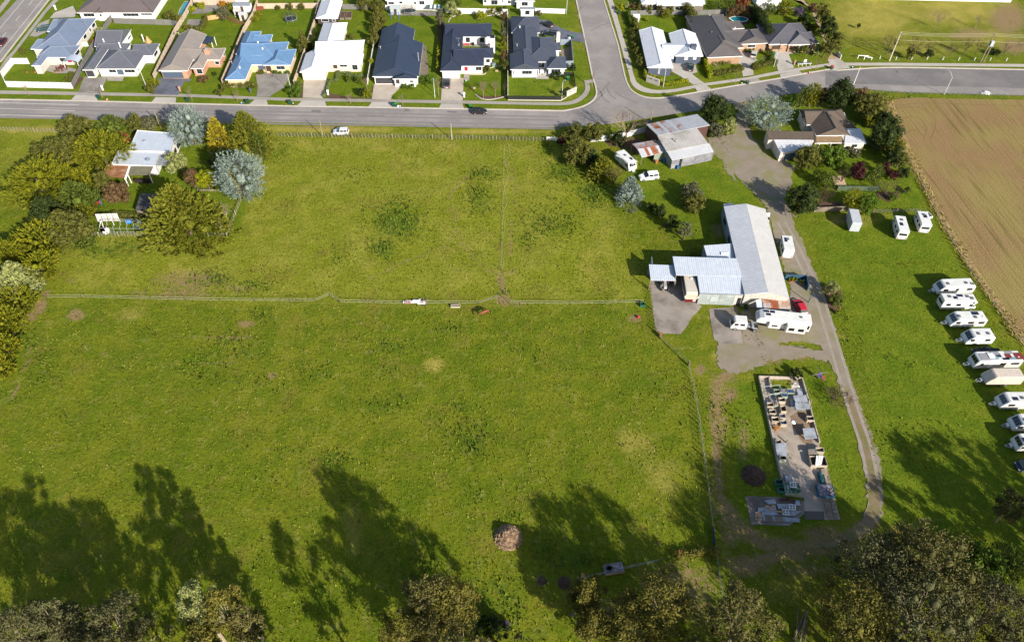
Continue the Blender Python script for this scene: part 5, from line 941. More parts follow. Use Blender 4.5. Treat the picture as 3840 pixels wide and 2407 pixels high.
def car(label, zn, rear, front, col, kind='hatch', L=None, name='car', cat='car'):
    a, b = P(zn, *rear), P(zn, *front); mid = (a+b)/2; t = thing(name, label, cat, mid, heading(a, b))
    L = L or {'hatch':4.0,'suv':4.6,'wagon':4.5,'sedan':4.5,'ute':5.1,'van':4.9}[kind]; W = 1.78; H = {'hatch':1.5,'suv':1.75,'wagon':1.5,'sedan':1.45,'ute':1.75,'van':2.0}[kind]; g = .95 if kind not in ('suv','ute','van') else 1.08
    hw = W/2; ring = lambda w, z0, z1: [(-w,z0),(-w,z0+.12),(-w*1.0,z1-.14),(-w*.92,z1),(w*.92,z1),(w,z1-.14),(w,z0+.12),(w,z0)]
    hood = g-.12; x0, x1 = -L/2, L/2
    S_ = [(x0,ring(hw*.86,.42,g-.18)),(x0+.12,ring(hw*.97,.3,g-.02)),(x0+.6,ring(hw,.26,g)),(x0+L*.5,ring(hw,.26,g)),(x1-L*.27,ring(hw,.26,g)),(x1-.45,ring(hw*.97,.27,hood)),(x1-.12,ring(hw*.9,.3,hood-.14)),(x1,ring(hw*.78,.38,hood-.3))]
    loft(MB(), S_).build('body', col, t, smooth=False)
    back = {'hatch':.12,'suv':.1,'wagon':.1,'sedan':.75,'ute':L*.42,'van':.05}[kind]; fr = x1-L*(.25 if kind != 'van' else .1); top0, top1 = x0+back+(.45 if kind in ('hatch','sedan') else .2), fr-(.85 if kind != 'van' else .5)
    cr = lambda w, z0, z1, w2: [(-w,z0),(-w2,z1),(w2,z1),(w,z0)]
    e = .02; loft(MB(), [(x0+back,cr(hw*.9,g-.1,g+e,hw*.88)),(top0,cr(hw*.92,g-.1,H-.06,hw*.76)),(top1,cr(hw*.92,g-.1,H-.06,hw*.76)),(fr,cr(hw*.9,g-.1,g+e,hw*.86))]).build('windows', TINT, t)
    loft(MB(), [(top0-.08,cr(hw*.74,H-.09,H-.04,hw*.7)),(top0+.12,cr(hw*.79,H-.1,H,hw*.72)),(top1-.12,cr(hw*.79,H-.1,H,hw*.72)),(top1+.06,cr(hw*.75,H-.09,H-.04,hw*.7))]).build('roof', col, t)
    for sx in (-1, 1):
        for xx in (top0+.05, (top0+top1)/2, top1-.05): MB().bar((xx, sx*hw*.93, g-.02), (xx, sx*hw*.78, H-.07), .09, .05).build('pillar', col, t)
        MB().box(fr-.25, fr-.05, sx*(hw+.02), sx*(hw+.2), g-.05, g+.1).build('mirror', col, t)
        MB().box(x1-.3, x1-.03, sx*hw*.5, sx*hw*.88, hood-.3, hood-.17).build('headlight', HL, t); MB().box(x0-.015, x0+.16, sx*hw*.62, sx*hw*.9, g-.36, g-.12).build('tail_light', TL, t)
        for xx in (x0+.75, x1-.8): wheel(t, xx, sx*(hw-.1), .32 if kind in ('hatch','sedan','wagon') else .37, .22, sx)
    MB().box(x0-.02, x0+.02, -.26, .26, .55, .67).build('number_plate', PLATE, t)
    if kind == 'ute': MB().box(x0+.12, x0+back-.1, -hw*.85, hw*.85, g-.03, g+.012).build('tray_cover', BLACK, t)
    if kind in ('suv','wagon'):
        for sx in (-1, 1): MB().bar((top0+.2,sx*hw*.62,H+.03), (top1-.2,sx*hw*.62,H+.03), .05, .06).build('roof_rail', ALLOY, t)
    return t
car('dark teal wagon half under the slate blue eaves', 'A', (640,385), (505,405), paint('teal', (.015,.05,.055)), 'wagon'); car('maroon car driving on the highway at the left edge', 'A', (75,520), (-5,620), paint('maroon', (.06,.01,.015)), 'sedan')
car('black hatchback driving along the road', 'D', (598,1462), (770,1462), paint('black', (.012,.013,.016)), 'hatch', 3.9); car('silver wagon parked on the grass verge', 's', (1306,501), (1253,502), paint('silver', (.55,.58,.60)), 'wagon', 4.0)
car('dark grey ute in the pale driveway', 'D', (258,1165), (270,1035), paint('graphite', (.07,.08,.09)), 'ute', 4.9, name='ute', cat='ute'); car('black sedan nearest the garage on the dark driveway', 'D', (1610,365), (1490,310), paint('black2', (.008,.009,.012)), 'hatch', 4.1); car('black wagon in front of the black sedan on the dark driveway', 'D', (1690,465), (1490,440), paint('black3', (.012,.018,.022)), 'wagon', 4.6)
car('dark green car in the drive of the slate weatherboard house', 'E', (1668,945), (1690,835), paint('green', (.01,.035,.032)), 'sedan', 4.3); car('silver hatchback outside the tan brick porch', 'F', (930,775), (955,672), paint('champagne', (.42,.40,.37)), 'hatch', 4.0)
car('white four wheel drive parked below the barn', 'J', (1335,985), (1120,1010), paint('white', (.72,.73,.74)), 'suv', 4.7); car('red hatchback on the gravel beside the workshop', 'Z', (1860,480), (1720,215), paint('red', (.42,.015,.03)), 'hatch', 4.2)
car('black ute behind the patchwork roofed caravan', 'Y', (870,392), (660,392), BLACK, 'ute', 5.2, name='ute', cat='ute'); car('dark blue van at the lower right edge of the picture', 'Y', (1290,1490), (1085,1500), paint('navy', (.01,.03,.05)), 'van', 4.8, name='van', cat='van')
VW = mat('caravan_white', (.62,.62,.60), (.50,.50,.48), .8, .35, spec=.4); VC = mat('caravan_cream', c(246,240,226,1.45), c(232,226,212,1.45), 1, .4); HATCH = mat('roof_hatch', (.1,.1,.11), rough=.25); SOLAR = mat('solar_cells', (.012,.016,.035), rough=.15, spec=.6, rib=(.15,.002)); GREYV = mat('vent_white', (.6,.6,.6), rough=.4); GRAPH = mat('stripe_grey', (.12,.12,.13), rough=.4)
def caravan(label, zn, back, front, L=None, H=2.6, m=VW, front_win=True, hatches=((.2,.0),(-.25,.0)), solar=(), wins=((.3,.5),(-.05,.6),(-.35,.6)), stripe=None, door=-.1, slope=1.2, W=2.3, name='caravan', twin=True, bar=1.3, cover=False, dy=0.):
    a, b = P(zn, *back), P(zn, *front); d = (b-a).normalized(); nrm = Vector((-d.y, d.x, 0)); nrm = nrm if nrm.y > 0 else -nrm
    L = L or (b-a).length; mid = (a+b)/2+nrm*(W/2); t = thing(name, label, 'caravan', mid, heading(a, b)); hw = W/2; x0, x1 = -L/2, L/2
    pr = [(x0+.05,.5),(x0,1.2),(x0+.05,H-.35),(x0+.35,H),(x1-slope-.1,H),(x1-slope+.2,H-.12),(x1-.12,1.25),(x1,1.0),(x1-.08,.5)]
    MB().side(pr, -hw, hw).build('body', m, t, bevel=.1 if not cover else .22)
    sg = -1 if (Matrix.Rotation(t.rotation_euler.z, 3, 'Z') @ Vector((0,1,0))).y > 0 else 1     # the side that faces the camera
    if not cover:
        if front_win:
            v0, v1 = Vector((x1-slope+.2,0,H-.12)), Vector((x1-.12,0,1.25)); nn = Vector((v0.z-v1.z,0,v1.x-v0.x)).normalized(); p0, p1 = v0.lerp(v1,.14)+nn*.03, v0.lerp(v1,.72)+nn*.03; p0.y=p1.y=0
            for k in range(3): ya, yb = -hw*.78+k*hw*.53, -hw*.78+(k+1)*hw*.53-.05; MB().slab([(p0.x,ya,p0.z),(p1.x,ya,p1.z),(p1.x,yb,p1.z),(p0.x,yb,p0.z)], .03).build('front_window', TINT, t)
        for sy in (-1, 1):
            for f, wd in wins: MB().box(f*L-wd, f*L+wd, sy*(hw-.02), sy*(hw+.025), 1.35, 1.95).build('window', TINT, t, bevel=.04)
            if stripe: MB().box(x0+.3, x1-.5, sy*(hw-.02), sy*(hw+.012), .98, 1.1).build('stripe', stripe, t)
        if door is not None: MB().box(door*L-.3, door*L+.3, sg*(hw-.02), sg*(hw+.03), .6, 2.3).build('door', WHITED, t)
        for f, yy in hatches: MB().box(f*L-.3, f*L+.3, yy-.3, yy+.3, H-.03, H+.1).build('roof_hatch', HATCH, t, bevel=.03)
        for f, yy, lx, ly in solar: MB().box(f*L-lx/2, f*L+lx/2, yy-ly/2, yy+ly/2, H-.02, H+.05).build('solar_panel', SOLAR, t)
        MB().tube([(x0+.6,sg*(hw+.05),H-.2),(x1-slope-.3,sg*(hw+.05),H-.2)], .07, 6).build('awning_roll', GREYV, t); MB().lathe(x0+.9,.45,[(.14,H-.05),(.16,H+.09),(.03,H+.12)],8).build('roof_vent', GREYV, t)
        MB().box(x0-.01,x0+.03,-hw*.8,-hw*.6,.8,1.1).build('tail_light', TL, t); MB().box(x0-.01,x0+.03,hw*.6,hw*.8,.8,1.1).build('tail_light', TL, t)
    for sy in (-1, 1):
        for xx in ((-.45, .35) if twin else (-.1,)): wheel(t, xx-.2, sy*(hw-.14), .32, .2, sy)
    [MB().bar((x1-.3,sy*.7,.48),(x1+bar,sy*.03,.48),.09,.12).build('drawbar', CHROME, t) for sy in (-1, 1)]; MB().tube([(x1+bar-.35,.2,0),(x1+bar-.35,.2,.8)], .05, 6).build('jockey_wheel', CHROME, t)
    MB().box(x1+.05, x1+.45, -.35, .35, .5, .85).build('gas_locker', GREYV, t); return t
caravan('white caravan at the top of the row, touching the motorhome', 'M', (1600,985), (1235,1000), hatches=((.25,.2),(-.25,.2),(-.4,.5)), solar=())
caravan('long white caravan with dark front window and roof air conditioner', 'M', (1715,1325), (1365,1328), hatches=((.3,.2),(-.15,.5)), solar=((-.2,-.5,1.4,.8),), door=.2, stripe=GRAPH); caravan('small white caravan with rounded nose and grey swoosh', 'M', (1795,1500), (1520,1505), H=2.55, slope=1.3, twin=False, hatches=((.1,.2),(-.25,.2)), door=.05, wins=((.3,.4),(-.25,.5)))
t = caravan('long caravan with patchwork red and blue roof and orange stripe', 'Y', (1085,530), (628,542), H=2.7, m=VW, stripe=mat('orange_stripe', c(236,160,70), rough=.5), slope=.7, hatches=(), door=.17, wins=((.35,.3),(-.1,.6),(-.35,.8)))
lx = 10.; bodyL = (P('Y',1085,530)-P('Y',628,542)).length
for nm, f, yy, lx, ly, mm in (('roof_panel',-.42,.2,1.6,1.5,mat('red_roof_patch', c(150,60,58), c(130,50,50), 2, .7)),('roof_panel',-.2,.1,1.1,1.0,MATS['red_roof_patch']),('roof_panel',-.3,.75,2.6,.6,mat('blue_roof_patch', c(150,180,190), c(136,166,178), 2, .6)),('roof_panel',.3,.2,1.8,1.6,mat('grey_roof_patch', c(170,170,176), c(150,150,156), 2, .7)),('roof_panel',.05,-.6,1.6,.8,MATS['grey_roof_patch']),('roof_panel',.14,.5,2.,.7,MATS['blue_roof_patch']),('solar_panel',.0,-.1,1.0,.9,SOLAR),('solar_panel',-.12,.8,1.2,.5,SOLAR),('roof_panel',-.25,-.7,1.4,.7,MATS['grey_roof_patch']),('roof_box',.16,0,1.1,1.2,GREYV)): MB().box(f*bodyL-lx/2, f*bodyL+lx/2, yy-ly/2, yy+ly/2, 2.68, 2.74+(.14 if nm == 'roof_box' else .012*(hash(f) % 3))).build(nm, mm, t)
caravan('caravan wrapped in a cream fabric cover', 'Y', (1100,700), (752,702), H=2.7, m=mat('cover_fabric', c(228,214,200,1.5), c(206,192,178,1.5), 1.2, .9, bump=.05, bscale=2), cover=True, slope=1.3)
caravan('white caravan with black curled graphics on its side', 'Y', (1210,938), (885,936), hatches=((-.1,.2),), solar=((.12,.4,1.,.7),), stripe=GRAPH, door=None, wins=((.2,.6),)); caravan('white caravan with brown tinted front windows', 'Y', (1300,1155), (1010,1152), hatches=((.15,.2),(-.2,.2)), slope=1.4); caravan('white caravan lowest in the row with pale green window', 'Y', (1340,1352), (1045,1350), hatches=(), solar=((.25,.2,1.2,.9),), slope=.8)
def motorhome(label, zn, rear, front, L=6.2, W=2.2, H=2.75, solar=((-.1,.3,1.,.7),), hatches=((.15,0),), luton=True, back_win=True, m=VW, side=None, stripe=None):
    a, b = P(zn, *rear), P(zn, *front); d = (b-a).normalized(); o = a+d*(L/2); t = thing('motorhome', label, 'motorhome', o, heading(a, b)); hw = W/2; x0, x1 = -L/2, L/2; bx = x1-1.75
    pr = [(x0,.45),(x0,H-.1),(x0+.12,H),(bx+(1.0 if luton else .1),H)]+([(bx+1.35,H-.35),(bx+1.1,1.95),(bx,1.85)] if luton else [(bx+.5,H-.5),(bx+.5,1.6)])+[(bx,.45)]
    MB().side(pr, -hw, hw).build('body', m, t, bevel=.07)
    cw = hw*.86; loft(MB(), [(bx-.05,[(-cw,.4),(-cw,1.8),(cw,1.8),(cw,.4)]),(bx+.55,[(-cw,.4),(-cw*.9,1.8),(cw*.9,1.8),(cw,.4)]),(bx+1.05,[(-cw,.4),(-cw*.95,1.1),(cw*.95,1.1),(cw,.4)]),(x1,[(-cw*.85,.42),(-cw*.85,.85),(cw*.85,.85),(cw*.85,.42)])]).build('cab', m, t)
    MB().slab([(bx+.58,-cw*.85,1.76),(bx+1.04,-cw*.9,1.16),(bx+1.04,cw*.9,1.16),(bx+.58,cw*.85,1.76)], -.03).build('windscreen', TINT, t)
    for sy in (-1, 1):
        MB().box(bx+.05, bx+.75, sy*(cw-.05), sy*(cw+.015), 1.15, 1.7).build('cab_window', TINT, t)
        for f in (-.05, -.33): MB().box(f*L-.45, f*L+.45, sy*(hw-.02), sy*(hw+.025), 1.4, 2.0).build('window', TINT, t)
        if luton: MB().box(bx+.3, bx+.8, sy*(hw-.02), sy*(hw+.02), 2.2, 2.5).build('window', TINT, t)
        for xx in (x0+1.3, x1-.85): wheel(t, xx, sy*(hw-.18), .36, .24, sy)
        MB().box(x0-.012, x0+.03, sy*hw*.7, sy*hw*.92, .6, .9).build('tail_light', TL, t); MB().box(bx+.9, bx+1.05, sy*(cw+.02), sy*(cw+.25), 1.25, 1.5).build('mirror', BLACK, t)
        if stripe: MB().box(x0+.1, bx, sy*(hw-.02), sy*(hw+.01), .85, .95).build('stripe', stripe, t)
    if back_win: MB().box(x0-.03, x0+.02, -hw*.75, hw*.75, 1.5, 2.05).build('rear_window', TINT, t)
    for f, yy in hatches: MB().box(f*L-.3, f*L+.3, yy-.3, yy+.3, H-.03, H+.1).build('roof_hatch', HATCH, t)
    for f, yy, lx, ly in solar: MB().box(f*L-lx/2, f*L+lx/2, yy-ly/2, yy+ly/2, H-.02, H+.05).build('solar_panel', SOLAR, t)
    return t
motorhome('white motorhome with luton cab parked mid way along the picket fence', 'M', (878,440), (838,300), 6.0, stripe=mat('red_stripe', (.4,.03,.03), rough=.5)); motorhome('white motorhome with large solar panel beside the field corner', 'M', (1103,374), (1060,255), 5.4, solar=((.05,-.2,1.1,.8),)); motorhome('white motorhome parked against the long workshop wall', 'L', (1750,630), (1725,500), 5.4, solar=((.1,.4,1.3,.6),), back_win=False)
motorhome('white motorhome parked hard against the topmost caravan', 'M', (1250,1105), (1600,1110), 7.2, solar=((.0,.5,1.2,.6),(-.15,-.1,.8,.7)), hatches=((.2,.3),(-.3,.2),(.3,-.2)), luton=True, stripe=GRAPH)
t = motorhome('motorhome under a pale grey fabric cover', 'M', (402,362), (370,240), 5.6, W=2.1, H=2.9, solar=(), hatches=(), m=mat('grey_cover', c(206,210,216,1.5), c(188,192,200,1.5), 1.5, .9, bump=.06, bscale=2.5), back_win=False)
for ch in list(t.children):
    if ch.name.split('.')[0] not in ('body', 'cab', 'wheel'): bpy.data.objects.remove(ch)
# caravan with awning beside the barn
t = caravan('white caravan with striped awning between the conifers and barn', 'J', (800,760), (1000,950), L=6.2, H=2.6, twin=False, wins=((.3,.5),), hatches=((-.1,.0),), solar=((.2,.5,.9,.6),), slope=.8, bar=.8)
aw = thing('awning', 'grey white striped awning stretched from the caravan by the barn', 'awning', P('J',960,720)); q_ = [P('J', x, y, z)-P('J',960,720) for x, y, z in ((905,685,2.5),(1000,735,2.5),(1100,790,2.1),(1040,830,2.5),(960,780,2.55),(830,720,2.55))]
AWM = mat('awning_stripe', c(232,232,236,1.5), c(180,182,190,1.5), .8, .8, contrast=3); MB().slab([q_[0],q_[5],q_[4],q_[3],q_[2],q_[1]], .04).build('canopy', AWM, aw)
for i in (2, 1): MB().tube([(q_[i].x,q_[i].y,0),(q_[i].x,q_[i].y,q_[i].z)], .05, 5).build('leg', mat('yellow_leg', c(220,200,80), rough=.6), aw)
# truck with its fifth wheel trailer
a, b = P('Z',860,880), P('Z',225,835); hd = heading(a, b); t = thing('tow_truck', 'white crew cab truck hitched to the long trailer', 'truck', (a+b)/2+Vector((0,.95,0)), hd); L = (b-a).length; x0, x1 = -L/2, L/2; cb = x1-3.
pr = [(cb,.6),(cb,2.35),(cb+.1,2.45),(x1-.75,2.45),(x1-.55,2.35),(x1-.08,1.35),(x1,1.0),(x1,.5),(cb,.5)]; MB().side(pr, -.95, .95).build('cab', VW, t, bevel=.07)
MB().slab([(x1-.56,-.8,2.28),(x1-.06,-.84,1.42),(x1-.06,.84,1.42),(x1-.56,.8,2.28)], -.05).build('windscreen', TINT, t)
for sy in (-1, 1):
    for xa, xb in ((x1-1.35,x1-.6),(x1-2.6,x1-1.7)): MB().box(xa, xb, sy*.93, sy*.975, 1.5, 2.05).build('side_window', TINT, t)
    wheel(t, x1-.95, sy*.85, .4, .26, sy); wheel(t, x0+.7, sy*.85, .42, .4, sy); MB().box(x0+.3, x0+1.15, sy*.6, sy*1.0, .86, .9).build('mudguard', CHROME, t); MB().box(x1-.05,x1+.02,sy*.5,sy*.85,.75,.95).build('headlight', HL, t)
MB().box(x0, cb, -.4, .4, .55, .75).build('chassis', BLACK, t); MB().box(cb-1.5, cb-1.1, -.7, .7, .75, 1.35).build('toolbox', CHROME, t); MB().lathe(x0+.9, 0, [(.5,.75),(.5,.9),(.3,.95)], 12).build('hitch_plate', BLACK, t); MB().tube([(cb-.1,.7,2.3),(cb-.1,.7,3.4)], .02, 4).build('aerial', BLACK, t); MB().box(cb-.9, cb-.1, -.6, .6, .8, .95).build('deck', CHROME, t)
a, b = P('Z',1960,930), P('Z',830,800); a2 = P('Z',2010,930); b2 = P('Z',790,790); W = 2.4; hd = heading(a2, b2); mid = (a2+b2)/2+Vector((0,W/2+.15,0)); t = thing('fifth_wheel_trailer', 'long white fifth wheel caravan with two slide outs beside the workshop', 'caravan', mid, hd); L = (b2-a2).length; x0, x1 = -L/2, L/2; hw = W/2
pr = [(x0,.55),(x0+.05,3.0),(x0+.15,3.15),(x1-1.3,3.2),(x1-.5,2.9),(x1,2.3),(x1-.05,1.6),(x1-2.1,1.45),(x1-2.3,.55)]; MB().side(pr, -hw, hw).build('body', VW, t, bevel=.08)
sg = -1 if (Matrix.Rotation(hd, 3, 'Z') @ Vector((0,1,0))).y > 0 else 1
for xa, xb, d_, z0, z1 in ((x1-4.6,x1-2.4,.55,1.0,2.4),(x0+1.0,x0+4.6,.95,.75,2.55)):
    o = MB().box(xa, xb, sg*(hw-.05), sg*(hw+d_), z0, z1).build('slide_out', VW, t, bevel=.04); n_ = 2 if xb-xa > 3 else 1
    for k in range(n_): xm = xa+(k+.5)*(xb-xa)/n_; MB().box(xm-.55, xm+.55, sg*(hw+d_-.02), sg*(hw+d_+.02), z0+.55, z1-.45).build('window', TINT, o)
for f, yy, lx, ly in ((.33,.6,1.,.6),(.22,.6,.9,.6),(.3,-.2,.9,.6)): MB().box(f*L-lx/2, f*L+lx/2, -sg*yy-ly/2, -sg*yy+ly/2, 3.12, 3.24).build('solar_panel', SOLAR, t)
MB().box(-.3*L-.25,-.3*L+.2,-.2,.2,3.1,3.28).build('roof_hatch', HATCH, t); MB().box(x0+.2,x0+.6,sg*(hw-.02),sg*(hw+.02),1.2,2.2).build('window', TINT, t)
MB().slab([(x1-.42,-.8,2.84),(x1-.05,-.8,2.36),(x1-.05,.8,2.36),(x1-.42,.8,2.84)], -.03).build('front_window', mat('pale_glass', c(190,200,214), rough=.15), t)
mb = MB(); mb.bar((-.02*L,sg*(hw+.015),2.0),(-.1*L,sg*(hw+.015),1.3),.02,.12).bar((.0*L,sg*(hw+.015),1.7),(-.06*L,sg*(hw+.015),1.75),.02,.1); mb.build('graphic', GRAPH, t)
for sy in (-1, 1):
    for xx in (-1.6,-.7): wheel(t, xx, sy*(hw-.15), .36, .22, sy)
MB().box(x1-1.3,x1-.9,-.15,.15,.9,1.5).build('kingpin', BLACK, t)
# coach in the open bay
a, b = P('L',775,1070), P('L',740,860); t = thing('coach', 'old white and maroon coach backed into the open workshop bay', 'bus', (a+b)/2+Vector((0,1.6,0)), heading(b, a)); L = (b-a).length+3.6; x0, x1 = -L/2, L/2; hw = 1.15
MB().side([(x0,.5),(x0,2.85),(x0+.1,2.95),(x1-.5,2.95),(x1-.12,2.75),(x1,1.5),(x1,.45)], -hw, hw).build('body', mat('coach_cream', c(228,218,202,1.5), c(212,202,188,1.5), 1, .5), t, bevel=.06); MB().box(x1-.03,x1+.05,-hw*.98,hw*.98,.5,1.3).build('front_panel', mat('maroon_panel', c(120,34,40), rough=.4), t); MB().slab([(x1-.12,-hw*.9,2.62),(x1+.03,-hw*.92,1.6),(x1+.03,hw*.92,1.6),(x1-.12,hw*.9,2.62)], -.05).build('windscreen', mat('pale_screen', c(206,190,170,1.5), rough=.4), t)
for f, yy, lx, ly in ((-.32,0,.9,.8),(-.2,.1,.6,1.5),(-.08,0,.6,.6)): MB().box(f*L-lx/2, f*L+lx/2, yy-ly/2, yy+ly/2, 2.93, 3.02).build('roof_hatch', HATCH, t)
MB().lathe(.05*L,.3,[(.25,2.9),(.3,3.05),(.05,3.1)],10).build('roof_vent', GREYV, t)
for sy in (-1, 1):
    MB().box(x0+.5, x1-.8, sy*(hw-.02), sy*(hw+.02), 1.5, 2.3).build('side_window', TINT, t); MB().box(x1-.1,x1+.1,sy*(hw+.03),sy*(hw+.2),1.7,2.2).build('mirror', WHITE, t)
    for xx in (x0+2, x1-1.5): wheel(t, xx, sy*(hw-.15), .45, .28, sy)
MB().box(x1+.03,x1+.07,.45,.95,.8,1.2).build('grille_badge', WHITE, t)
# tractor
a, b = P('L',512,860), P('L',518,945); t = thing('tractor', 'red and grey tractor nosing out of the open bay', 'tractor', (a+b)/2, heading(a, b)); RT = paint('tractor_red', (.32,.02,.03))
MB().box(-.2,1.55,-.3,.3,.75,1.3).build('bonnet', mat('tractor_grey', c(210,210,214), rough=.5), t, bevel=.08); MB().box(-1.0,-.1,-.35,.35,.6,1.05).build('gearbox', RT, t); MB().box(-.95,-.45,-.28,.28,1.1,1.25).build('seat', WHITE, t, bevel=.04); MB().box(-1.0,-.95,-.28,.28,1.2,1.55).build('backrest', WHITE, t); MB().tube([(-.2,0,1.3),(-.35,0,1.6)], .03, 5).build('steering_column', BLACK, t)
MB().tube([(.9,.12,1.3),(.9,.12,1.9)], .04, 6).build('exhaust', BLACK, t)
for sy in (-1, 1): wheel(t, -.75, sy*.72, .68, .36, sy); wheel(t, 1.2, sy*.62, .38, .2, sy); MB().box(-1.35,-.2,sy*.55,sy*.95,1.38,1.46).build('mudguard', RT, t)
# orange kayak
a, b = P('Y',970,545,1.0), P('Y',1140,525,1.0); o = thing('kayak', 'orange kayak lying between the patchwork caravan and covered caravan', 'kayak', (a.x/2+b.x/2, a.y/2+b.y/2, 0), heading(a, b)); L = (b-a).length
MB().tube([(-L/2,0,.28),(-L/3,0,.2),(0,0,.16),(L/3,0,.2),(L/2,0,.3)], [.02,.25,.34,.25,.02], 8).build('hull', mat('kayak_orange', c(240,170,30), c(230,150,24), 1, .4), o); MB().lathe(-.1,0,[(.2,.45),(.24,.52),(.2,.53)],10).build('cockpit_rim', BLACK, o); MB().box(-L*.4, L*.4, -.1, .1, 0, .06).build('bearer', TIMB, o)
# ================================================================== VEGETATION
def leafmat(n, a, b, tr=.25, sc=.9): return mat('leaf_'+n, a, b, sc, .75, isl=.28, spec=.2, trans=tr, det=2)
LM = dict(golden=leafmat('golden', c(160,156,28), c(98,110,20)), olive=leafmat('olive', c(126,124,54), c(86,92,34)), green=leafmat('green', c(122,134,52), c(82,100,32)), dark=leafmat('dark', c(78,92,38), c(50,64,24)), feather=leafmat('feather', c(160,158,48), c(98,108,28)),
 blue=leafmat('blue', c(168,182,170), c(118,136,126), .1), bright=leafmat('bright', c(176,176,26), c(136,150,22)), yellow=leafmat('yellow', c(204,184,50), c(160,148,36)), red=leafmat('red', c(104,52,54), c(74,38,40)), autumn=leafmat('autumn', c(160,92,58), c(122,72,46)), brown=leafmat('brown', c(138,110,74), c(104,82,54)),
 pale=leafmat('pale', c(178,182,112), c(142,150,84)), gum=leafmat('gum', c(134,126,68), c(84,84,38), .15), gumy=leafmat('gumy', c(144,134,56), c(92,92,32), .15), gumg=leafmat('gumg', c(124,122,78), c(78,80,44), .15), hedge=leafmat('hedge', c(108,134,36), c(76,104,24)), palehedge=leafmat('palehedge', c(136,150,92), c(108,124,70)), orange=leafmat('orange', c(226,150,40), c(190,140,40)), grey=leafmat('grey', c(128,128,92), c(100,100,70)), lav=leafmat('lav', c(130,112,140), c(104,92,112)))
BARKM = mat('bark', c(122,104,86), c(92,78,64), 3, .95); PALEB = mat('pale_bark', c(190,172,146), c(150,134,112), 2, .9); TWIG = mat('twig', c(178,156,130), c(136,116,96), 2, .95); DTWIG = mat('dark_twig', c(120,96,80), c(92,74,62), 2, .95)
def sph(n, r):
    d = r.normal(size=(n, 3)); return d/np.linalg.norm(d, axis=1)[:, None]
def cloud(lobes, n, sz, r, asp=.55, up=.25, reach=(.68, 1.12), cores=.62, droop=0., out=.6):
    """lobes (k,4): leaf quads over the lobes' outer skins, with a dim core inside each lobe"""
    lobes = np.asarray(lobes, float); w = lobes[:, 3]**2; k = r.choice(len(lobes), n*2, p=w/w.sum()); d = sph(n*2, r); d[:, 2] = d[:, 2]*.9+up*.6; d /= np.linalg.norm(d, axis=1)[:, None]
    p = lobes[k, :3]+d*(lobes[k, 3]*r.uniform(*reach, n*2))[:, None]; ins = np.zeros(n*2, bool)
    for i, L in enumerate(lobes): ins |= (k != i) & (((p-L[:3])**2).sum(1) < (L[3]*.84)**2)
    ok = (~ins) & (p[:, 2] > .03); p, d = p[ok][:n], d[ok][:n]; m = len(p)
    nn = d*.55+sph(m, r)*.75; nn /= np.linalg.norm(nn, axis=1)[:, None]
    a = d*out+sph(m, r)*.7; a[:, 2] -= droop; a -= nn*(a*nn).sum(1)[:, None]; a /= np.linalg.norm(a, axis=1)[:, None]+1e-6; b = np.cross(nn, a); s = sz*r.uniform(.6, 1.35, m)[:, None]
    V = np.stack([p-a*s*.5-b*s*asp*.3, p-a*s*.2+b*s*asp*.5, p+a*s*.62, p-a*s*.1-b*s*asp*.55], 1).reshape(-1, 3); F = np.arange(m*4).reshape(-1, 4)
    if cores:
        nu, nv = 7, 5; th = np.linspace(.12, np.pi-.12, nv); ph = np.arange(nu)*2*np.pi/nu; uu = np.stack([np.outer(np.sin(th), np.cos(ph)), np.outer(np.sin(th), np.sin(ph)), np.outer(np.cos(th), np.ones(nu))], -1).reshape(-1, 3)
        ii = np.arange(nu*nv).reshape(nv, nu); f = np.stack([ii[:-1], ii[1:], np.roll(ii, -1, 1)[1:], np.roll(ii, -1, 1)[:-1]], -1).reshape(-1, 4)
        for L in lobes:
            k0 = len(V); cv = L[:3]+uu*L[3]*cores*r.uniform(.85, 1.08, (nu*nv, 1)); cv[:, 2] = np.maximum(cv[:, 2], .02); V = np.concatenate([V, cv]); F = np.concatenate([F, f+k0])
    return V, F
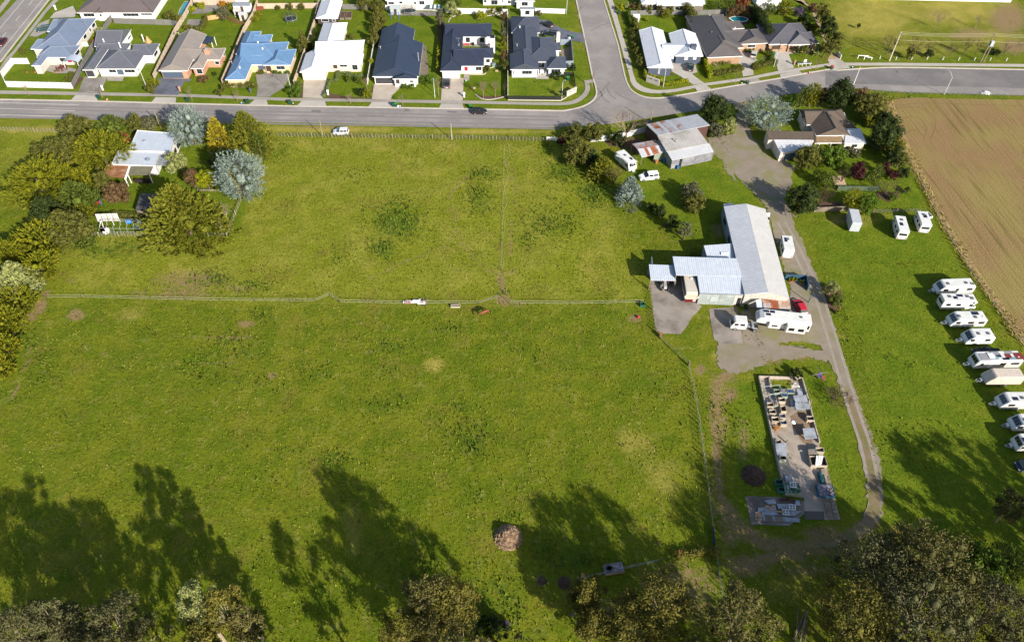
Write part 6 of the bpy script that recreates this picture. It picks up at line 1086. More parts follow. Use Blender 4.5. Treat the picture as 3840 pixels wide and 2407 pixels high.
def sprays(shape, rx, ry, h, n, sz, r, k, asp=.34):
    """conifer crown: k pointed sprays of leaf quads over an envelope, round a core"""
    i = np.arange(k); t = (i+.5)/k; a = i*2.39996+r.normal(size=k)*.25
    if shape == 'cone': zc = h*(.04+.94*t**1.25); rad = np.clip(1-t**1.25, 0, 1)**.72*.95+.05; el = .35+.5*t
    else: z = 1-1.8*(i+.5)/k; zc = h*.5+z*h*.47; rad = np.sqrt(np.clip(1-z*z, .02, 1)); el = z*.9+.25
    rad = rad*r.uniform(.84, 1.14, k)*(1+.13*np.sin(a*2+r.uniform(0, 6))+.1*np.sin(a*3+zc/h*5+r.uniform(0, 6))); d = np.stack([np.cos(a)*np.cos(el), np.sin(a)*np.cos(el), np.sin(el)], 1); tip = np.stack([np.cos(a)*rad*rx, np.sin(a)*rad*ry, zc], 1)
    L = np.minimum(rx, h*.5)*r.uniform(.32, .7, k)*(.45+.55*rad); m = max(8, n//k); T = r.uniform(0, 1, (k, m))**.8; wd = (L*.36)[:, None]*(1.1-T)
    p = tip[:, None]-d[:, None]*((1-T)*L[:, None])[..., None]+r.normal(size=(k, m, 3))*(wd*.55)[..., None]; p = p.reshape(-1, 3); D = np.repeat(d, m, 0)+sph(k*m, r)*.45; p[:, 2] = np.maximum(p[:, 2], .05)
    D /= np.linalg.norm(D, axis=1)[:, None]; nn = sph(k*m, r)+np.array([0, 0, .5]); b = np.cross(D, nn); b /= np.linalg.norm(b, axis=1)[:, None]+1e-6; s = (sz*r.uniform(.6, 1.3, k*m))[:, None]
    V = np.stack([p-D*s*.5, p+b*s*asp*.5, p+D*s*.6, p-b*s*asp*.5], 1).reshape(-1, 3); F = np.arange(k*m*4).reshape(-1, 4); c_ = lobes_for(shape, rx*.6, ry*.6, h*.74, r, 14); V2, F2 = cloud(c_, 4, .1, r, cores=.7); V2[:, 2] += h*.04
    return np.concatenate([V, V2]), np.concatenate([F, F2+len(V)])
def lobes_for(shape, rx, ry, h, r, k):
    out = []
    if shape == 'cone':
        for i in range(k):
            t = (i+.5)/k; t = t**1.15; rad = (1-t)**.75*.92+.08; ang = i*2.4+r.uniform(-.4, .4); q = r.uniform(.55,.78)*rad; lr = max(.13, .36*rad)*min(rx, ry)*r.uniform(.8, 1.2)
            out.append((math.cos(ang)*rx*q, math.sin(ang)*ry*q, lr*.6+t*(h-lr*1.3), lr))
        out.append((0, 0, h*.3, .55*min(rx, ry))); out.append((0, 0, h*.6, .36*min(rx, ry)))
    else:
        cz = h*.52; rz = h*.5
        for i in range(k):
            z = 1-1.75*(i+.5)/k; z = max(z, -.8); s = math.sqrt(max(0, 1-z*z)); ang = i*2.39996+r.uniform(-.3, .3); lr = r.uniform(.17, .42)*min(rx, ry, rz*1.5)
            q = r.uniform(.5, .95); out.append((math.cos(ang)*s*rx*q, math.sin(ang)*s*ry*q, max(lr*.7, cz+z*rz*q), lr))
        out.append((0, 0, cz, .5*min(rx, ry, rz)))
    return out
def bare_mesh(name, h, rad, r, m, levels=4, r0=None, n0=5, spread=.75, trunk=.25):
    mb = MB(); r0 = r0 or h*.02
    def grow(p, d, L, rr, lv):
        q = p+d*L; mid = p.lerp(q, .5)+Vector(r.normal(size=3))*L*.05; mb.tube([p, mid, q], [rr, rr*.8, rr*.6], 4 if lv > 2 else 3, cap=False)
        if lv == 0: return
        for _ in range(3 if lv > 1 else 3):
            e = (d+Vector(r.normal(size=3))*spread*.6); e.z = abs(e.z)*.8+.15; grow(q if r.random() < .6 else mid, e.normalized(), L*r.uniform(.6, .85), max(rr*.55, .012), lv-1)
    base = Vector((0, 0, h*trunk)); mb.tube([(0,0,-.1), base], [r0*1.3, r0], 6)
    for i in range(n0):
        a = i*2*math.pi/n0+r.uniform(-.4, .4); d = Vector((math.cos(a)*spread*rad/h*1.6, math.sin(a)*spread*rad/h*1.6, 1)).normalized(); grow(base, d, h*.27, r0*.6, levels-1)
    V = np.array(mb.v); top = V[:, 2].max(); ex = np.percentile(np.hypot(V[:, 0], V[:, 1]), 98); mb.v = [(x*rad/ex, y*rad/ex, z*h/top if z > 0 else z) for x, y, z in mb.v]
    return mb.mesh(name, m)
def fit(zn, bb, asp=1.):
    x0, y0, x1, y1 = bb; (u0, v0), (u1, v1) = uv(zn, x0, y0), uv(zn, x1, y1); uc, vc = (u0+u1)/2, (v0+v1)/2; k, a = pxm(uc, vc, 2.); r = (u1-u0)/2/k; e = (v1-v0)/2/k
    t = e*e-(r*asp*math.sin(a))**2; h = 2*math.sqrt(max(t, (.42*r)**2*math.cos(a)**2))/math.cos(a); h = min(h, 3.4*r+2.5); return G(uc, vc, h/2), r, h
NT = [0]; SPRAY = ('feather', 'golden', 'blue', 'green', 'yellow')
def crown(t, shape, rx, ry, h, leaf, sz=.36, dens=11, k=None, up=.25, asp=.55, cores=.6, droop=0., z0=0., out=.6):
    r = np.random.default_rng(100+NT[0]); NT[0] += 1; area = 4*math.pi*((rx*ry)**.8+(rx*h/2)**.8*2)/3; k = k or int(min(60, 9+area*.2)); n = int(min(15000, max(260, area*dens*2.2)))
    if leaf in SPRAY and rx > 1.6: V, F = sprays(shape, rx, ry, h-z0, int(n*1.25), sz*.85, r, int(min(520, 90+area*1.7)), .45)
    else: V, F = cloud(lobes_for(shape, rx, ry, h-z0, r, k), n, sz, r, asp, up, cores=cores, droop=droop, out=out)
    V[:, 2] += z0
    me = npmesh('crown', V, F, 4); me.materials.append(LM[leaf]); return link('crown', me, t)
def tree(label, zn, bb, leaf='green', shape='round', name='tree', cat='tree', group=None, sz=None, dens=None, stem=.0, hk=1.):
    p, r, h = fit(zn, bb); h *= hk; r *= 1.12 if zn in 'HU' else 1.04; t = thing(name, label, cat, (p.x, p.y, 0), 0, group); big = r > 2.2
    z0 = h*stem; sz = sz or (.40 if big else .26); dens = dens or (12 if big else 22)
    if leaf in ('feather', 'golden') and big: crown(t, shape, r, r, h, leaf, sz*1.35, dens*.9, asp=.36, up=.35, z0=z0, out=1.)
    elif leaf == 'blue': crown(t, shape, r, r, h, leaf, sz*.95, dens*1.25, asp=.42, up=.3, z0=z0, out=1.)
    else: crown(t, shape, r, r, h, leaf, sz, dens, z0=z0)
    rr = max(.05, min(.45, h*.035)); MB().tube([(0,0,-.1),(.03,.02,h*.3),(0,.05,h*.6)], [rr*1.3, rr, rr*.5], 7).build('trunk', BARKM, t); return t
def bare(label, zn, bb, m=None, levels=4, name='bare_tree', cat='tree', n0=5, trunk=.22, thick=1., group=None):
    p, r, h = fit(zn, bb); NT[0] += 1; g = np.random.default_rng(300+NT[0]); o = link(name, bare_mesh(name, h, r, g, m or TWIG, levels, max(.05, h*.022*thick), n0, trunk=trunk)); o.location = (p.x, p.y, 0); return tag(o, label, cat, group)
def hedge(label, zn, L, w, h, leaf='hedge', sz=.24, dens=26, name='hedge', bulge=.1):
    ps = pts(zn, L); o0 = ps[0]; t = thing(name, label, 'hedge', o0); r = np.random.default_rng(700+NT[0]); NT[0] += 1; lob = []; q = resample(ps, max(.45, w*.55))+[ps[-1]]
    for p in q:
        for k in range(max(1, int(h/(w*.6)+.3))): zz = min(h-w*.42, w*.4+k*w*.6); lob.append((p.x-o0.x+r.normal()*bulge*w, p.y-o0.y+r.normal()*bulge*w, max(w*.3, zz), w*.5*r.uniform(.9, 1.12)))
    n = int(min(5500, sum((b-a).length for a, b in zip(ps, ps[1:]))*(2*h+w)*dens)); V, F = cloud(lob, int(n*1.6), sz, r); me = npmesh('crown', V, F, 4); me.materials.append(LM[leaf]); link('crown', me, t); MB().tube([(0,0,-.05),(0,0,h*.5)], .06, 5).build('stem', BARKM, t); return t
def gum(label, zn, top, h, w, leaf='gum', sz=.3, n=None, name='gum_tree', z0=.3, k=20, cores=.34):
    p = P(zn, *top, h) if zn else Vector((*top, 0)); t = thing(name, label, 'tree', (p.x, p.y, 0)); r = np.random.default_rng(900+NT[0]); NT[0] += 1; lob = []; mb = MB(); rt = h*.013; c0 = Vector((0, 0, h*z0)); mb.tube([(0,0,-.2),(r.normal()*.3,r.normal()*.3,h*.2),c0], [rt*1.5, rt*1.15, rt], 7)
    for i in range(k):
        f = (i+.5)/k; z = h*(z0+(1-z0)*(.12+.83*f)); rad = w/2*(1-abs(f-.45)*1.0)*r.uniform(.45, 1.0); a = i*2.4+r.uniform(-.5, .5); lr = w*r.uniform(.06, .15); v = (math.cos(a)*rad, math.sin(a)*rad, z-lr*.5); lob.append((*v, lr))
        q = Vector(v); b = Vector((q.x*.15, q.y*.15, c0.z+(q.z-c0.z)*.45)); mb.tube([c0.lerp(b, .3), b, b.lerp(q, .6)+Vector(r.normal(size=3))*.25, q], [rt*.42, rt*.3, rt*.17, .02], 4, cap=False)
    lob.append((0, 0, h-w*.1, w*.13)); V, F = cloud(lob, n or int(120*k), sz, r, asp=.5, reach=(.42, 1.14), cores=cores, up=.2); me = npmesh('crown', V, F, 4); me.materials.append(LM[leaf]); link('crown', me, t); mb.build('trunk', PALEB, t); return t
# ---- conifers and shrubs around the cottage
tree('round olive tree at the verge end of the conifer row', 'H', (520,145,765,330), 'olive'); tree('soft green conifer standing at the road behind the cottage', 'H', (800,90,1095,290), 'green', 'cone'); tree('low olive scrub between cottage roof and road', 'H', (1080,125,1250,250), 'olive', name='shrub', cat='shrub'); tree('brownish scrub against the leaning pole', 'H', (1220,125,1385,245), 'grey', name='shrub', cat='shrub')
tree('pale blue cedar beside the cottage wall', 'H', (1450,45,1768,385), 'blue', sz=.42); tree('bright gold conifer leaning over the cottage drive', 'H', (1745,125,1990,450), 'yellow', 'cone', sz=.5); tree('tall olive gold cypress at the head of the paddock', 'H', (1890,55,2335,450), 'feather', 'cone'); tree('dark shrubs under the gold cypress', 'H', (1795,400,2000,630), 'dark', name='shrub', cat='shrub')
tree('grey green round tree in the neighbouring paddock corner', 'H', (295,330,605,560), 'olive'); tree('large golden conifer hugging the cottage carport', 'H', (665,245,1065,600), 'golden'); tree('broad golden brown tree standing out into the neighbouring paddock', 'H', (90,505,560,885), 'golden', sz=.4); tree('golden conifer below the carport', 'H', (570,540,840,770), 'golden', 'cone'); tree('feathery green conifer beside the coloured toys', 'H', (430,640,835,965), 'green', 'cone', sz=.5)
tree('olive conifer above the hurdle', 'H', (345,890,720,1190), 'olive', 'cone', sz=.5); tree('small golden shrub behind the white boards', 'H', (620,880,800,1010), 'golden', name='shrub', cat='shrub'); tree('bright golden conifer at the paddock corner', 'H', (110,1025,565,1340), 'golden', sz=.5); tree('golden conifer below the bright one', 'H', (200,1280,490,1530), 'golden'); tree('pale olive conifer at the left edge of the row', 'U', (-60,160,330,520), 'pale', 'cone', sz=.5)
tree('golden conifer touching the first fence post', 'U', (-40,440,330,730), 'golden'); tree('golden conifer between the second and third fence posts', 'U', (-90,630,195,920), 'golden'); tree('golden conifer low in the left row', 'U', (-90,870,165,1140), 'golden'); tree('last golden conifer of the left row', 'U', (-110,1090,120,1310), 'golden'); tree('brown green tree in the shade of the left row', 'H', (560,950,780,1180), 'olive'); tree('dark green filler bush between the cottage conifers', 'H', (830,560,960,820), 'olive', name='shrub', cat='shrub')
tree('blue cedar dome at the paddock edge', 'H', (1858,430,2262,845), 'blue', sz=.42); tree('slim golden column cypress in front of the blue cedar', 'H', (1952,560,2048,815), 'yellow', 'cone', dens=40); tree('rust green shrub beside the yellow bush', 'H', (1585,555,1705,745), 'brown', name='shrub', cat='shrub'); tree('bright lime yellow bush in the fenced bed', 'H', (1698,585,1842,755), 'bright', name='shrub', cat='shrub', dens=40)
tree('huge gold green conifer over the tunnel house frame', 'H', (1225,645,1875,1215), 'feather', 'cone', sz=.55, dens=13); tree('pale silvery shrub on the pergola', 'H', (1450,445,1595,625), 'pale', name='shrub', cat='shrub'); tree('orange brown vine tumbling off the carport', 'H', (905,700,1105,880), 'brown', name='vine', cat='vine'); tree('red brown shrub behind the cottage flue', 'H', (1040,275,1115,390), 'autumn', name='shrub', cat='shrub'); bare('grey dead tree inside the cottage fence', 'H', (1850,850,2005,1035), PALEB, 4, thick=1.3); bare('grey dead bush at the fence corner', 'H', (1840,1010,1935,1135), PALEB, 3)
hedge('low clipped hedge behind the tunnel house', 'H', [(985,985),(1230,1000)], 1.6, 1.1, 'olive'); tree('leafy weeds below the tunnel house', 'H', (640,1180,800,1250), 'green', name='shrub', cat='shrub'); tree('leafy weed heap beside the hurdle', 'H', (720,1060,870,1160), 'green', name='shrub', cat='shrub'); tree('low green scrub under the blue cedar', 'H', (2150,270,2290,470), 'green', name='shrub', cat='shrub')
for lab, bb, lf in (('dark filler conifer behind the large golden one',(540,290,720,530),'olive'),('golden conifer between the broad tree and green conifer',(470,540,650,770),'golden'),('dark conifer in the shade of the broad golden tree',(270,830,520,1060),'dark'),('golden conifer at the left edge above the pale one',(-30,1180,190,1420),'golden'),('olive conifer left of the hurdle',(420,1110,640,1300),'olive')): tree(lab, 'H', bb, lf)
for lab, bb, lf in (('olive hedge tree behind the farmhouse flat roof',(1440,220,1640,430),'olive'),('dark hedge tree at the field corner of the farmhouse',(1560,330,1740,560),'dark'),('golden hedge tree halfway down the field side',(1630,600,1840,840),'golden'),('olive hedge tree at the lower end of the field side',(1730,780,1900,970),'olive')): tree(lab, 'K', bb, lf)
# ---- barn shrubs
tree('olive tree at the west end of the barn shrubs', 'J', (200,350,500,560), 'olive'); tree('grey green shrub in front of the white iron fence', 'J', (440,345,685,560), 'olive'); tree('dark red shrub at the west end of the barn shrubs', 'J', (118,490,235,615), 'red', name='shrub', cat='shrub'); tree('pale yellow cone bush above the dark red shrub', 'J', (205,420,268,510), 'pale', 'cone', name='shrub', cat='shrub'); tree('large olive tree in the barn shrub row', 'J', (185,540,530,840), 'olive'); tree('dark shrub between olive tree and gold conifer', 'J', (400,650,620,870), 'dark', name='shrub', cat='shrub')
tree('yellow green conifer beside the awning caravan', 'J', (480,690,855,1010), 'feather', 'cone', sz=.5); bare('brown twiggy shrub behind the spruce', 'J', (700,820,970,1090), DTWIG, 4, 'bare_shrub', 'shrub', 7); tree('blue spruce below the white four wheel drive', 'J', (812,930,1205,1305), 'blue', 'cone', sz=.45); bare('large leafless tree behind the barn lean-to', 'J', (740,130,1215,580), TWIG, 5, n0=6, thick=1.1); tree('dark ivy covered bush under the leafless tree', 'J', (735,440,960,595), 'dark', name='shrub', cat='shrub')
tree('large dark evergreen at the barn end of the drive', 'J', (1868,15,2200,340), 'dark'); tree('yellow green shrub at the drive mouth', 'J', (2130,110,2295,300), 'hedge'); tree('grey leaved shrub against the barn wall', 'J', (1935,320,2140,515), 'grey', name='shrub', cat='shrub'); tree('cream variegated shrub at the drive edge', 'J', (2105,265,2285,490), 'pale', name='shrub', cat='shrub'); tree('grey twiggy shrub alone on the barn lawn', 'J', (1615,1035,1865,1260), 'grey', name='shrub', cat='shrub', dens=12); tree('olive round shrub alone on the barn lawn', 'J', (1645,1190,1900,1415), 'olive', name='shrub', cat='shrub')
tree('first dark shrub of the row below the spruce', 'J', (1190,1285,1335,1410), 'dark', name='shrub', cat='shrub'); tree('second dark shrub of the row below the spruce', 'J', (1285,1325,1455,1490), 'dark', name='shrub', cat='shrub'); tree('dark shrub beside the bare earth patch', 'L', (535,185,680,340), 'dark', name='shrub', cat='shrub'); tree('scraggly grey shrub at the end of the row', 'L', (655,240,805,445), 'grey', name='shrub', cat='shrub', dens=9); tree('yellow brown shrub behind the workshop lean-to', 'L', (770,540,925,605), 'golden', name='shrub', cat='shrub')
# ---- farmhouse garden
tree('blue cedar at the farmhouse drive', 'K', (150,150,592,560), 'blue', sz=.42)
for lab, bb, lf in (('small green shrub between the cedar and farmhouse hedge',(600,190,705,305),'hedge'),('green tree in the road hedge next to the small shrub',(688,80,815,300),'green'),('tall golden green tree in the road hedge',(775,35,948,295),'golden'),('brownish tree in the road hedge',(915,85,1030,300),'brown'),('big dark green tree in the road hedge',(1005,15,1295,335),'dark'),('rust tinted tree at the bend of the round hedge',(1275,95,1480,300),'brown'),('olive tree at the bend of the round hedge',(1340,155,1655,460),'olive'),('golden green tree at the top of the field side hedge',(1420,330,1650,520),'golden'),('large dark tree in the field side hedge',(1500,440,1835,800),'dark'),('dark tree low in the field side hedge',(1655,740,1840,965),'dark')): tree(lab, 'K', bb, lf)
for lab, bb, lf in (('olive weeping tree in front of the blue roller door',(668,720,962,975),'olive'),('yellow green tree in front of the verandah',(945,735,1220,975),'hedge'),('low grey green shrub below the farmhouse window',(1190,735,1390,830),'grey'),('orange flowering shrub at the verandah',(1085,728,1168,795),'orange'),('dark red shrub in the farmhouse garden',(1268,898,1440,1080),'red'),('green bush right of the dark red shrub',(1500,915,1645,1115),'green'),('dark red bush against the field hedge',(1600,908,1705,1040),'red'),('small dark red bush beyond the field hedge',(1688,985,1795,1105),'red'),('dark green bush at the field fence',(1770,955,1925,1085),'dark'),('tangled green bush beside the wooden ramp',(850,975,1010,1130),'green'),('green bush above the wooden ramp',(960,985,1130,1195),'green'),('low green bush left of the green fence',(1385,1005,1525,1110),'green'),('small green bush under the grey twiggy tree',(1680,1235,1785,1315),'hedge'),('glossy dark green magnolia beside the drive',(595,1155,925,1480),'dark'),('golden green tree behind the picket fence',(1205,1165,1405,1430),'golden'),('yellow green conifer behind the covered motorhome',(1335,1235,1565,1450),'hedge'),('tiny round bush on the lawn near the field',(1855,1175,1945,1245),'green'),('green shrub over the picket fence end',(1205,1310,1330,1430),'green')): tree(lab, 'K', bb, lf, name='shrub' if bb[2]-bb[0] < 190 else 'tree', cat='shrub' if bb[2]-bb[0] < 190 else 'tree')
bare('brown twiggy shrub beside the magnolia', 'K', (855,1125,1115,1395), DTWIG, 5, 'bare_shrub', 'shrub', 9, .05); bare('grey twiggy tree near the field fence', 'K', (1555,1085,1860,1300), DTWIG, 5, n0=7, trunk=.1); bare('dark twiggy shrub left of the dark red shrub', 'K', (1135,925,1285,1135), DTWIG, 4, 'bare_shrub', 'shrub', 8, .08)
tree('pale cream shrub in the island bed', 'M', (115,848,262,995), 'pale', name='shrub', cat='shrub'); tree('green shrub in the island bed', 'M', (148,968,298,1115), 'green', name='shrub', cat='shrub'); tree('tiny lime shrub at the tip of the island bed', 'M', (228,1138,268,1182), 'bright', name='shrub', cat='shrub'); bare('leafless brown shrub beside the scrap yard', 'O', (930,150,1225,365), DTWIG, 5, 'bare_shrub', 'shrub', 9, .06); tree('dark tussock at the top wall of the scrap yard', 'O', (615,20,775,105), 'dark', name='shrub', cat='shrub')
# ---- gardens of the street
def many(zn, rows, name='shrub', cat='shrub'):
    for lab, bb, lf, *k in rows: tree(lab, zn, bb, lf, k[0] if k else 'round', name=name, cat=cat)
many('A', [('round bush left of the two inside the white wall',(832,975,922,1058),'olive'),('round bush behind at the white wall',(878,928,965,1005),'olive'),('dark bush beside the slate blue house lawn',(250,620,330,700),'olive'),('yellow green palm in the side garden',(1225,360,1322,455),'pale'),('orange leaved plant in the side garden',(1165,500,1235,570),'autumn'),('lime plant in the side garden',(1195,430,1260,510),'bright'),('hedge bush at the highway drive',(2090,150,2260,270),'olive'),('round bush beside the lap pool',(2215,200,2345,308),'olive'),('grassy flax clump between the two front lawns',(1885,1010,2050,1130),'golden'),('spiky flax clump at the footpath',(1880,1090,2000,1215),'olive')])
many('B', [('yellow round bush at the lap pool',(518,88,606,162),'bright'),('olive bush behind the yellow round bush',(570,40,640,95),'olive'),('yellow green bush at the back fence',(625,38,722,118),'bright'),('silvery olive tree by the timber screen',(870,85,1045,245),'grey'),('orange and yellow bush at the back fence',(900,18,1000,100),'orange'),('golden bush beside the little white sheds',(990,40,1100,145),'golden'),('citrus bush against the beige fence',(1335,150,1445,225),'golden'),('lower citrus bush against the beige fence',(1305,215,1405,290),'golden'),('small bush at the back fence nearest the spa',(1610,72,1695,130),'olive'),('middle bush at the back fence behind the trampoline',(1755,45,1855,125),'olive'),('third bush at the back fence behind the trampoline',(1905,55,2000,132),'olive'),('dark cypress shading the trampoline lawn',(1865,375,2070,655),'olive','cone'),('round bush at the foot of the brown hedge',(905,1085,995,1175),'olive'),('round bush at the footpath of the pink brick house',(862,1155,950,1240),'olive'),('grey green bush at the blue house door',(1398,902,1492,968),'olive'),('clipped ball left of the cream gable window',(1582,908,1652,962),'hedge'),('small clipped ball under the cream gable window',(1662,922,1708,955),'hedge'),('clipped ball right of the cream gable window',(1738,903,1815,958),'hedge'),('bushy green shrub at the street lamp',(1800,1120,1965,1268),'hedge'),('tall shrub above the street lamp bush',(1860,1050,1965,1150),'green'),('dark bush right of the arched window',(815,930,870,985),'dark')])
p, r, h = fit('B', (615,970,780,1150)); t = tree('small umbrella shaped tree on the pink brick house lawn', 'B', (615,970,780,1060), 'brown')
hedge('brown green hedge in front of the blue roofed house', 'B', [(1000,1120),(1180,1125),(1355,1125)], 1.7, 1.7, 'olive'); hedge('clipped L shaped hedge round the paved square', 'B', [(480,390),(680,400),(720,330),(740,255)], 1.2, 1.5, 'olive')
many('C', [('first tall conifer of the clump behind the navy gabled house',(1035,-60,1265,140),'olive','cone'),('second tall conifer of the clump behind the navy gabled house',(1045,90,1265,290),'olive','cone'),('third tall conifer of the clump behind the navy gabled house',(1035,230,1250,430),'olive','cone'),('front tall conifer of the clump behind the navy gabled house',(1005,350,1210,580),'olive','cone'),('dark tree beside the conifer clump at the top edge',(890,-60,1075,130),'olive')], 'tree', 'tree')
many('C', [('dark bush behind the white roofed house fence',(310,360,380,450),'dark'),('dark bush at the white roofed house side',(265,445,360,550),'dark'),('lowest dark bush at the white roofed house side',(240,545,325,655),'dark'),('bush on the small deck behind the white roofed house',(735,445,860,510),'olive'),('clipped ball left in the white house hedge garden',(745,985,820,1065),'green'),('clipped ball right in the white house hedge garden',(865,985,955,1075),'green'),('dark shrub at the white house lawn edge',(885,1135,1000,1255),'dark'),('yellow green shrub at the white house lawn edge',(965,1150,1070,1275),'golden'),('climbing yellow plant on the white fence',(1045,735,1105,870),'bright'),('olive tree at the navy U shaped house back corner',(1895,125,2015,355),'grey'),('green bush left of the white gable wall',(1455,1085,1540,1150),'hedge'),('lime bush right of the white gable wall',(1530,1090,1650,1150),'hedge'),('yellow flowering tree at the white back fence',(2030,20,2185,230),'pale'),('small bush below the yellow flowering tree',(2150,140,2240,200),'green'),('dark bush at the top fence corner',(1990,-30,2110,80),'dark'),('hedge plant at the top fence',(2100,-20,2240,80),'green')])
hedge('pale clipped hedge along the white house drive', 'C', [(470,1250),(500,1190),(540,1060),(640,1050),(650,950)], 1., .9, 'palehedge'); hedge('pale clipped hedge below the white house windows', 'C', [(660,950),(800,960)], .9, .9, 'palehedge'); hedge('pale clipped hedge square on the white house lawn', 'C', [(770,985),(860,1000),(950,990)], 1., .9, 'palehedge'); hedge('square green hedge beside the navy gabled house', 'C', [(1735,1060),(1880,1065)], 2.6, 1.7, 'hedge')
many('D', [('tall thin yellow column tree at the dark fence',(115,588,178,770),'bright','cone'),('lower thin yellow column tree at the dark fence',(108,740,165,930),'bright','cone'),('yellow shrub in the curved bed behind the U shaped house',(620,150,770,255),'bright'),('orange green shrub at the white block fence',(775,80,905,195),'golden'),('dark green shrub at the white block fence',(895,85,985,190),'dark'),('tall dark shrub at the fence corner',(960,75,1040,170),'olive'),('grey shrub in the row beside the U shaped house',(940,365,1035,485),'grey'),('olive shrub in the row beside the U shaped house',(955,450,1042,570),'olive'),('yellow brown shrub in the row beside the U shaped house',(955,545,1042,700),'golden'),('reddish shrub in the row beside the U shaped house',(950,655,1042,800),'brown'),('round olive standard tree at the boundary fence',(955,785,1085,925),'olive'),('grey bush at the garden shed',(1398,138,1492,205),'grey'),('dark round bush at the patio wall',(1838,818,1935,925),'dark'),('dark leafy tree in the corner lawn',(1718,1145,1795,1275),'dark'),('shrubs at the U shaped house window',(722,835,825,945),'olive'),('hedge plants below the corner house front window',(1590,955,1760,1000),'dark'),('brown shrub in the row near the back fence',(955,150,1032,270),'brown')])
bare('bare brown shrub in the row beside the U shaped house', 'D', (940,255,1025,390), TWIG, 4, 'bare_shrub', 'shrub'); bare('left of two bare trees in the curved front bed', 'D', (655,1030,805,1265), TWIG, 5, thick=.9); bare('right of two bare trees in the curved front bed', 'D', (825,1035,945,1265), TWIG, 5, thick=.9); bare('bare red tinged tree beside the boundary fence', 'D', (965,1040,1045,1240), DTWIG, 4); bare('bare vine beside the dark ute', 'D', (95,930,195,1280), TWIG, 4, 'bare_shrub', 'shrub', 6); bare('bare shrub at the navy gabled house boundary', 'C', (955,990,1060,1150), TWIG, 4, 'bare_shrub', 'shrub')
for lab, zn, bb in (('bare street tree outside the white corner wall','A',(290,1070,375,1240)),('bare street tree outside the dark grey house','A',(1200,1080,1365,1265)),('bare street tree outside the pink brick house','B',(465,1120,580,1300)),('bare street tree outside the blue roofed house','B',(1050,1150,1180,1315)),('bare street tree outside the white roofed house','C',(740,1190,850,1340)),('bare street tree outside the navy gabled house','C',(1420,1200,1520,1360)),('bare street tree outside the corner house on the side street','D',(1995,470,2070,660)),('bare street tree outside the dark driveway','D',(1910,80,2010,245)),('bare street tree at the kerb corner','D',(2100,920,2180,1120)),('bare street tree outside the brown tiled house','F',(680,910,780,1080)),('bare street tree outside the wide garage house','F',(1720,770,1810,900)),('bare young tree on the brown tiled house lawn','F',(440,820,540,925)),('bare young tree in the hedge garden','F',(1040,720,1110,830)),('bare young tree in front of the wide garage house','F',(1590,640,1680,760))): bare(lab, zn, bb, TWIG, 4, n0=4, trunk=.35)
many('E', [(f'{w} clipped ball tree of the row behind the slate weatherboard house', bb, 'olive') for w, bb in (('first',(955,58,1048,182)),('second',(1102,73,1198,188)),('third',(1240,75,1335,185)),('fourth',(1392,80,1468,190)),('fifth',(1512,75,1602,168)))]+[('yellow green standard tree on the back lawn',(1308,112,1442,240),'golden'),('lime shrub at the side street corner',(735,65,822,150),'bright'),('pale pampas clump at the side street',(828,28,898,120),'pale'),('brown shrub at the side street top',(880,40,1000,110),'brown')], 'tree', 'tree')
many('E', [(f'{w} clipped column tree along the side street footpath', bb, 'olive') for w, bb in (('topmost',(893,358,972,430)),('second',(903,400,972,480)),('third',(912,440,978,532)),('fourth',(918,522,1000,585)),('fifth',(925,560,1005,632)),('sixth',(943,612,1022,715)),('seventh',(968,700,1052,790)),('largest',(972,745,1072,890)))], 'tree', 'tree')
many('E', [('clipped ball left of the slate chimney',(1602,742,1662,805),'hedge'),('clipped ball right of the slate chimney',(1712,738,1768,798),'hedge'),('small ball at the slate house door',(1436,742,1472,792),'hedge'),('yellow bush on the back lawn',(1085,235,1145,280),'bright')])
hedge('tall thick hedge beside the white roofed wing', 'E', [(1645,180),(1690,300),(1740,420)], 2.6, 3.2, 'olive', .3); hedge('clipped hedge in front of the topiary columns', 'E', [(940,290),(960,340),(985,410)], 1.6, 2., 'olive'); hedge('low side street hedge', 'E', [(870,190),(890,260),(915,345)], 1.2, 1.5, 'hedge'); hedge('bright lime hedge down the white roofed house boundary', 'E', [(1850,780),(1880,880),(1920,1010)], 1.3, 1.6, 'bright'); hedge('lime hedge behind the entrance sign wall', 'E', [(1085,950),(1100,1010),(1180,1010),(1300,1060)], 1.1, 1.3, 'bright'); hedge('low lime hedge right of the entrance sign wall', 'E', [(1345,1105),(1450,1095),(1560,1075),(1630,1060)], 1.2, 1.1, 'bright')
many('F', [('green tree above the oval pool',(430,-40,590,150),'green'),('leafy tree above the oval pool deck',(570,-30,725,150),'green'),('red leaved tree behind the pool',(725,-20,905,110),'autumn')], 'tree', 'tree')
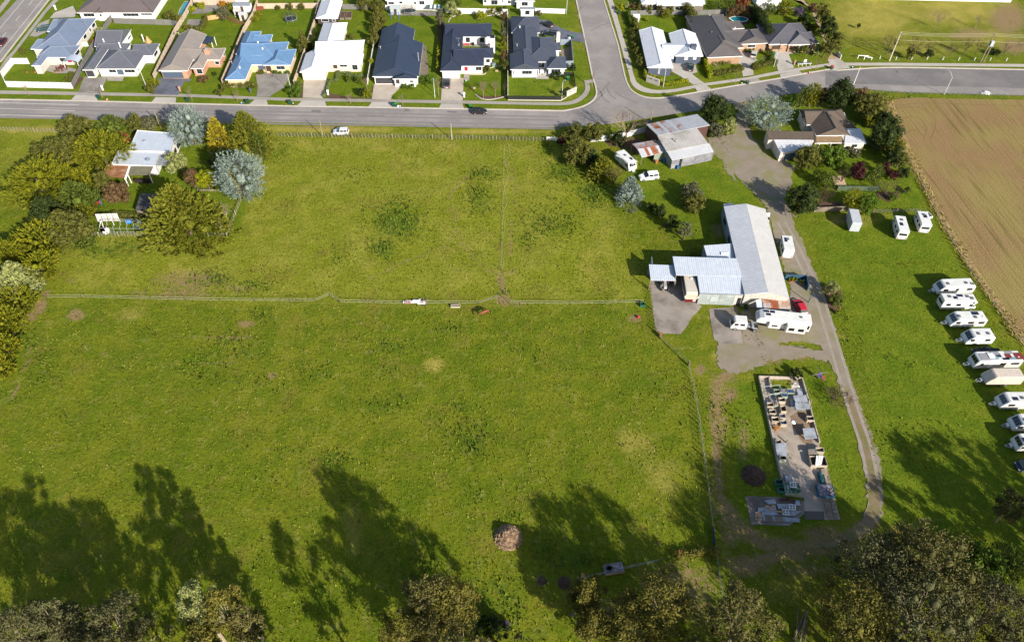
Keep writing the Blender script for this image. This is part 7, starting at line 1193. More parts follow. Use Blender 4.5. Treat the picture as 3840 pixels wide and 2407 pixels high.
many('F', [('left bronze shrub behind the pool',(590,90,720,215),'brown'),('middle bronze shrub behind the pool',(690,80,830,210),'brown'),('right bronze shrub behind the pool',(800,80,945,215),'brown'),('blue green bush in the lane house garden',(1075,40,1235,210),'green'),('yellow flowered bush in the lane house garden',(1265,5,1455,200),'golden'),('leafy bush at the white wall',(1230,120,1330,200),'green'),('lilac twiggy bush in the lane house garden',(1480,100,1610,215),'lav'),('dark bush at the lane garden edge',(1520,190,1660,330),'dark'),('dark bush lower on the lane garden edge',(1560,290,1700,410),'dark'),('yellow green bush at the lane',(1675,295,1785,405),'golden'),('bush at the lane end of the wide garage house',(1810,500,1950,740),'olive'),('top bush of the lane hedge',(1640,40,1790,170),'brown'),('second bush of the lane hedge',(1750,80,1930,300),'olive'),('third bush of the lane hedge',(1785,230,2020,500),'dark'),('lowest bush of the lane hedge',(1895,400,2090,690),'olive'),('bush beside the wide garage',(1115,635,1195,725),'olive'),('conical bush at the wide garage house porch',(1458,588,1535,695),'dark'),('bush at the wide garage house window',(1558,595,1655,700),'green'),('low flowers right of the wide garage house',(1695,620,1825,720),'pale'),('left dark ball below the tan brick wall',(505,755,562,815),'brown'),('right dark ball below the tan brick wall',(552,752,608,810),'brown'),('left lime ball at the tan brick window',(828,632,874,680),'hedge'),('middle lime ball at the tan brick window',(876,628,920,672),'hedge'),('right lime ball at the tan brick window',(916,625,962,668),'hedge'),('olive column bush at the porch',(668,610,735,695),'golden'),('round ball at the hedge end by the drive',(738,822,795,890),'olive'),('tall clipped bush at the drive gate',(915,798,995,900),'olive')])
hedge('tall dark conifer hedge between the tan brick houses', 'F', [(960,240),(1010,350),(1070,450),(1120,560)], 3., 4.2, 'dark', .36); hedge('clipped hedge in front of the tan brick lawn', 'F', [(405,980),(560,960),(700,925),(800,900)], 1.5, 1.3, 'olive'); hedge('low hedge below the tan brick wall', 'F', [(420,830),(520,830),(640,820)], 1.3, 1., 'olive'); hedge('clipped hedge right of the tan brick drive', 'F', [(950,900),(1050,870),(1170,830),(1220,825)], 1.5, 1.3, 'olive'); hedge('clipped hedge beside the wide garage drive', 'F', [(1165,740),(1180,790),(1215,830)], 1.3, 1.2, 'hedge')
# ---- roadside of the rough paddock
for i, (lab, bb) in enumerate((('first bare tree behind the tall pale power pole',(545,455,815,710)),('second bare tree of the footpath row, with brown bush',(880,475,1140,770)),('third bare tree of the footpath row',(1095,530,1275,690)),('fourth bare tree of the footpath row',(1370,560,1580,740)),('fifth bare tree of the footpath row',(1590,480,1760,720)),('bare tree left of the transformer',(1740,500,1920,700)),('bare tree right of the transformer',(2090,530,2260,730)),('small bare tree out in the rough paddock',(1250,180,1360,370)),('bare tree beside the earth patch in the rough paddock',(1745,180,1890,365)),('bare tree at the right edge of the footpath row',(2260,520,2405,730)))): bare(lab, 'X', bb, TWIG if i > 6 else DTWIG, 5 if bb[2]-bb[0] > 200 else 4, n0=6, thick=.8)
many('X', [('dark ivy bush under the second bare tree',(885,610,1005,765),'olive'),('dark bush under the third bare tree',(1135,655,1245,745),'dark'),('dark bush at the foot of the transformer pole',(1955,635,2105,725),'dark'),('small dark bush in the rough paddock',(255,300,305,375),'dark')])
# ---- gum trees along the bottom
for lab, zn, top, h, w, lf in (('grey gum at the far lower left corner','T',(20,770),17,9,'gumg'),('pale gum with rounded head at lower left','T',(245,690),18,7,'gumg'),('low olive gum right of the rounded one','T',(430,800),15,8,'gumg'),('dull gum left of the white flowering gum','T',(690,735),15,9,'gumg'),('pale flowering gum with dense column crown','T',(1280,585),18,6,'pale'),('gold leaved gum beside the flowering gum','T',(1470,605),18,6,'gumy'),('small gold gum below the flowering gum','T',(1330,850),14,6,'gumy'),('thin gum right of the gold gum','T',(1640,710),14,5,'gum'),('white limbed gum at bottom centre','Ss',(780,800),17,9,'gum'),('spreading gum with pale forked limbs','Ss',(1040,820),16,9,'gumy'),('low gum in front of the white limbed one','Ss',(560,1150),13,8,'gumy'),('dusty gum below the forked one','Ss',(830,1080),12,8,'gum'),('gold sapling gum at the wire fence corner','Q',(450,880),8,6,'gumy'),('lower gold gum sapling','Q',(520,1250),8,6,'gumy'),('broad gold gum at the fence','Q',(1000,1270),10,10,'gumy'),('hazy tall gum beside the fence','Q',(1330,960),13,11,'gumy'),('dry gum at the bottom right of the fence','Rr',(230,790),16,12,'gum'),('high gum beside the turning circle','Rr',(1620,260),15,11,'gum'),('wide brown gum below the turning circle','Rr',(1400,420),15,14,'gumg'),('big grey gum over the lower right','Rr',(1850,400),17,16,'gum'),('gum at the bottom centre of the right grove','Rr',(1180,790),15,13,'gumy'),('large dusty gum at the bottom of the right grove','Rr',(1750,720),17,17,'gumg'),('gum at the lower right corner','Rr',(2330,700),15,13,'gumg')): gum(lab, zn, top, h, w, lf, n=8000 if w > 8 else 4800, k=44 if w > 8 else 30)
for x, y, h, w in ((-66,27,18,10),(-58,29,15,9),(-50,29,18,10),(-45,31,15,9),(-37,28,18,9),(-30,31,12,7),(-18,30,16,8),(-6,31,19,10),(3,31,16,9),(23,31,15,8),(26,31,14,9),(33,27,18,10),(41,25,18,11),(47,33,13,9),(54,30,18,12),(64,31,18,12),(74,33,18,13),(80,40,16,11),(84,50,14,10),(89,46,18,12),(96,46,18,12),(103,44,18,12),(110,43,18,12),(92,37,20,13),(104,34,20,13),(78,57,8,6)):
    tag(gum('tall gum tree of the grove standing below the lower edge', None, (x, y), h, w, 'gum', n=2400, k=24, sz=.36, cores=.5), group='gums below the lower edge')
tree('dark round shrub below the two barrels', 'Ss', (1215,1100,1650,1430), 'dark'); tree('bright green thicket at the right edge', 'Rr', (1930,320,2260,640), 'hedge'); tree('green thicket in the lower right shade', 'Rr', (2120,300,2430,600), 'green'); hedge('low golden hedge where the two wire fences meet', 'Q', [(1480,570),(1680,530),(1890,510)], 1.4, 1.1, 'gumy'); tree('brown bracken bush at the right edge', 'Rr', (2060,560,2280,800), 'brown', name='shrub', cat='shrub')
# ================================================================== SMALL THINGS
def M_(n, col, rough=.5): return mat(n, col, rough=rough)
GRNB = M_('bin_green', c(40,84,70)); LIDG = M_('lid_green', c(60,160,80)); REDP = M_('red_plastic', c(214,52,60)); BLUEP = M_('blue_plastic', c(40,110,200)); YELP = M_('yellow_plastic', c(230,200,60)); ORAP = M_('orange_plastic', c(224,110,50)); TERRA = M_('terracotta', c(206,112,78), .8); GRYP = M_('grey_plastic', c(120,126,130))
def wheelie(label, zn, xy, lid=None, body=None, rz=0.):
    t = thing('wheelie_bin', label, 'bin', P(zn, *xy), rz, 'wheelie bins at the kerb'); MB().box(-.3,.3,-.33,.33,.08,.95,t=-.05).build('body', body or GRNB, t); MB().box(-.36,.36,-.4,.4,.95,1.05).build('lid', lid or GRNB, t); 
    for sx in (-1, 1): MB().tube([(sx*.24,.3,.1),(sx*.3,.3,.1)], .1, 8).build('wheel', RUBBER, t)
for lab, zn, xy, lid in (('dark bin at the dark grey house crossing','A',(1275,1275),None),('green bin outside the pink brick house','B',(500,1310),None),('green bin outside the blue roofed house crossing','B',(1268,1330),None),('green bin left of the white roofed house crossing','B',(1812,1340),None),('left green bin of the pair outside the navy gabled house','C',(1358,1370),None),('bright lidded bin of the pair outside the navy gabled house','C',(1388,1372),LIDG),('green bin behind the driving black hatchback','D',(568,1398),LIDG),('black bin with lime lid on the dark driveway','D',(1880,500),LIDG),('lime lidded bin on the corner lawn','D',(1822,1035),LIDG),('grey bin outside the brown tiled house','F',(865,1085),GRYP),('green bin beside the wide garage','F',(1202,715),LIDG),('bin at the top of the side street hedge','E',(760,185),GRNB),('black red lidded bin at the lane crossing','F',(1950,895),REDP)): wheelie(lab, zn, xy, lid)
def crate(label, zn, xy, m, w=.5, d=.36, h=.32, fill=None, name='recycling_crate', rz=.3):
    t = thing(name, label, 'crate', P(zn, *xy), rz); MB().box(-w/2,w/2,-d/2,d/2,0,h,t=-.02).build('tub', m, t); MB().box(-w/2-.03,w/2+.03,-d/2-.03,d/2+.03,h-.05,h).build('rim', m, t); MB().ball(0,0,h,w*.4,d*.4,.12,7,4,jit=.3).build('contents', fill or WHITE, t)
for a in (('orange recycling tub on the dark grey house verge','A',(1385,1295),ORAP),('blue recycling tub on the blue house verge','B',(1190,1338),BLUEP),('black recycling tub beside the green bin','B',(1855,1348),BLACK),('white recycling tub by the bin pair','C',(1420,1378),WHITE),('pale blue recycling bag by the bin pair','C',(1445,1382),BLUEP),('green recycling tub at the brown tiled house','F',(795,1085),LIDG),('red and white sack on the lane verge','F',(1662,948),REDP),('blue sack on the lane crossing','X',(190,880),BLUEP),('green trug beside the red door path','D',(508,1052),LIDG)): crate(*a)
def mailbox(label, zn, xy, m=WHITE, h=1.1):
    t = thing('mailbox', label, 'mailbox', P(zn, *xy), .1); MB().box(-.18,.18,-.2,.2,0,h).build('pillar', m, t); MB().box(-.28,.28,-.3,.3,h,h+.3).build('box', m, t, bevel=.03)
for a in (('white letterbox at the dark grey house drive','A',(1330,1165)),('brick letterbox at the stamped driveway','B',(400,1178),PINKB),('blue letterbox at the blue roofed house','B',(1310,1195),SLATED,.9),('white concrete letterbox at the white roofed house','C',(520,1225)),('white block letterbox at the ute driveway','D',(485,1255)),('white letterbox at the dark driveway','D',(1838,525),WHITE,.7),('brown letterbox pillar at the wide garage drive','F',(1468,840),TANB),('white letterbox on the highway drive','A',(722,130))): mailbox(*a)
# trampolines
def tramp(label, zn, xy, r, enc=True, oval=1.):
    t = thing('trampoline', label, 'trampoline', P(zn, *xy)); ring = [(math.cos(k*math.pi/9)*r*oval, math.sin(k*math.pi/9)*r) for k in range(19)]; MB().tube([(x,y,.8) for x, y in ring], .07, 6).build('frame', CHROME, t); MB().prism([(x*.97,y*.97) for x, y in ring[:-1]], .78, .8).build('mat', BLACK, t)
    for k in range(0, 18, 3): x, y = ring[k]; MB().tube([(x,y,0),(x,y,.8)], .04, 5).build('leg', CHROME, t); MB().tube([(x*1.04,y*1.04,.8),(x*1.04,y*1.04,2.5)], .035, 5).build('net_pole', CHROME, t)
    mb = MB(); [mb.poly([(*ring[k],.85),(*ring[k+1],.85),(*ring[k+1],2.4),(*ring[k],2.4)]) for k in range(18)]; nm = mat('net', (.02,.03,.03), rough=.8)
    if not nm.get('n'):
        nm['n'] = 1; q = nm.node_tree; a = q.nodes.new('ShaderNodeBsdfTransparent'); x_ = q.nodes.new('ShaderNodeMixShader'); x_.inputs[0].default_value = .25; q.links.new(a.outputs[0], x_.inputs[1]); q.links.new(q.nodes['Principled BSDF'].outputs[0], x_.inputs[2]); q.links.new(x_.outputs[0], q.nodes['Material Output'].inputs[0])
    mb.build('net', nm, t)
tramp('round black trampoline on the blue roofed house lawn', 'B', (1830,275), 1.75); tramp('oval trampoline at the white back fence', 'C', (1560,175), 1.5, oval=1.5)
# pools
def pool(label, zn, L, rim, water, smooth=False):
    ps = pts(zn, L); t = thing('swimming_pool', label, 'pool', ps[0]); q = relm(ps, ps[0]); q = [Vector(v) for v in q]
    if smooth: q = smooth_line(q+[q[0]], 3)[:-1]
    cc = sum(q, Vector())/len(q); o = [v+(v-cc).normalized()*.35 for v in q]; a = sum(p.x*r.y-r.x*p.y for p, r in zip(q, q[1:]+q[:1]))
    if a < 0: q.reverse(); o.reverse()
    mb = MB(); n = len(q); [mb.poly([(o[i].x,o[i].y,.1),(o[(i+1)%n].x,o[(i+1)%n].y,.1),(q[(i+1)%n].x,q[(i+1)%n].y,.1),(q[i].x,q[i].y,.1)]) for i in range(n)]; [mb.poly([(o[i].x,o[i].y,0),(o[(i+1)%n].x,o[(i+1)%n].y,0),(o[(i+1)%n].x,o[(i+1)%n].y,.1),(o[i].x,o[i].y,.1)]) for i in range(n)]; mb.build('coping', rim, t); MB().poly([(v.x,v.y,.06) for v in q]).build('water', water, t); return t
pool('lap pool with blue and green cover beside the beige fence', 'B', [(455,30),(540,28),(520,90),(420,220),(370,200),(400,130)], KERB, mat('pool_cover', c(90,170,220), c(80,160,150), .12, .3, contrast=4)); pool('turquoise oval pool behind the brown tiled house', 'F', [(640,240),(700,222),(790,222),(870,245),(860,275),(770,290),(690,280)], WHITE, mat('pool_water', c(20,150,160), c(16,136,150), .5, .08), True)
# back yard sheds and small things
def mini_shed(label, zn, xy, w, d, h, wm, rm, rz=R(1.5)):
    t = thing('garden_shed', label, 'shed', P(zn, *xy), rz); MB().box(-w/2,w/2,-d/2,d/2,0,h).build('wall', wm, t); MB().slab([(-w/2-.15,-d/2-.15,h),(w/2+.15,-d/2-.15,h),(w/2+.15,0,h+.4),(-w/2-.15,0,h+.4)], .06).slab([(-w/2-.15,0,h+.4),(w/2+.15,0,h+.4),(w/2+.15,d/2+.15,h),(-w/2-.15,d/2+.15,h)], .06).build('roof', rm, t); MB().box(-.4,.4,-d/2-.04,-d/2,0,h-.25).build('door', WOODD, t)
mini_shed('white shed with grey stripe roof at the back fence', 'B', (1215,140), 5.2, 2.2, 2.1, WROUGH, MATS['grey_shed_longrun']); mini_shed('small pale shed beside the timber screen', 'B', (1225,255), 2.2, 1.8, 2., PALEP, MATS['pale_back_longrun']); mini_shed('clear plastic greenhouse beside the white shed', 'B', (1150,205), 1.8, 1.8, 1.9, mat('poly_panel', c(214,210,200), rough=.4), MATS['poly_panel']); mini_shed('pale iron shed behind the navy gabled house', 'C', (1390,175), 3., 2., 2., mat('pale_iron', c(200,208,212), c(186,194,198), 1, .5, rib=(.2,.01)), MATS['pale_iron']); mini_shed('white pointed playhouse beside the clipped hedge', 'E', (975,270), 1.8, 2.2, 1.6, WROUGH, WHITE)
t = thing('spa_pool', 'red brown spa pool with folded cover at the back fence', 'spa', P('B',1430,120), R(1.5)); MB().box(-1.1,1.1,-1.,1.,0,.8).build('cabinet', mat('spa_wood', c(150,84,66), rough=.6), t, bevel=.06); MB().box(-1.05,1.05,-.1,.98,.8,.9).build('cover', mat('spa_cover', c(168,100,80), rough=.7), t)
def screen(label, zn, L, m): panel_fence(label, zn, L, 1.3, m, .9, name='screen')
screen('pale timber screen across the pink brick house lawn', 'B', [(760,265),(955,235)], mat('new_timber', c(226,178,124), c(206,158,108), 1, .8, obr=.06)); screen('brown timber screen sloping down the pink brick house lawn', 'B', [(1010,255),(1110,300),(1235,345)], mat('tan_timber', c(150,118,74), c(130,100,62), 1, .8, obr=.08)); screen('white pergola screen beside the slate blue house', 'A', [(1030,600),(1140,600)], WHITE)
for lab, zn, xy, w, d in (('left raised timber garden box','C',(705,215),1.2,4.5),('right raised timber garden box','C',(785,215),1.7,4.2)):
    t = thing('raised_bed', lab, 'planter', P(zn, *xy), R(4)); 
    for sx, nm in ((-1,'side_board'),(1,'side_board')): MB().box(sx*w/2-.06,sx*w/2+.06,-d/2,d/2,0,.6).build(nm, TIMB, t); MB().box(-w/2,w/2,sx*d/2-.06,sx*d/2+.06,0,.6).build('end_board', TIMB, t)
    MB().box(-w/2+.06,w/2-.06,-d/2+.06,d/2-.06,.05,.5).build('soil', BARK, t)
t = thing('picnic_table', 'round red brown table with chairs on the slate blue house patio', 'table', P('A',805,900)); MB().lathe(0,0,[(.9,.7),(.9,.76)],14).build('tabletop', mat('red_timber', c(120,60,54), rough=.7), t); MB().lathe(0,0,[(.35,0),(.08,.1),(.08,.7)],8).build('pedestal', MATS['red_timber'], t)
for k in range(6):
    a = k*1.05; o = thing('patio_chair', 'red brown slatted chair around the round patio table', 'chair', P('A',805,900)+Vector((math.cos(a)*1.25, math.sin(a)*1.25, 0)), a, 'chairs around the round patio table'); MB().box(-.22,.22,-.22,.22,.4,.46).build('seat', MATS['red_timber'], o); MB().box(.2,.25,-.22,.22,.46,.9).build('backrest', MATS['red_timber'], o); [MB().box(x-.03,x+.03,y-.03,y+.03,0,.4).build('leg', MATS['red_timber'], o) for x in (-.19,.19) for y in (-.19,.19)]
t = thing('dining_table', 'white dining table on the corner house patio', 'table', P('D',1485,950)); MB().box(-.55,.55,-1.2,1.2,.7,.76).build('tabletop', WHITE, t); [MB().box(x-.04,x+.04,y-.04,y+.04,0,.7).build('leg', WHITE, t) for x in (-.5,.5) for y in (-1.1,1.1)]
for sx in (-1, 1):
    for k in range(4): o = thing('dining_chair', 'white chair at the corner house patio table', 'chair', P('D',1485,950)+Vector((sx*.95, -.9+k*.6, 0)), 0 if sx > 0 else math.pi, 'chairs at the corner house patio table'); MB().box(-.2,.2,-.2,.2,.42,.47).build('seat', WHITE, o); MB().box(.18,.22,-.2,.2,.47,.9).build('backrest', WHITE, o); [MB().box(x-.02,x+.02,y-.02,y+.02,0,.42).build('leg', WHITE, o) for x in (-.17,.17) for y in (-.17,.17)]
def pot(label, zn, xy, r=.3, h=.45, m=TERRA, leaf='green', name='potted_plant'):
    t = thing(name, label, 'plant', P(zn, *xy)); MB().lathe(0,0,[(r*.7,0),(r,h),(r*.9,h),(.02,h-.06)],10).build('pot', m, t); crown(t, 'round', r*1.3, r*1.3, 1.0, leaf, .16, 60, k=6, z0=h*.8)
for a in (('terracotta pot at the left of the slate blue patio','A',(350,938)),('second terracotta pot beside the slate blue wall','A',(455,940)),('terracotta pot at the patio table','A',(725,940)),('terracotta pot at the cream gable','B',(1575,945)),('blue planter at the workshop doorway','Z',(575,340),.5,.7,M_('planter_blue', c(40,84,120)),'bright'),('big leafy pot in the blue screen','L',(1795,850),.5,.5,TERRA,'bright'),('second leafy pot in the blue screen','L',(1835,850),.4,.5,GRYP,'golden'),('leafy pot at the right of the blue screen','L',(1905,880),.5,.5,GRYP,'green'),('low planter on the U shaped house deck','D',(600,590),.4,.4,BLACK,'dark')): pot(*a)
t = thing('washing_line', 'folded clothes line on the side wall of the dark grey house', 'clothes line', P('A',1895,900)); MB().bar((0,0,1.6),(0,2.4,1.6),.05,.05).build('arm', CHROME, t); MB().bar((1.2,0,1.5),(1.2,2.4,1.5),.05,.05).build('arm', CHROME, t); MB().bar((0,0,1.6),(1.2,0,1.5),.05,.05).build('strut', CHROME, t)
t = thing('teepee', 'tan canvas play tent on the dark grey house lawn', 'tent', P('A',1915,548)); MB().lathe(0,0,[(1.0,0),(.05,1.9)],6).build('canvas', M_('tan_canvas', c(210,168,110), .9), t); MB().tube([(0,0,1.8),(.1,0,2.1)], .03, 4).build('pole', TIMB, t)
t = thing('umbrella', 'closed white patio umbrella on the dark grey house lawn', 'umbrella', P('A',1858,540)); MB().tube([(0,0,0),(0,0,.6),(0,0,2.2),(0,0,2.4)], [.05,.16,.12,.01], 8).build('canopy', WHITE, t); MB().lathe(0,0,[(.35,0),(.35,.1)],10).build('base', CONC, t)
t = thing('market_stand', 'white trestle stand with sign board by the lane footpath', 'stand', P('F',1595,850), .15); MB().box(-2,2,-.4,.4,.75,.82).build('tabletop', WHITE, t); [MB().bar((x,-.35,0),(x,.35,.75),.08,.08).build('leg', WHITE, t) for x in (-1.8,-.6,.6,1.8)]; MB().box(-.3,.5,.1,.16,1.0,1.8).build('sign_board', WHITE, t); 
for k in range(5): MB().box(-1.7+k*.75,-1.2+k*.75,-.3,.3,.82,1.0).build('tray', GRYP, t)
# barn surroundings
def barrel(label, zn, xy, m, r=.3, h=.9, name='barrel'):
    t = thing(name, label, 'barrel', P(zn, *xy)); MB().lathe(0,0,[(r*.92,0),(r,.1),(r,h*.33),(r*1.04,h*.36),(r,h*.4),(r,h*.64),(r*1.04,h*.67),(r,h*.7),(r,h-.05),(r*.9,h),(.02,h-.03)],12).build('body', m, t); MB().lathe(r*.5,0,[(.05,h-.03),(.05,h+.03)],6).build('bung', BLACK, t)
for a in (('blue plastic barrel at the barn front','J',(1575,878),BLUEP),('blue drum in the barn corner','J',(1418,800),BLUEP,.3,1.1),('rusty brown drum at the lean-to','J',(1318,812),TERRA),('red brown gas bottle beside the blue drum','J',(1448,800),OLDRED,.18,1.2),('rusty fire drum on the apron edge','P',(1135,785),M_('fire_drum', c(190,120,80), .8)),('orange cone shaped bucket by the wire fence','Q',(402,770),M_('bucket_orange', c(210,150,100), .7),.3,.5),('terracotta drum beside the golden hedge','Q',(1482,520),TERRA,.3,.7),('faded red barrel half of the pair','Ss',(1530,1180),M_('faded_red', c(190,96,84), .7),.6,.7),('dark barrel half of the pair','Ss',(1600,1190),M_('dark_purple', c(84,74,86), .7),.6,.7),('red brown drum lying in the dark shrubs','L',(525,300),OLDRED,.35,.8),('blue container behind the barn pole','J',(1235,330),BLUEP,.35,.7),('grey bucket near the lower fence','Q',(290,1205),GRYP,.3,.4)): barrel(*a)
t = thing('ball', 'red ball beside the bare patch in the paddock', 'ball', P('P',888,580)); MB().ball(0,0,.3,.3,.3,.3,14,10).build('skin', REDP, t, True); MB().tube([(-.31,0,.3),(.31,0,.3)], .07, 6).build('band', M_('dark_red', c(140,30,34)), t)
def trough(label, zn, xy, m, w, d, h, rz=0., name='trough'):
    t = thing(name, label, 'trough', P(zn, *xy), rz); mb = MB(); mb.box(-w/2,w/2,-d/2,-d/2+.07,0,h).box(-w/2,w/2,d/2-.07,d/2,0,h).box(-w/2,-w/2+.07,-d/2+.07,d/2-.07,0,h).box(w/2-.07,w/2,-d/2+.07,d/2-.07,0,h).box(-w/2+.07,w/2-.07,-d/2+.07,d/2-.07,0,.06); mb.build('tub', m, t); MB().box(-w/2+.08,w/2-.08,-d/2+.08,d/2-.08,.06,h*.6).build('contents', mat('trough_water', c(60,56,44), rough=.15), t)
trough('green water tub under the tape at the apron', 'P', (930,440), M_('tub_green', c(40,110,90)), .9, .9, .6); trough('double grey feed trough left of the horse', 'V', (943,186), M_('trough_cream', c(206,196,180)), 1.9, .6, .4); trough('white bath tub at the corner of the ploughed field', 'M', (1163,190), WHITE, .8, 1.8, .55, .3, 'bath_tub')
t = thing('concrete_trough', 'old square concrete trough with a round hole at the wire fence', 'trough', P('Q',745,700), .17); MB().box(-1.5,1.5,-.8,.8,0,.6).build('slab', CONCOLD, t, bevel=.06); MB().lathe(-.7,0,[(.62,.6),(.62,.72),(.36,.72),(.34,.56)],16).build('ring', mat('ring_concrete', c(110,112,122), c(92,94,104), 2, .9), t); MB().lathe(-.7,0,[(.33,.61),(.33,.63)],14).build('hole', BLACK, t); MB().box(.1,1.4,-.65,.7,.6,.68).build('lid', mat('lid_concrete', c(150,152,164), c(130,132,144), 1, .9), t)
# painted jump poles in the paddock
o0 = P('s',1560,1138)
PNK = M_('pink_paint', c(226,150,150))
def jump(label, a, b, cols, z=.1, r=.06):
    p, q = P('s', *a), P('s', *b); t = thing('jump_pole', label, 'pole', p, 0, 'painted jump poles'); d = q-p; n = len(cols)
    for i, m in enumerate(cols): MB().tube([d*(i/n)+Vector((0,0,z)), d*((i+1)/n)+Vector((0,0,z))], r, 7).build('band', m, t)
for lab, a, b, cols, z in (('white and pink jump pole at the left of the heap',(1521,1128),(1583,1129),(WHITE,PNK,WHITE),.1),('white jump pole on top of the heap',(1527,1132),(1580,1133),(WHITE,WHITE),.25),('orange and white jump pole behind the heap',(1536,1125),(1582,1122),(ORAP,WHITE,ORAP,WHITE),.1),('white pole crossing the right of the heap',(1560,1130),(1568,1143),(WHITE,GRYP),.3),('weathered pole at the right end of the heap',(1590,1126),(1612,1126),(POSTM,POSTM),.1)): jump(lab, a, b, cols, z)
t = thing('jump_stand', 'white jump wing boards heaped on the tape line', 'jump', P('s',1540,1137), .02)
for k, (x, y, w, d, z, m) in enumerate(((0,0,3.,.5,.25,WHITE),(-.5,-.25,1.2,.5,.4,M_('pink_board', c(226,160,160))),(2.2,-.2,1.6,.7,.3,WHITE),(1.2,.3,1.6,.4,.45,WHITE),(2.4,-.1,.5,.5,.5,PNK))): MB().box(x-w/2,x+w/2,y-d/2,y+d/2,z,z+.06).build('board', m, t)
t = thing('jump_stand', 'weathered jump stand beside the painted poles', 'jump', P('s',1592,1137)); [MB().bar((x,-.8,.1+k*.1),(x+.1,.9,.2+k*.1),.12,.12).build('rail', TIMB, t) for k, x in enumerate((-.3,0,.4))]; MB().bar((-.2,.2,0),(-.1,.4,1.1),.12,.12).build('upright', TIMB, t)
# horse
def horse():
    a, b = P('V',1180,232), P('V',1112,262); t = thing('horse', 'bay horse walking in the paddock with head lowered', 'horse', (a+b)/2, heading(a, b)-.1)
    me = bpy.data.meshes.new('body'); V = []; E = []; Rr = []
    def add(p, r, par=None):
        V.append(p); Rr.append(r if hasattr(r, '__len__') else (r, r))
        if par is not None: E.append((par, len(V)-1))
        return len(V)-1
    b0 = add((-.1,0,1.18), (.30,.33)); r1 = add((-.5,0,1.22), (.29,.32), b0); r2 = add((-.78,0,1.2), (.24,.28), r1); r3 = add((-.95,0,1.12), (.13,.16), r2)
    s1 = add((.3,0,1.16), (.28,.33), b0); s2 = add((.62,0,1.17), (.2,.28), s1); n1 = add((.86,0,1.2), (.13,.2), s2); n2 = add((1.15,0,1.12), (.10,.15), n1); n3 = add((1.38,0,.98), (.09,.12), n2); hd = add((1.5,0,.86), (.10,.12), n3); m1 = add((1.62,0,.66), (.075,.09), hd); m2 = add((1.7,0,.52), (.06,.065), m1)
    for sy, dx in ((1,.12),(-1,-.18)):
        k = add((.55+dx*.3, sy*.16, .85), (.11,.12), s2); k = add((.58+dx, sy*.17, .5), (.06,.065), k); k = add((.56+dx*1.1, sy*.17, .2), (.04,.045), k); add((.62+dx*1.2, sy*.17, .04), (.055,.06), k)
    for sy, dx in ((1,-.16),(-1,.14)):
        k = add((-.68+dx*.3, sy*.16, .9), (.14,.17), r2); k = add((-.6+dx*.7, sy*.16, .66), (.085,.1), k); k = add((-.82+dx, sy*.17, .44), (.055,.06), k); k = add((-.76+dx*1.1, sy*.17, .18), (.04,.045), k); add((-.7+dx*1.2, sy*.17, .04), (.055,.06), k)
    me.from_pydata(V, E, []); o = link('body', me, t); md = o.modifiers.new('skin', 'SKIN'); sv = me.skin_vertices[0].data
    for i, r in enumerate(Rr): sv[i].radius = r; sv[i].use_root = (i == 0)
    md.use_smooth_shade = True; sb = o.modifiers.new('sub', 'SUBSURF'); sb.levels = 2; sb.render_levels = 2
    me.materials.append(mat('bay_coat', c(150,88,52), c(120,66,38), 1.5, .6)); HAIR = mat('black_hair', (.012,.01,.01), rough=.8)
    MB().tube([(-1.0,0,1.2),(-1.12,0,1.0),(-1.1,.03,.7),(-1.08,.05,.45)], [.05,.09,.08,.02], 7).build('tail', HAIR, t); MB().tube([(.75,0,1.46),(1.0,.02,1.36),(1.25,.03,1.2),(1.42,.02,1.06)], [.03,.06,.05,.03], 6).build('mane', HAIR, t)
    for sy in (-1, 1): MB().tube([(1.46,sy*.07,.97),(1.44,sy*.1,1.1)], [.04,.008], 5).build('ear', mat('bay_ear', c(110,60,36), rough=.7), t); MB().ball(1.55,sy*.085,.84,.02,.012,.02,6,4).build('eye', BLACK, t)
horse()
# tunnel house frame and boards by the cottage
t = thing('tunnel_house', 'bare white pipe frame of an old tunnel house', 'greenhouse', P('H',1080,1105)); FR_ = mat('pipe_frame', c(196,198,196), c(170,172,168), 2, .6); x0, x1, y0, y1 = -4.6, 4.2, -1.5, 1.6
for k in range(7):
    x = x0+(x1-x0)*k/6
    MB().tube([(x,y0,0),(x,y0,1.7),(x,(y0+y1)/2,2.5),(x,y1,1.7),(x,y1,0)], .038, 5).build('hoop', FR_, t)
for y, z in ((y0,1.7),((y0+y1)/2,2.5),(y1,1.7),(y0,.8)): MB().tube([(x0,y,z),(x1,y,z)], .032, 5).build('purlin', FR_, t)
MB().slab([(x0,y0-.06,1.65),(x0,y0-.06,.2),(x0+1.2,y0-.06,.3),(x0+1.1,y0-.06,1.7)], .02).build('torn_sheet', mat('poly_sheet', c(216,218,222), c(190,192,198), 2, .5), t)
t = thing('tarpaulin', 'bright blue tarpaulin crumpled at the tunnel house end', 'tarpaulin', P('H',1215,1090)); TB = mat('tarp_blue', c(40,140,220), c(30,120,200), 2, .45, bump=.08, bscale=3); MB().ball(-.6,.5,.5,.7,.9,.5,9,6,jit=.4).build('fold', TB, t); MB().ball(.7,-.4,.3,1.2,.7,.35,10,5,jit=.4).build('fold', TB, t)
t = thing('tarpaulin', 'blue tarpaulin bundle behind the tunnel house', 'tarpaulin', P('H',1108,1045)); MB().ball(0,0,.4,.9,.6,.45,9,6,jit=.35).build('bundle', TB, t)
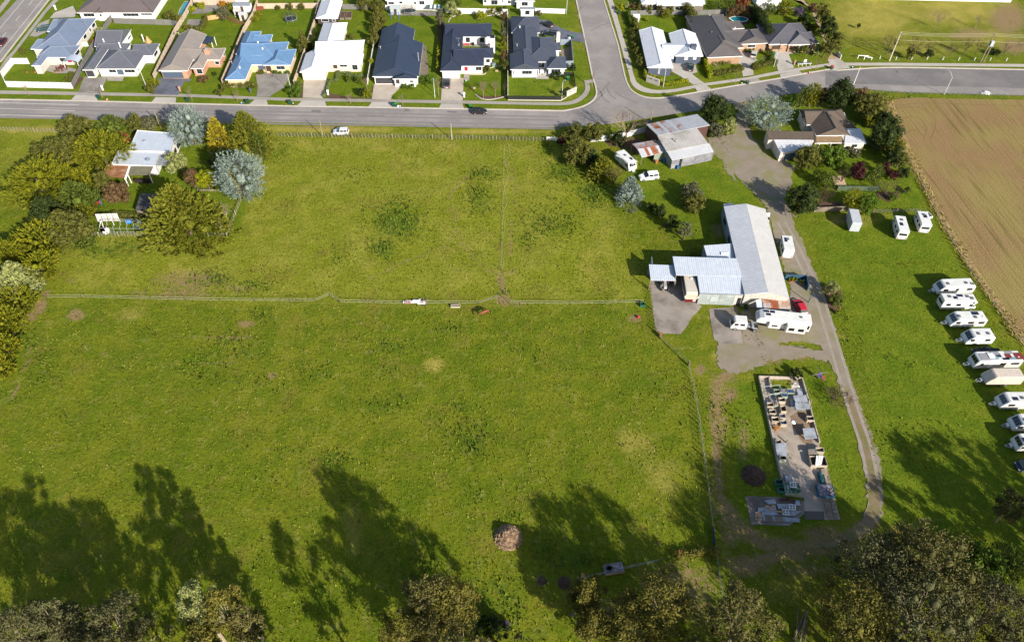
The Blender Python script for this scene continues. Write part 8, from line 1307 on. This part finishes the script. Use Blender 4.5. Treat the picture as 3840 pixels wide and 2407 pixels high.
t = thing('board_stack', 'white painted boards leaning on a frame above the tunnel house', 'boards', P('H',935,1040)); [MB().slab([(-2.3+k*1.2,.2+k*.1,2.2),(-1.6+k*1.2,-1.1+k*.1,1.2),(-.5+k*1.2,-1.1+k*.1,1.25),(-1.1+k*1.2,.2+k*.1,2.25)], .06).build('board', PALEP, t) for k in range(4)]; [MB().tube([(x,y,0),(x,y,2.)], .05, 5).build('frame_leg', WHITE, t) for x, y in ((-2.2,.2),(-1.2,-1.2),(2.4,.4),(1.6,-1.0))]
t = thing('a_frame_swing', 'white timber A frame left of the tunnel house', 'frame', P('H',890,1120)); [MB().tube([a, b], .06, 5).build('pole', WHITE, t) for a, b in (((-1.,-.8,0),(-.2,1.4,2.2)),((.6,-.6,0),(-.2,1.4,2.2)),((-.7,0,.9),(.4,.2,.9)))]
t = thing('water_tank', 'white rounded tank beside the tunnel house', 'tank', P('H',915,1125)); MB().lathe(0,0,[(.75,0),(.8,.2),(.8,.8),(.5,1.1),(.15,1.15)],14).build('tank_body', WHITE, t, True); MB().lathe(0,0,[(.18,1.1),(.18,1.22)],10).build('lid', REDP, t)
t = thing('toy_slide', 'red yellow and blue plastic toy slide on the cottage lawn', 'toy', P('H',842,895), .4); MB().slab([(-.8,-.3,.1),(-.8,.3,.1),(.4,.3,1.),(.4,-.3,1.)], .08).build('chute', REDP, t); MB().box(.4,.9,-.35,.35,.9,1.).build('platform', REDP, t); [MB().bar((.85,y,0),(.85,y,1.4),.1,.1).build('ladder_post', BLUEP, t) for y in (-.3,.3)]; MB().box(.8,.9,-.3,.3,.4,.5).build('rung', YELP, t); MB().box(-1.2,-.7,-.5,.5,0,.3).build('base_block', YELP, t)
panel_fence('low timber edging round the lime yellow bush', 'H', [(1690,740),(1700,768),(1855,772),(1845,735)], .5, TIMB, 1.6); t = thing('ramp', 'wooden plank ramp among the farmhouse shrubs', 'ramp', P('K',1150,1120), .1); [MB().slab([(-1.4+k*.56,-1.2,.1),(-.9+k*.56,-1.2,.1),(-.9+k*.56,1.4,.9),(-1.4+k*.56,1.4,.9)], .06).build('plank', mat('ramp_wood', c(196,170,140), c(176,150,122), 2, .85), t) for k in range(5)]; MB().box(-1.3,1.3,1.2,1.35,0,.85).build('support', TIMB, t)
t = thing('well_lid', 'white round lid on the field fence weeds', 'lid', P('X',1920,1205)); MB().lathe(0,0,[(.9,0),(.9,.25),(.6,.4),(.05,.42)],12).build('cap', WHITE, t); MB().box(-1.6,1.2,-.5,.4,0,.2).build('rubble', mat('pale_rubble', c(214,204,196), rough=.9), t)
# heaps
def heap(label, zn, bb, m, n, sz, name='heap', hh=None):
    p, r, h = fit(zn, bb); h = hh or max(.5, min(h, r*.5)); g = np.random.default_rng(1500+NT[0]); NT[0] += 1; t = thing(name, label, 'heap', (p.x, p.y, 0)); lob = [(math.cos(k*1.3)*r*.45, math.sin(k*1.3)*r*.45, 0, h*.8) for k in range(5)]+[(0,0,0,h)]
    a = g.uniform(0, 2*np.pi, n); q = np.sqrt(g.uniform(0, 1, n))*r; P0 = np.stack([q*np.cos(a), q*np.sin(a), h*np.clip(1-(q/r)**1.2, 0, 1)*g.uniform(.8, 1.15, n)+.04], 1); d = sph(n, g); d[:, 2] *= .35; w = np.cross(d, [0, 0, 1.])*.16; s = sz*g.uniform(.4, 1.3, n)[:, None]
    Vv = np.stack([P0-d*s/2-w*s, P0-d*s/2+w*s, P0+d*s/2+w*s, P0+d*s/2-w*s], 1).reshape(-1, 3); me = npmesh('sticks', Vv, np.arange(n*4).reshape(-1, 4), 4); me.materials.append(m); o = link('sticks', me, t); o['kind'] = 'stuff'; MB().ball(0,0,0,r*.6,r*.6,h*.62,14,8,jit=.35).build('core', BARK, t)
STK = mat('stick_litter', c(206,174,138), c(136,106,82), 2, .95, isl=.45); heap('bonfire heap of pale sticks in the lower paddock', 'Ss', (1510,135,1740,370), STK, 4200, 1.0, 'bonfire_heap', 1.4); heap('dark round heap of compost beside the scrap yard', 'O', (225,850,430,1040), mat('dark_litter', c(116,92,78), c(80,62,54), 2, .95, isl=.4), 1500, .6, 'compost_heap', .9); heap('small dark brown heap left of the two in the paddock', 'Ss', (1930,680,2005,765), MATS['dark_litter'], 300, .5, 'earth_heap', .35); heap('dark brown heap right of the two in the paddock', 'Ss', (2130,715,2250,795), MATS['dark_litter'], 400, .5, 'earth_heap', .35)
t = thing('pole_stack', 'leaning stack of old poles at the bottom of the turning circle', 'poles', P('Rr',630,990)); g = random.Random(4); [MB().tube([(g.uniform(-1.5,.5),g.uniform(-2,.0),.1+k*.05),(g.uniform(.0,2.),g.uniform(1.5,3.2),.6+k*.06)], .08, 6).build('pole', TIMB, t) for k in range(9)]
t = thing('rotary_clothes_line', 'collapsed rotary clothes line with purple cloth by the scrap yard', 'clothes line', P('O',895,95)); MB().tube([(0,0,0),(0,0,1.8)], .05, 6).build('mast', CHROME, t); [MB().bar((0,0,1.6),(math.cos(a)*1.6,math.sin(a)*1.6,1.5),.05,.05).build('arm', CHROME, t) for a in (.2,1.8,3.4,5.)]; MB().slab([(-.6,-.1,1.5),(-.1,-.5,.7),(.4,-.2,.8),(.2,.3,1.6)], .03).build('cloth', M_('purple_cloth', c(90,60,150), .9), t); MB().slab([(.3,-.5,1.3),(.5,-.9,.5),(.9,-.7,.6),(.8,-.3,1.4)], .03).build('cloth', M_('maroon_cloth', c(140,40,60), .9), t)
t = thing('garden_ornament', 'pale rock on the U shaped house lawn', 'rock', P('D',900,925)); MB().ball(0,0,.2,.65,.45,.3,8,5,jit=.35).build('stone', mat('pale_rock', c(206,180,150), c(180,156,130), 3, .9), t); t = thing('garden_ornament', 'tan rock below the U shaped house lawn', 'rock', P('D',600,1145)); MB().ball(0,0,.2,.7,.4,.3,8,5,jit=.35).build('stone', MATS['pale_rock'], t)
t = thing('deck_lounge', 'red cushion lounge on the U shaped house deck', 'lounge', P('D',510,592)); MB().box(-.9,.9,-.4,.4,0,.4).build('base', TIMB, t); MB().box(-.9,.9,-.4,.4,.4,.55).build('cushion', REDP, t, bevel=.05); t = thing('utility_box', 'grey green utility box beside the U shaped house', 'box', P('D',870,860)); MB().box(-.5,.5,-.35,.35,0,1.1).build('cabinet', mat('utility_green', c(140,170,160), rough=.6), t); MB().box(-.55,.55,-.4,.4,1.1,1.18).build('lid', GRYP, t)
t = thing('swing_set', 'blue swing set on the navy gabled house lawn', 'swing', P('C',1385,245)); [MB().tube([a, b], .05, 5).build('pole', BLUEP, t) for a, b in (((-1.2,-.7,0),(-1.2,0,2.)),((-1.2,.7,0),(-1.2,0,2.)),((1.2,-.7,0),(1.2,0,2.)),((1.2,.7,0),(1.2,0,2.)),((-1.2,0,2.),(1.2,0,2.)))]; MB().box(-.2,.2,-.12,.12,.45,.5).build('seat', YELP, t)
t = thing('striped_canopy', 'green striped canopy at the white back fence', 'canopy', P('C',1900,170)); [MB().slab([(-2.2+k*.63,-.9,1.9),(-2.2+(k+1)*.63,-.9,1.9),(-2.2+(k+1)*.63,.9,2.2),(-2.2+k*.63,.9,2.2)], .04).build('stripe', WHITE if k % 2 else M_('canopy_green', c(70,110,110), .8), t) for k in range(7)]; [MB().tube([(x,-.85,0),(x,-.85,1.9)], .04, 5).build('leg', CHROME, t) for x in (-2.1,2.1)]
# ================================================================== SCRAP YARD
sheet('concrete_pad', pts('O', [(350,85),(748,100),(905,690),(975,930),(1050,1200),(1100,1385),(975,1385),(950,1384),(775,1382),(768,1185),(580,1165),(545,1000),(430,480)]), .022, mat('bleached_concrete', c(204,191,176), c(172,158,143), .35, .92, bump=.01, bscale=3, col3=c(146,130,114), scale3=.22, det=6)); sheet('concrete_pad', pts('O', [(230,1168),(590,1180),(770,1215),(770,1330),(632,1440),(285,1427)]), .024, CONCOLD); sheet('moss_patch', pts('O', [(460,110),(650,110),(650,185),(480,185)]), .03, GRASS, (.6,.1)); sheet('concrete_patch', pts('O', [(770,1305),(950,1310),(955,1384),(775,1382)]), .03, mat('dark_concrete', c(120,112,106), c(104,98,92), .5, .9))
sheet('soil_patch', pts('O', [(640,440),(720,390),(820,400),(850,540),(840,680),(760,690),(730,640),(670,540)]), .028, mat('soil_stain', c(166,142,118), c(128,106,86), .9, .95), (.5,.12))
BLK = mat('pale_block', c(214,200,184), c(186,172,158), 2, .9, obr=.08)
def blockwall(label, L, h=.55):
    ps = pts('O', L); q = resample(ps, 1.0)+[ps[-1]]; t = thing('block_wall', label, 'wall', ps[0]); r = [Vector(v) for v in relm(q, ps[0])]
    for a, b in zip(r, r[1:]):
        if (b-a).length < .15: continue
        d = (b-a).normalized()*.01; MB().bar(a+d+Vector((0,0,h/2)), b-d+Vector((0,0,h/2)), .2, h+random.uniform(-.02,.02)).build('block', BLK, t)
blockwall('low block wall on the paddock side of the scrap yard', [(352,88),(400,300),(450,520),(510,790),(562,1012)]); blockwall('low block wall across the top of the scrap yard', [(352,88),(550,94),(745,102)]); blockwall('low block wall on the drive side of the scrap yard', [(745,102),(800,290),(860,530),(905,690)]); blockwall('short inner block wall at the top of the scrap yard', [(443,95),(458,195)])
BINM = [mat('bin_board', c(214,200,180), c(180,166,148), 2, .85, obr=.12), mat('bin_board_green', c(176,190,172), c(150,164,146), 2, .85, obr=.1), mat('bin_teal', c(60,140,120), c(50,120,104), 2, .7), mat('bin_blue', c(70,120,150), c(60,104,132), 2, .7)]
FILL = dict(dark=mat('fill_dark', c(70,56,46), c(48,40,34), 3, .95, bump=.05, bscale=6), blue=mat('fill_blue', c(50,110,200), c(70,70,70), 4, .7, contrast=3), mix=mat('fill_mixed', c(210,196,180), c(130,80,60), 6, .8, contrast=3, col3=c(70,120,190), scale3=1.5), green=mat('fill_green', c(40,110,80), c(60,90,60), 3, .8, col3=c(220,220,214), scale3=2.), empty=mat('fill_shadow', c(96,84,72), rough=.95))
def binbox(label, bb, h=.95, m=0, fill='dark', lvl=.5):
    x0, y0, x1, y1 = bb; a = P('O', x0, y0, h); b = P('O', x1, y1, 0); bl = P('O', x0+8, y1, 0); w = abs(b.x-bl.x); d = max(.9, abs(a.y-b.y)*.92); t = thing('bin_crate', label, 'crate', ((b.x+bl.x)/2, b.y+d/2, 0), -.035, 'timber bins in the scrap yard')
    mm = BINM[m]
    for nm, q in (('front_board',(-w/2,w/2,-d/2,-d/2+.06)),('back_board',(-w/2,w/2,d/2-.06,d/2)),('side_board',(-w/2,-w/2+.06,-d/2+.06,d/2-.06)),('side_board',(w/2-.06,w/2,-d/2+.06,d/2-.06))): MB().box(*q, 0, h).build(nm, mm, t)
    MB().box(-w/2+.06,w/2-.06,-d/2+.06,d/2-.06,.02,h*lvl).build('contents', FILL[fill], t)
    if fill in ('mix','blue','green'):
        mb = MB(); g = random.Random(bb[0])
        for _ in range(14): x, y = g.uniform(-w/2+.2,w/2-.2), g.uniform(-d/2+.2,d/2-.2); s = g.uniform(.08,.2); mb.box(x-s,x+s,y-s*.6,y+s*.6,h*lvl-.05,h*lvl+g.uniform(.05,.25))
        tag(mb.build('bottles', FILL[fill], t), kind='stuff')
for lab, bb, *k in (('left bin of the top row, with a white bag',(480,190,545,255),.9,1,'dark'),('middle bin of the top row, full of bottles',(545,190,605,255),.9,1,'mix',.8),('right bin of the top row, with blue scraps',(605,190,668,255),.9,1,'blue',.8),('bin of cans below the top row',(548,245,610,285),.8,1,'blue',.7),('bin below the bin of cans',(522,270,590,332),.9,0,'dark'),('tall white backed bin at the paddock wall',(415,325,483,382),1.1,0,'empty'),('plain bin with closed lid beside the tall white backed bin',(483,318,525,368),.9,1,'mix',.98),('second bin down the paddock wall',(438,375,505,440),.9,0,'dark'),('half covered bin in the middle row',(542,335,602,420),.9,0,'dark'),('third bin down the paddock wall',(460,438,535,512),.9,0,'dark'),('upper bin with blue bags',(530,425,592,480),.9,0,'blue'),('lower bin with blue bags',(540,475,605,540),.9,0,'blue'),('bin of soil at the drive wall',(780,432,852,502),.9,0,'dark',.7),('open bin at the foot of the iron sheet',(530,790,598,862),.9,1,'dark'),('narrow bin behind the iron sheet',(495,662,555,720),.9,0,'empty'),('bin with wooden slats at the drive wall',(800,738,875,805),.9,1,'mix',.85),('dark open bin at the drive wall',(862,722,942,790),.9,0,'empty'),('double bin with tipped white sheets',(818,795,972,915),.9,0,'dark',.6),('upper green bin outside the yard wall',(495,1015,570,1082),.8,2,'dark'),('lower green bin outside the yard wall',(518,1078,592,1150),.8,2,'dark'),('large bin of green netting and white bottles',(585,1035,735,1172),.9,1,'green',.9),('blue tray of timber offcuts at the drive side',(892,1050,1045,1190),.8,3,'mix',.9)): binbox(lab, bb, *k)
def flat(label, L, z, m, th=.05, name='iron_sheet', cat='sheet', n=1):
    ps = [P('O', x, y, z) for x, y in L]; t = thing(name, label, cat, (ps[0].x, ps[0].y, 0)); q = [Vector((v.x-ps[0].x, v.y-ps[0].y, v.z)) for v in ps]
    for i in range(n):
        a, b = i/n, (i+1)/n-.02/n; MB().slab([q[0].lerp(q[1], a), q[3].lerp(q[2], a), q[3].lerp(q[2], b), q[0].lerp(q[1], b)], th).build('sheet', m, t)
    return t
SH = mat('stacked_iron', c(196,202,210,1.5), c(170,176,186,1.5), 1, .5, rib=(.15,.01), col3=c(150,150,154), scale3=.6)
for lab, L, z in (('upper stack of iron sheets on the drive side',[(668,250),(790,245),(805,310),(690,310)],1.0),('lower stack of iron sheets on the drive side',[(685,315),(825,320),(825,375),(695,378)],1.0),('iron sheets tied across three bins',[(755,550),(860,545),(890,640),(775,650)],1.0),('corrugated iron sheet lying over the paddock wall bins',[(505,688),(605,682),(615,808),(520,790)],1.0)):
    t = flat(lab, L, z, SH, n=4); ps = [P('O', x, y, 0) for x, y in L]; o0 = t.location
    for v in ps: MB().box(v.x-o0.x-.08, v.x-o0.x+.08, v.y-o0.y-.08, v.y-o0.y+.08, 0, z-.06).build('prop', TIMB, t)
for lab, L, z in (('sheet leaning left of the iron stacks',[(632,262),(665,258),(688,365),(650,362)],.3),('pale sheet in the top right corner of the yard',[(700,190),(755,185),(765,245),(705,245)],.15),('small sheet at the paddock wall',[(400,295),(440,290),(448,322),(408,325)],.3),('metal tray above the green netting bin',[(590,980),(655,975),(668,1035),(602,1035)],.25),('top left sheet of the scrap heap',[(400,1208),(500,1195),(520,1240),(440,1242)],.35),('blue grey sheet across the scrap heap',[(350,1275),(510,1255),(520,1295),(345,1310)],.3),('long sheet in the middle of the scrap heap',[(520,1240),(640,1238),(700,1280),(535,1285)],.38),('bright sheet at the right of the scrap heap',[(640,1300),(750,1305),(690,1345),(600,1350)],.2),('curved white sheet at the right of the scrap heap',[(690,1210),(725,1208),(735,1250),(690,1255)],.4),('low grey sheet in front of the pallets',[(380,1340),(740,1375),(738,1408),(400,1395)],.15),('sheet under the tyre',[(380,1300),(580,1300),(600,1340),(380,1345)],.22)): flat(lab, L, z, SH, .04)
def pallet(label, L, z=.15, m=None, n=7):
    ps = [P('O', x, y, z) for x, y in L]; t = thing('pallet', label, 'pallet', (ps[0].x, ps[0].y, 0)); q = [Vector((v.x-ps[0].x, v.y-ps[0].y, v.z)) for v in ps]; m = m or mat('pallet_wood', c(186,168,146), c(150,132,112), 2, .9, obr=.15)
    for i in range(n): a, b = i/n, (i+.7)/n; MB().slab([q[0].lerp(q[3], a), q[0].lerp(q[3], b), q[1].lerp(q[2], b), q[1].lerp(q[2], a)][::-1], .03).build('slat', m, t)
    for i in (0, .46, .92): a, b = i, i+.08; MB().slab([q[0].lerp(q[1], a)-Vector((0,0,.035)), q[3].lerp(q[2], a)-Vector((0,0,.035)), q[3].lerp(q[2], b)-Vector((0,0,.035)), q[0].lerp(q[1], b)-Vector((0,0,.035))], .1).build('bearer', m, t)
pallet('brown stacked pallet at the left of the scrap heap', [(322,1312),(385,1318),(385,1392),(318,1388)], .45); pallet('grey pallet in front of the scrap heap', [(415,1340),(475,1345),(485,1396),(425,1394)], .3, TIMB); pallet('pale pallet right of the grey pallet', [(505,1352),(570,1355),(575,1405),(512,1402)], .3); pallet('upper pallet on the drive side stack', [(925,920),(985,918),(995,972),(930,970)], .5); pallet('brown wooden slats over the slatted bin', [(805,745),(865,742),(872,785),(812,790)], .98); pallet('slatted frame lying below the offcut tray', [(958,1235),(1005,1230),(1030,1375),(990,1372)], .2); pallet('second slatted frame beside the drive edge', [(1010,1205),(1045,1200),(1085,1380),(1050,1378)], .2); pallet('long timber rack on the drive side', [(980,980),(1000,978),(1040,1150),(1010,1150)], .6, TIMB, 10)
def sash(label, L, z=.3):
    ps = [P('O', x, y, z) for x, y in L]; t = thing('window_sash', label, 'window', (ps[0].x, ps[0].y, 0)); q = [Vector((v.x-ps[0].x, v.y-ps[0].y, v.z)) for v in ps]
    for i in range(4): MB().bar(q[i], q[(i+1) % 4], .1, .06).build('frame_bar', WHITE, t)
    MB().bar(q[0].lerp(q[1], .5), q[3].lerp(q[2], .5), .07, .05).build('mullion', WHITE, t); MB().bar(q[0].lerp(q[3], .5), q[1].lerp(q[2], .5), .07, .05).build('mullion', WHITE, t)
    for a, b in ((0,.5),(.5,1)): MB().slab([q[0].lerp(q[1], a), q[3].lerp(q[2], a), q[3].lerp(q[2], b), q[0].lerp(q[1], b)], .02).build('pane', mat('dull_glass', c(150,156,164), rough=.2), t)
sash('white window frame on the green netting bin', [(640,1040),(690,1045),(698,1090),(645,1085)], .98); sash('white window frame in the scrap heap', [(632,1242),(690,1250),(690,1295),(634,1290)], .5); sash('small window frame near the tyre', [(570,1290),(628,1292),(632,1340),(575,1338)], .45)
t = thing('tyre', 'old black tyre on the scrap heap', 'tyre', P('O',542,1322)); [MB().tube([(math.cos(k*math.pi/8)*.28, math.sin(k*math.pi/8)*.28, .38) for k in range(17)], .11, 8).build('rubber', RUBBER, t), MB().tube([(math.cos(k*math.pi/8)*.17, math.sin(k*math.pi/8)*.17, .38) for k in range(17)], .02, 5).build('bead', BLACK, t)]
def pipeframe(label, L, z0, z1, m, name='pipe_frame'):
    ps = [P('O', x, y, 0) for x, y in L]; t = thing(name, label, 'frame', ps[0]); q = relm(ps, ps[0])
    for a, b in zip(q, q[1:]+q[:1]): MB().tube([(a[0],a[1],z1),(b[0],b[1],z1)], .05, 5).build('rail', m, t)
    for a in q: MB().tube([(a[0],a[1],z0),(a[0],a[1],z1)], .05, 5).build('leg', m, t)
pipeframe('pale green pipe frame over the top left of the yard', [(388,205),(535,190),(545,255),(400,290)], 0, 1.2, M_('pipe_green', c(180,196,186))); pipeframe('grey pipe frame below the green one', [(445,262),(490,258),(508,320),(455,330)], 0, .8, CHROME); pipeframe('white timber triangle frame in the top right of the yard', [(655,185),(718,185),(680,150)], 0, .6, WHITE, 'triangle_frame')
t = thing('rusty_machine', 'rusty yellow implement at the paddock wall of the yard', 'implement', P('O',512,565), .5); RY = mat('rust_yellow', c(190,140,60), c(150,90,50), 2, .8); [MB().bar(a, b, .14, .1).build('beam', RY, t) for a, b in (((-.8,-.4,.3),(.6,.7,.9)),((.8,-.3,.3),(-.4,.6,.8)),((-.6,.2,.5),(.8,.1,.5)))]; MB().box(-.3,.3,-.2,.3,.2,.6).build('hopper', RY, t)
t = thing('manhole_lid', 'round white lid on the scrap yard concrete', 'lid', P('O',672,498)); MB().lathe(0,0,[(.4,.02),(.4,.1),(.36,.12)],14).build('disc', WHITE, t); MB().box(-.1,.1,-.03,.03,.12,.15).build('grip', GRYP, t)
t = thing('shade_net', 'teal netting heap on the drive side of the yard', 'netting', P('O',915,1005)); MB().ball(0,0,.3,.4,1.3,.4,9,6,jit=.45).build('bundle', mat('teal_net', c(30,100,110), c(24,80,90), 3, .9), t)
t = thing('plank_pile', 'loose planks across the double bin', 'planks', P('O',900,880)); [MB().bar((-.9+k*.35,-.9+k*.1,.95+k*.03),(-.2+k*.42,1.1,1.0+k*.03),.32,.04).build('plank', WHITE, t) for k in range(3)]
t = thing('scrap_timber', 'tangle of rusty rods below the green netting bin', 'scrap', P('O',615,1205)); g = random.Random(9); [MB().bar((g.uniform(-1.6,0),g.uniform(-.3,.3),.1+k*.02),(g.uniform(0,1.6),g.uniform(-.3,.3),.12+k*.02),.07,.05).build('rod', OLDRED, t) for k in range(9)]
t = thing('offcut_pile', 'pale timber offcuts on the scrap heap', 'timber', P('O',470,1300)); [MB().box(x-.3,x+.3,y-.15,y+.15,.36,.48).build('offcut', mat('fresh_wood', c(226,190,140), c(206,170,120), 2, .8), t) for x, y in ((-.7,.5),(-.2,0),(.3,.55),(.9,-.4),(1.5,-.5))]
# ================================================================== GRASS AND WEEDS
def scatter(name, n, fn, sz, cols, lean=.8, seed=1, wid=.5, hz=.0):
    r = np.random.default_rng(seed); x = r.uniform(-170, 170, n); y = r.uniform(34, 250, n); keep = np.abs(x) < (y*.62+62); x, y = x[keep], y[keep]; uu, vv = proj(x, y); k, s = fn(x, y, uu, vv, r); x, y = x[k], y[k]; s = s[k]*sz*r.uniform(.6, 1.4, k.sum()); m = len(x)
    a = r.uniform(0, 2*np.pi, m); d = np.stack([np.cos(a), np.sin(a)], 1); z = np.clip(r.uniform(.3, 1, m), 0, 1)*s*(1-lean*.5)+hz*r.random(m)
    B = np.stack([x, y, np.full(m, -.01)], 1); w = np.stack([-d[:, 1], d[:, 0], 0*a], 1)*(s*wid*.5)[:, None]; b0 = B+np.stack([0*a, 0*a, hz*r.random(m)*.6], 1)
    V = np.stack([b0-w, b0+w, B+np.concatenate([d*(s*lean*r.uniform(.5, 1, m))[:, None], z[:, None]], 1)], 1).reshape(-1, 3)
    me = npmesh(name, V, np.arange(m*3).reshape(-1, 3), 3); me.materials.append(cols); o = link(name, me); tag(o, kind='stuff'); return o
HARD = [[uv('A', *p) for p in ((-50,1150),(2405,1200),(2405,1560),(-50,1560))]]
def onpasture(uu, vv):
    ok = vv > 505
    ok &= ~inpoly(uu, vv, [(3325,370),(3840,370),(3840,1300),(3800,1290),(3450,830)])
    for L in ([(2350,1080),(2620,1080),(2850,1320),(2860,1460),(2660,1460),(2540,1370),(2450,1260)], [(2780,360),(2960,520),(3020,800),(3160,1300),(3330,1900),(3240,2010),(3120,2000),(3230,1850),(3090,1480),(2900,1360),(2700,750)], [(2840,1410),(3010,1410),(3150,1950),(2960,1975),(2790,1975),(2790,1860),(2930,1850)]): ok &= ~inpoly(uu, vv, L)
    return ok
GB = mat('grass_blades', c(144, 150, 34), c(104, 120, 22), .5, .9, isl=.26, spec=.1, trans=.3, col3=c(166, 160, 76), scale3=.12); WB = mat('weed_leaves', c(118, 134, 38), c(86, 106, 28), .8, .8, isl=.4, spec=.15, trans=.25); YB = mat('dry_blades', c(196, 176, 100), c(156, 140, 70), .6, .95, isl=.3, spec=.1, trans=.2)
def f_grass(x, y, uu, vv, r):
    d = vnoise(x, y, 5, 21)*.5+vnoise(x, y, 1.7, 22)*.5; la = np.zeros(len(x), bool)
    for L in LAWNS: la |= inpoly(uu, vv, L)
    return onpasture(uu, vv) & (r.random(len(x)) < .62+.38*d), np.where(la, .75, 1.)
def f_weed(x, y, uu, vv, r):
    L = patch(uu, vv, LUSH)*(.75+.6*vnoise(x, y, 2.2, 31)+.5*vnoise(x, y, .9, 33)); bg = np.clip(vnoise(x, y, 6, 34)*.6+vnoise(x, y, 1.6, 35)*.7-.62, 0, 1)*.9; return onpasture(uu, vv) & (r.random(len(x)) < np.maximum(L*.7, bg)), 1+.4*np.clip(L, 0, 1)
def f_dry(x, y, uu, vv, r):
    L = np.maximum(patch(uu, vv, DRY)*.8, patch(uu, vv, DIRT)*.5)*(.7+.7*vnoise(x, y, 1.3, 41)); return (vv > 455) & onpasture(uu, np.maximum(vv, 506)) & (r.random(len(x)) < L), np.ones(len(x))
scatter('grass', 330000, f_grass, .42, GB, .8, 1); scatter('weeds', 650000, f_weed, .42, WB, .7, 2, .8, .14); scatter('dry_grass', 160000, f_dry, .4, YB, .9, 3, .35)
def f_edge(x, y, uu, vv, r):                              # rank dry growth along the field fence
    q = [uv('W', *p) for p in ((2096,240),(2125,330),(2172,425),(2218,520),(2300,650),(2412,805))]; d = np.full(len(x), 1e9)
    for (x0, y0), (x1, y1) in zip(q, q[1:]): t = np.clip(((uu-x0)*(x1-x0)+(vv-y0)*(y1-y0))/((x1-x0)**2+(y1-y0)**2), 0, 1); d = np.minimum(d, np.hypot(uu-x0-t*(x1-x0), vv-y0-t*(y1-y0)))
    return d < 16+10*vnoise(x, y, 2.5, 51), np.ones(len(x))
scatter('dry_grass', 500000, f_edge, .8, YB, .8, 5, .3, .1)
def f_verge(x, y, uu, vv, r): return ((vv > 300+uu*.02) & (vv < 386) & (uu > 3300) & (r.random(len(x)) < .9) & (np.abs(vv-(358+.012*(uu-3300))) < 10)), np.ones(len(x))
scatter('weeds', 500000, f_verge, .7, WB, .6, 7, .7, .3)
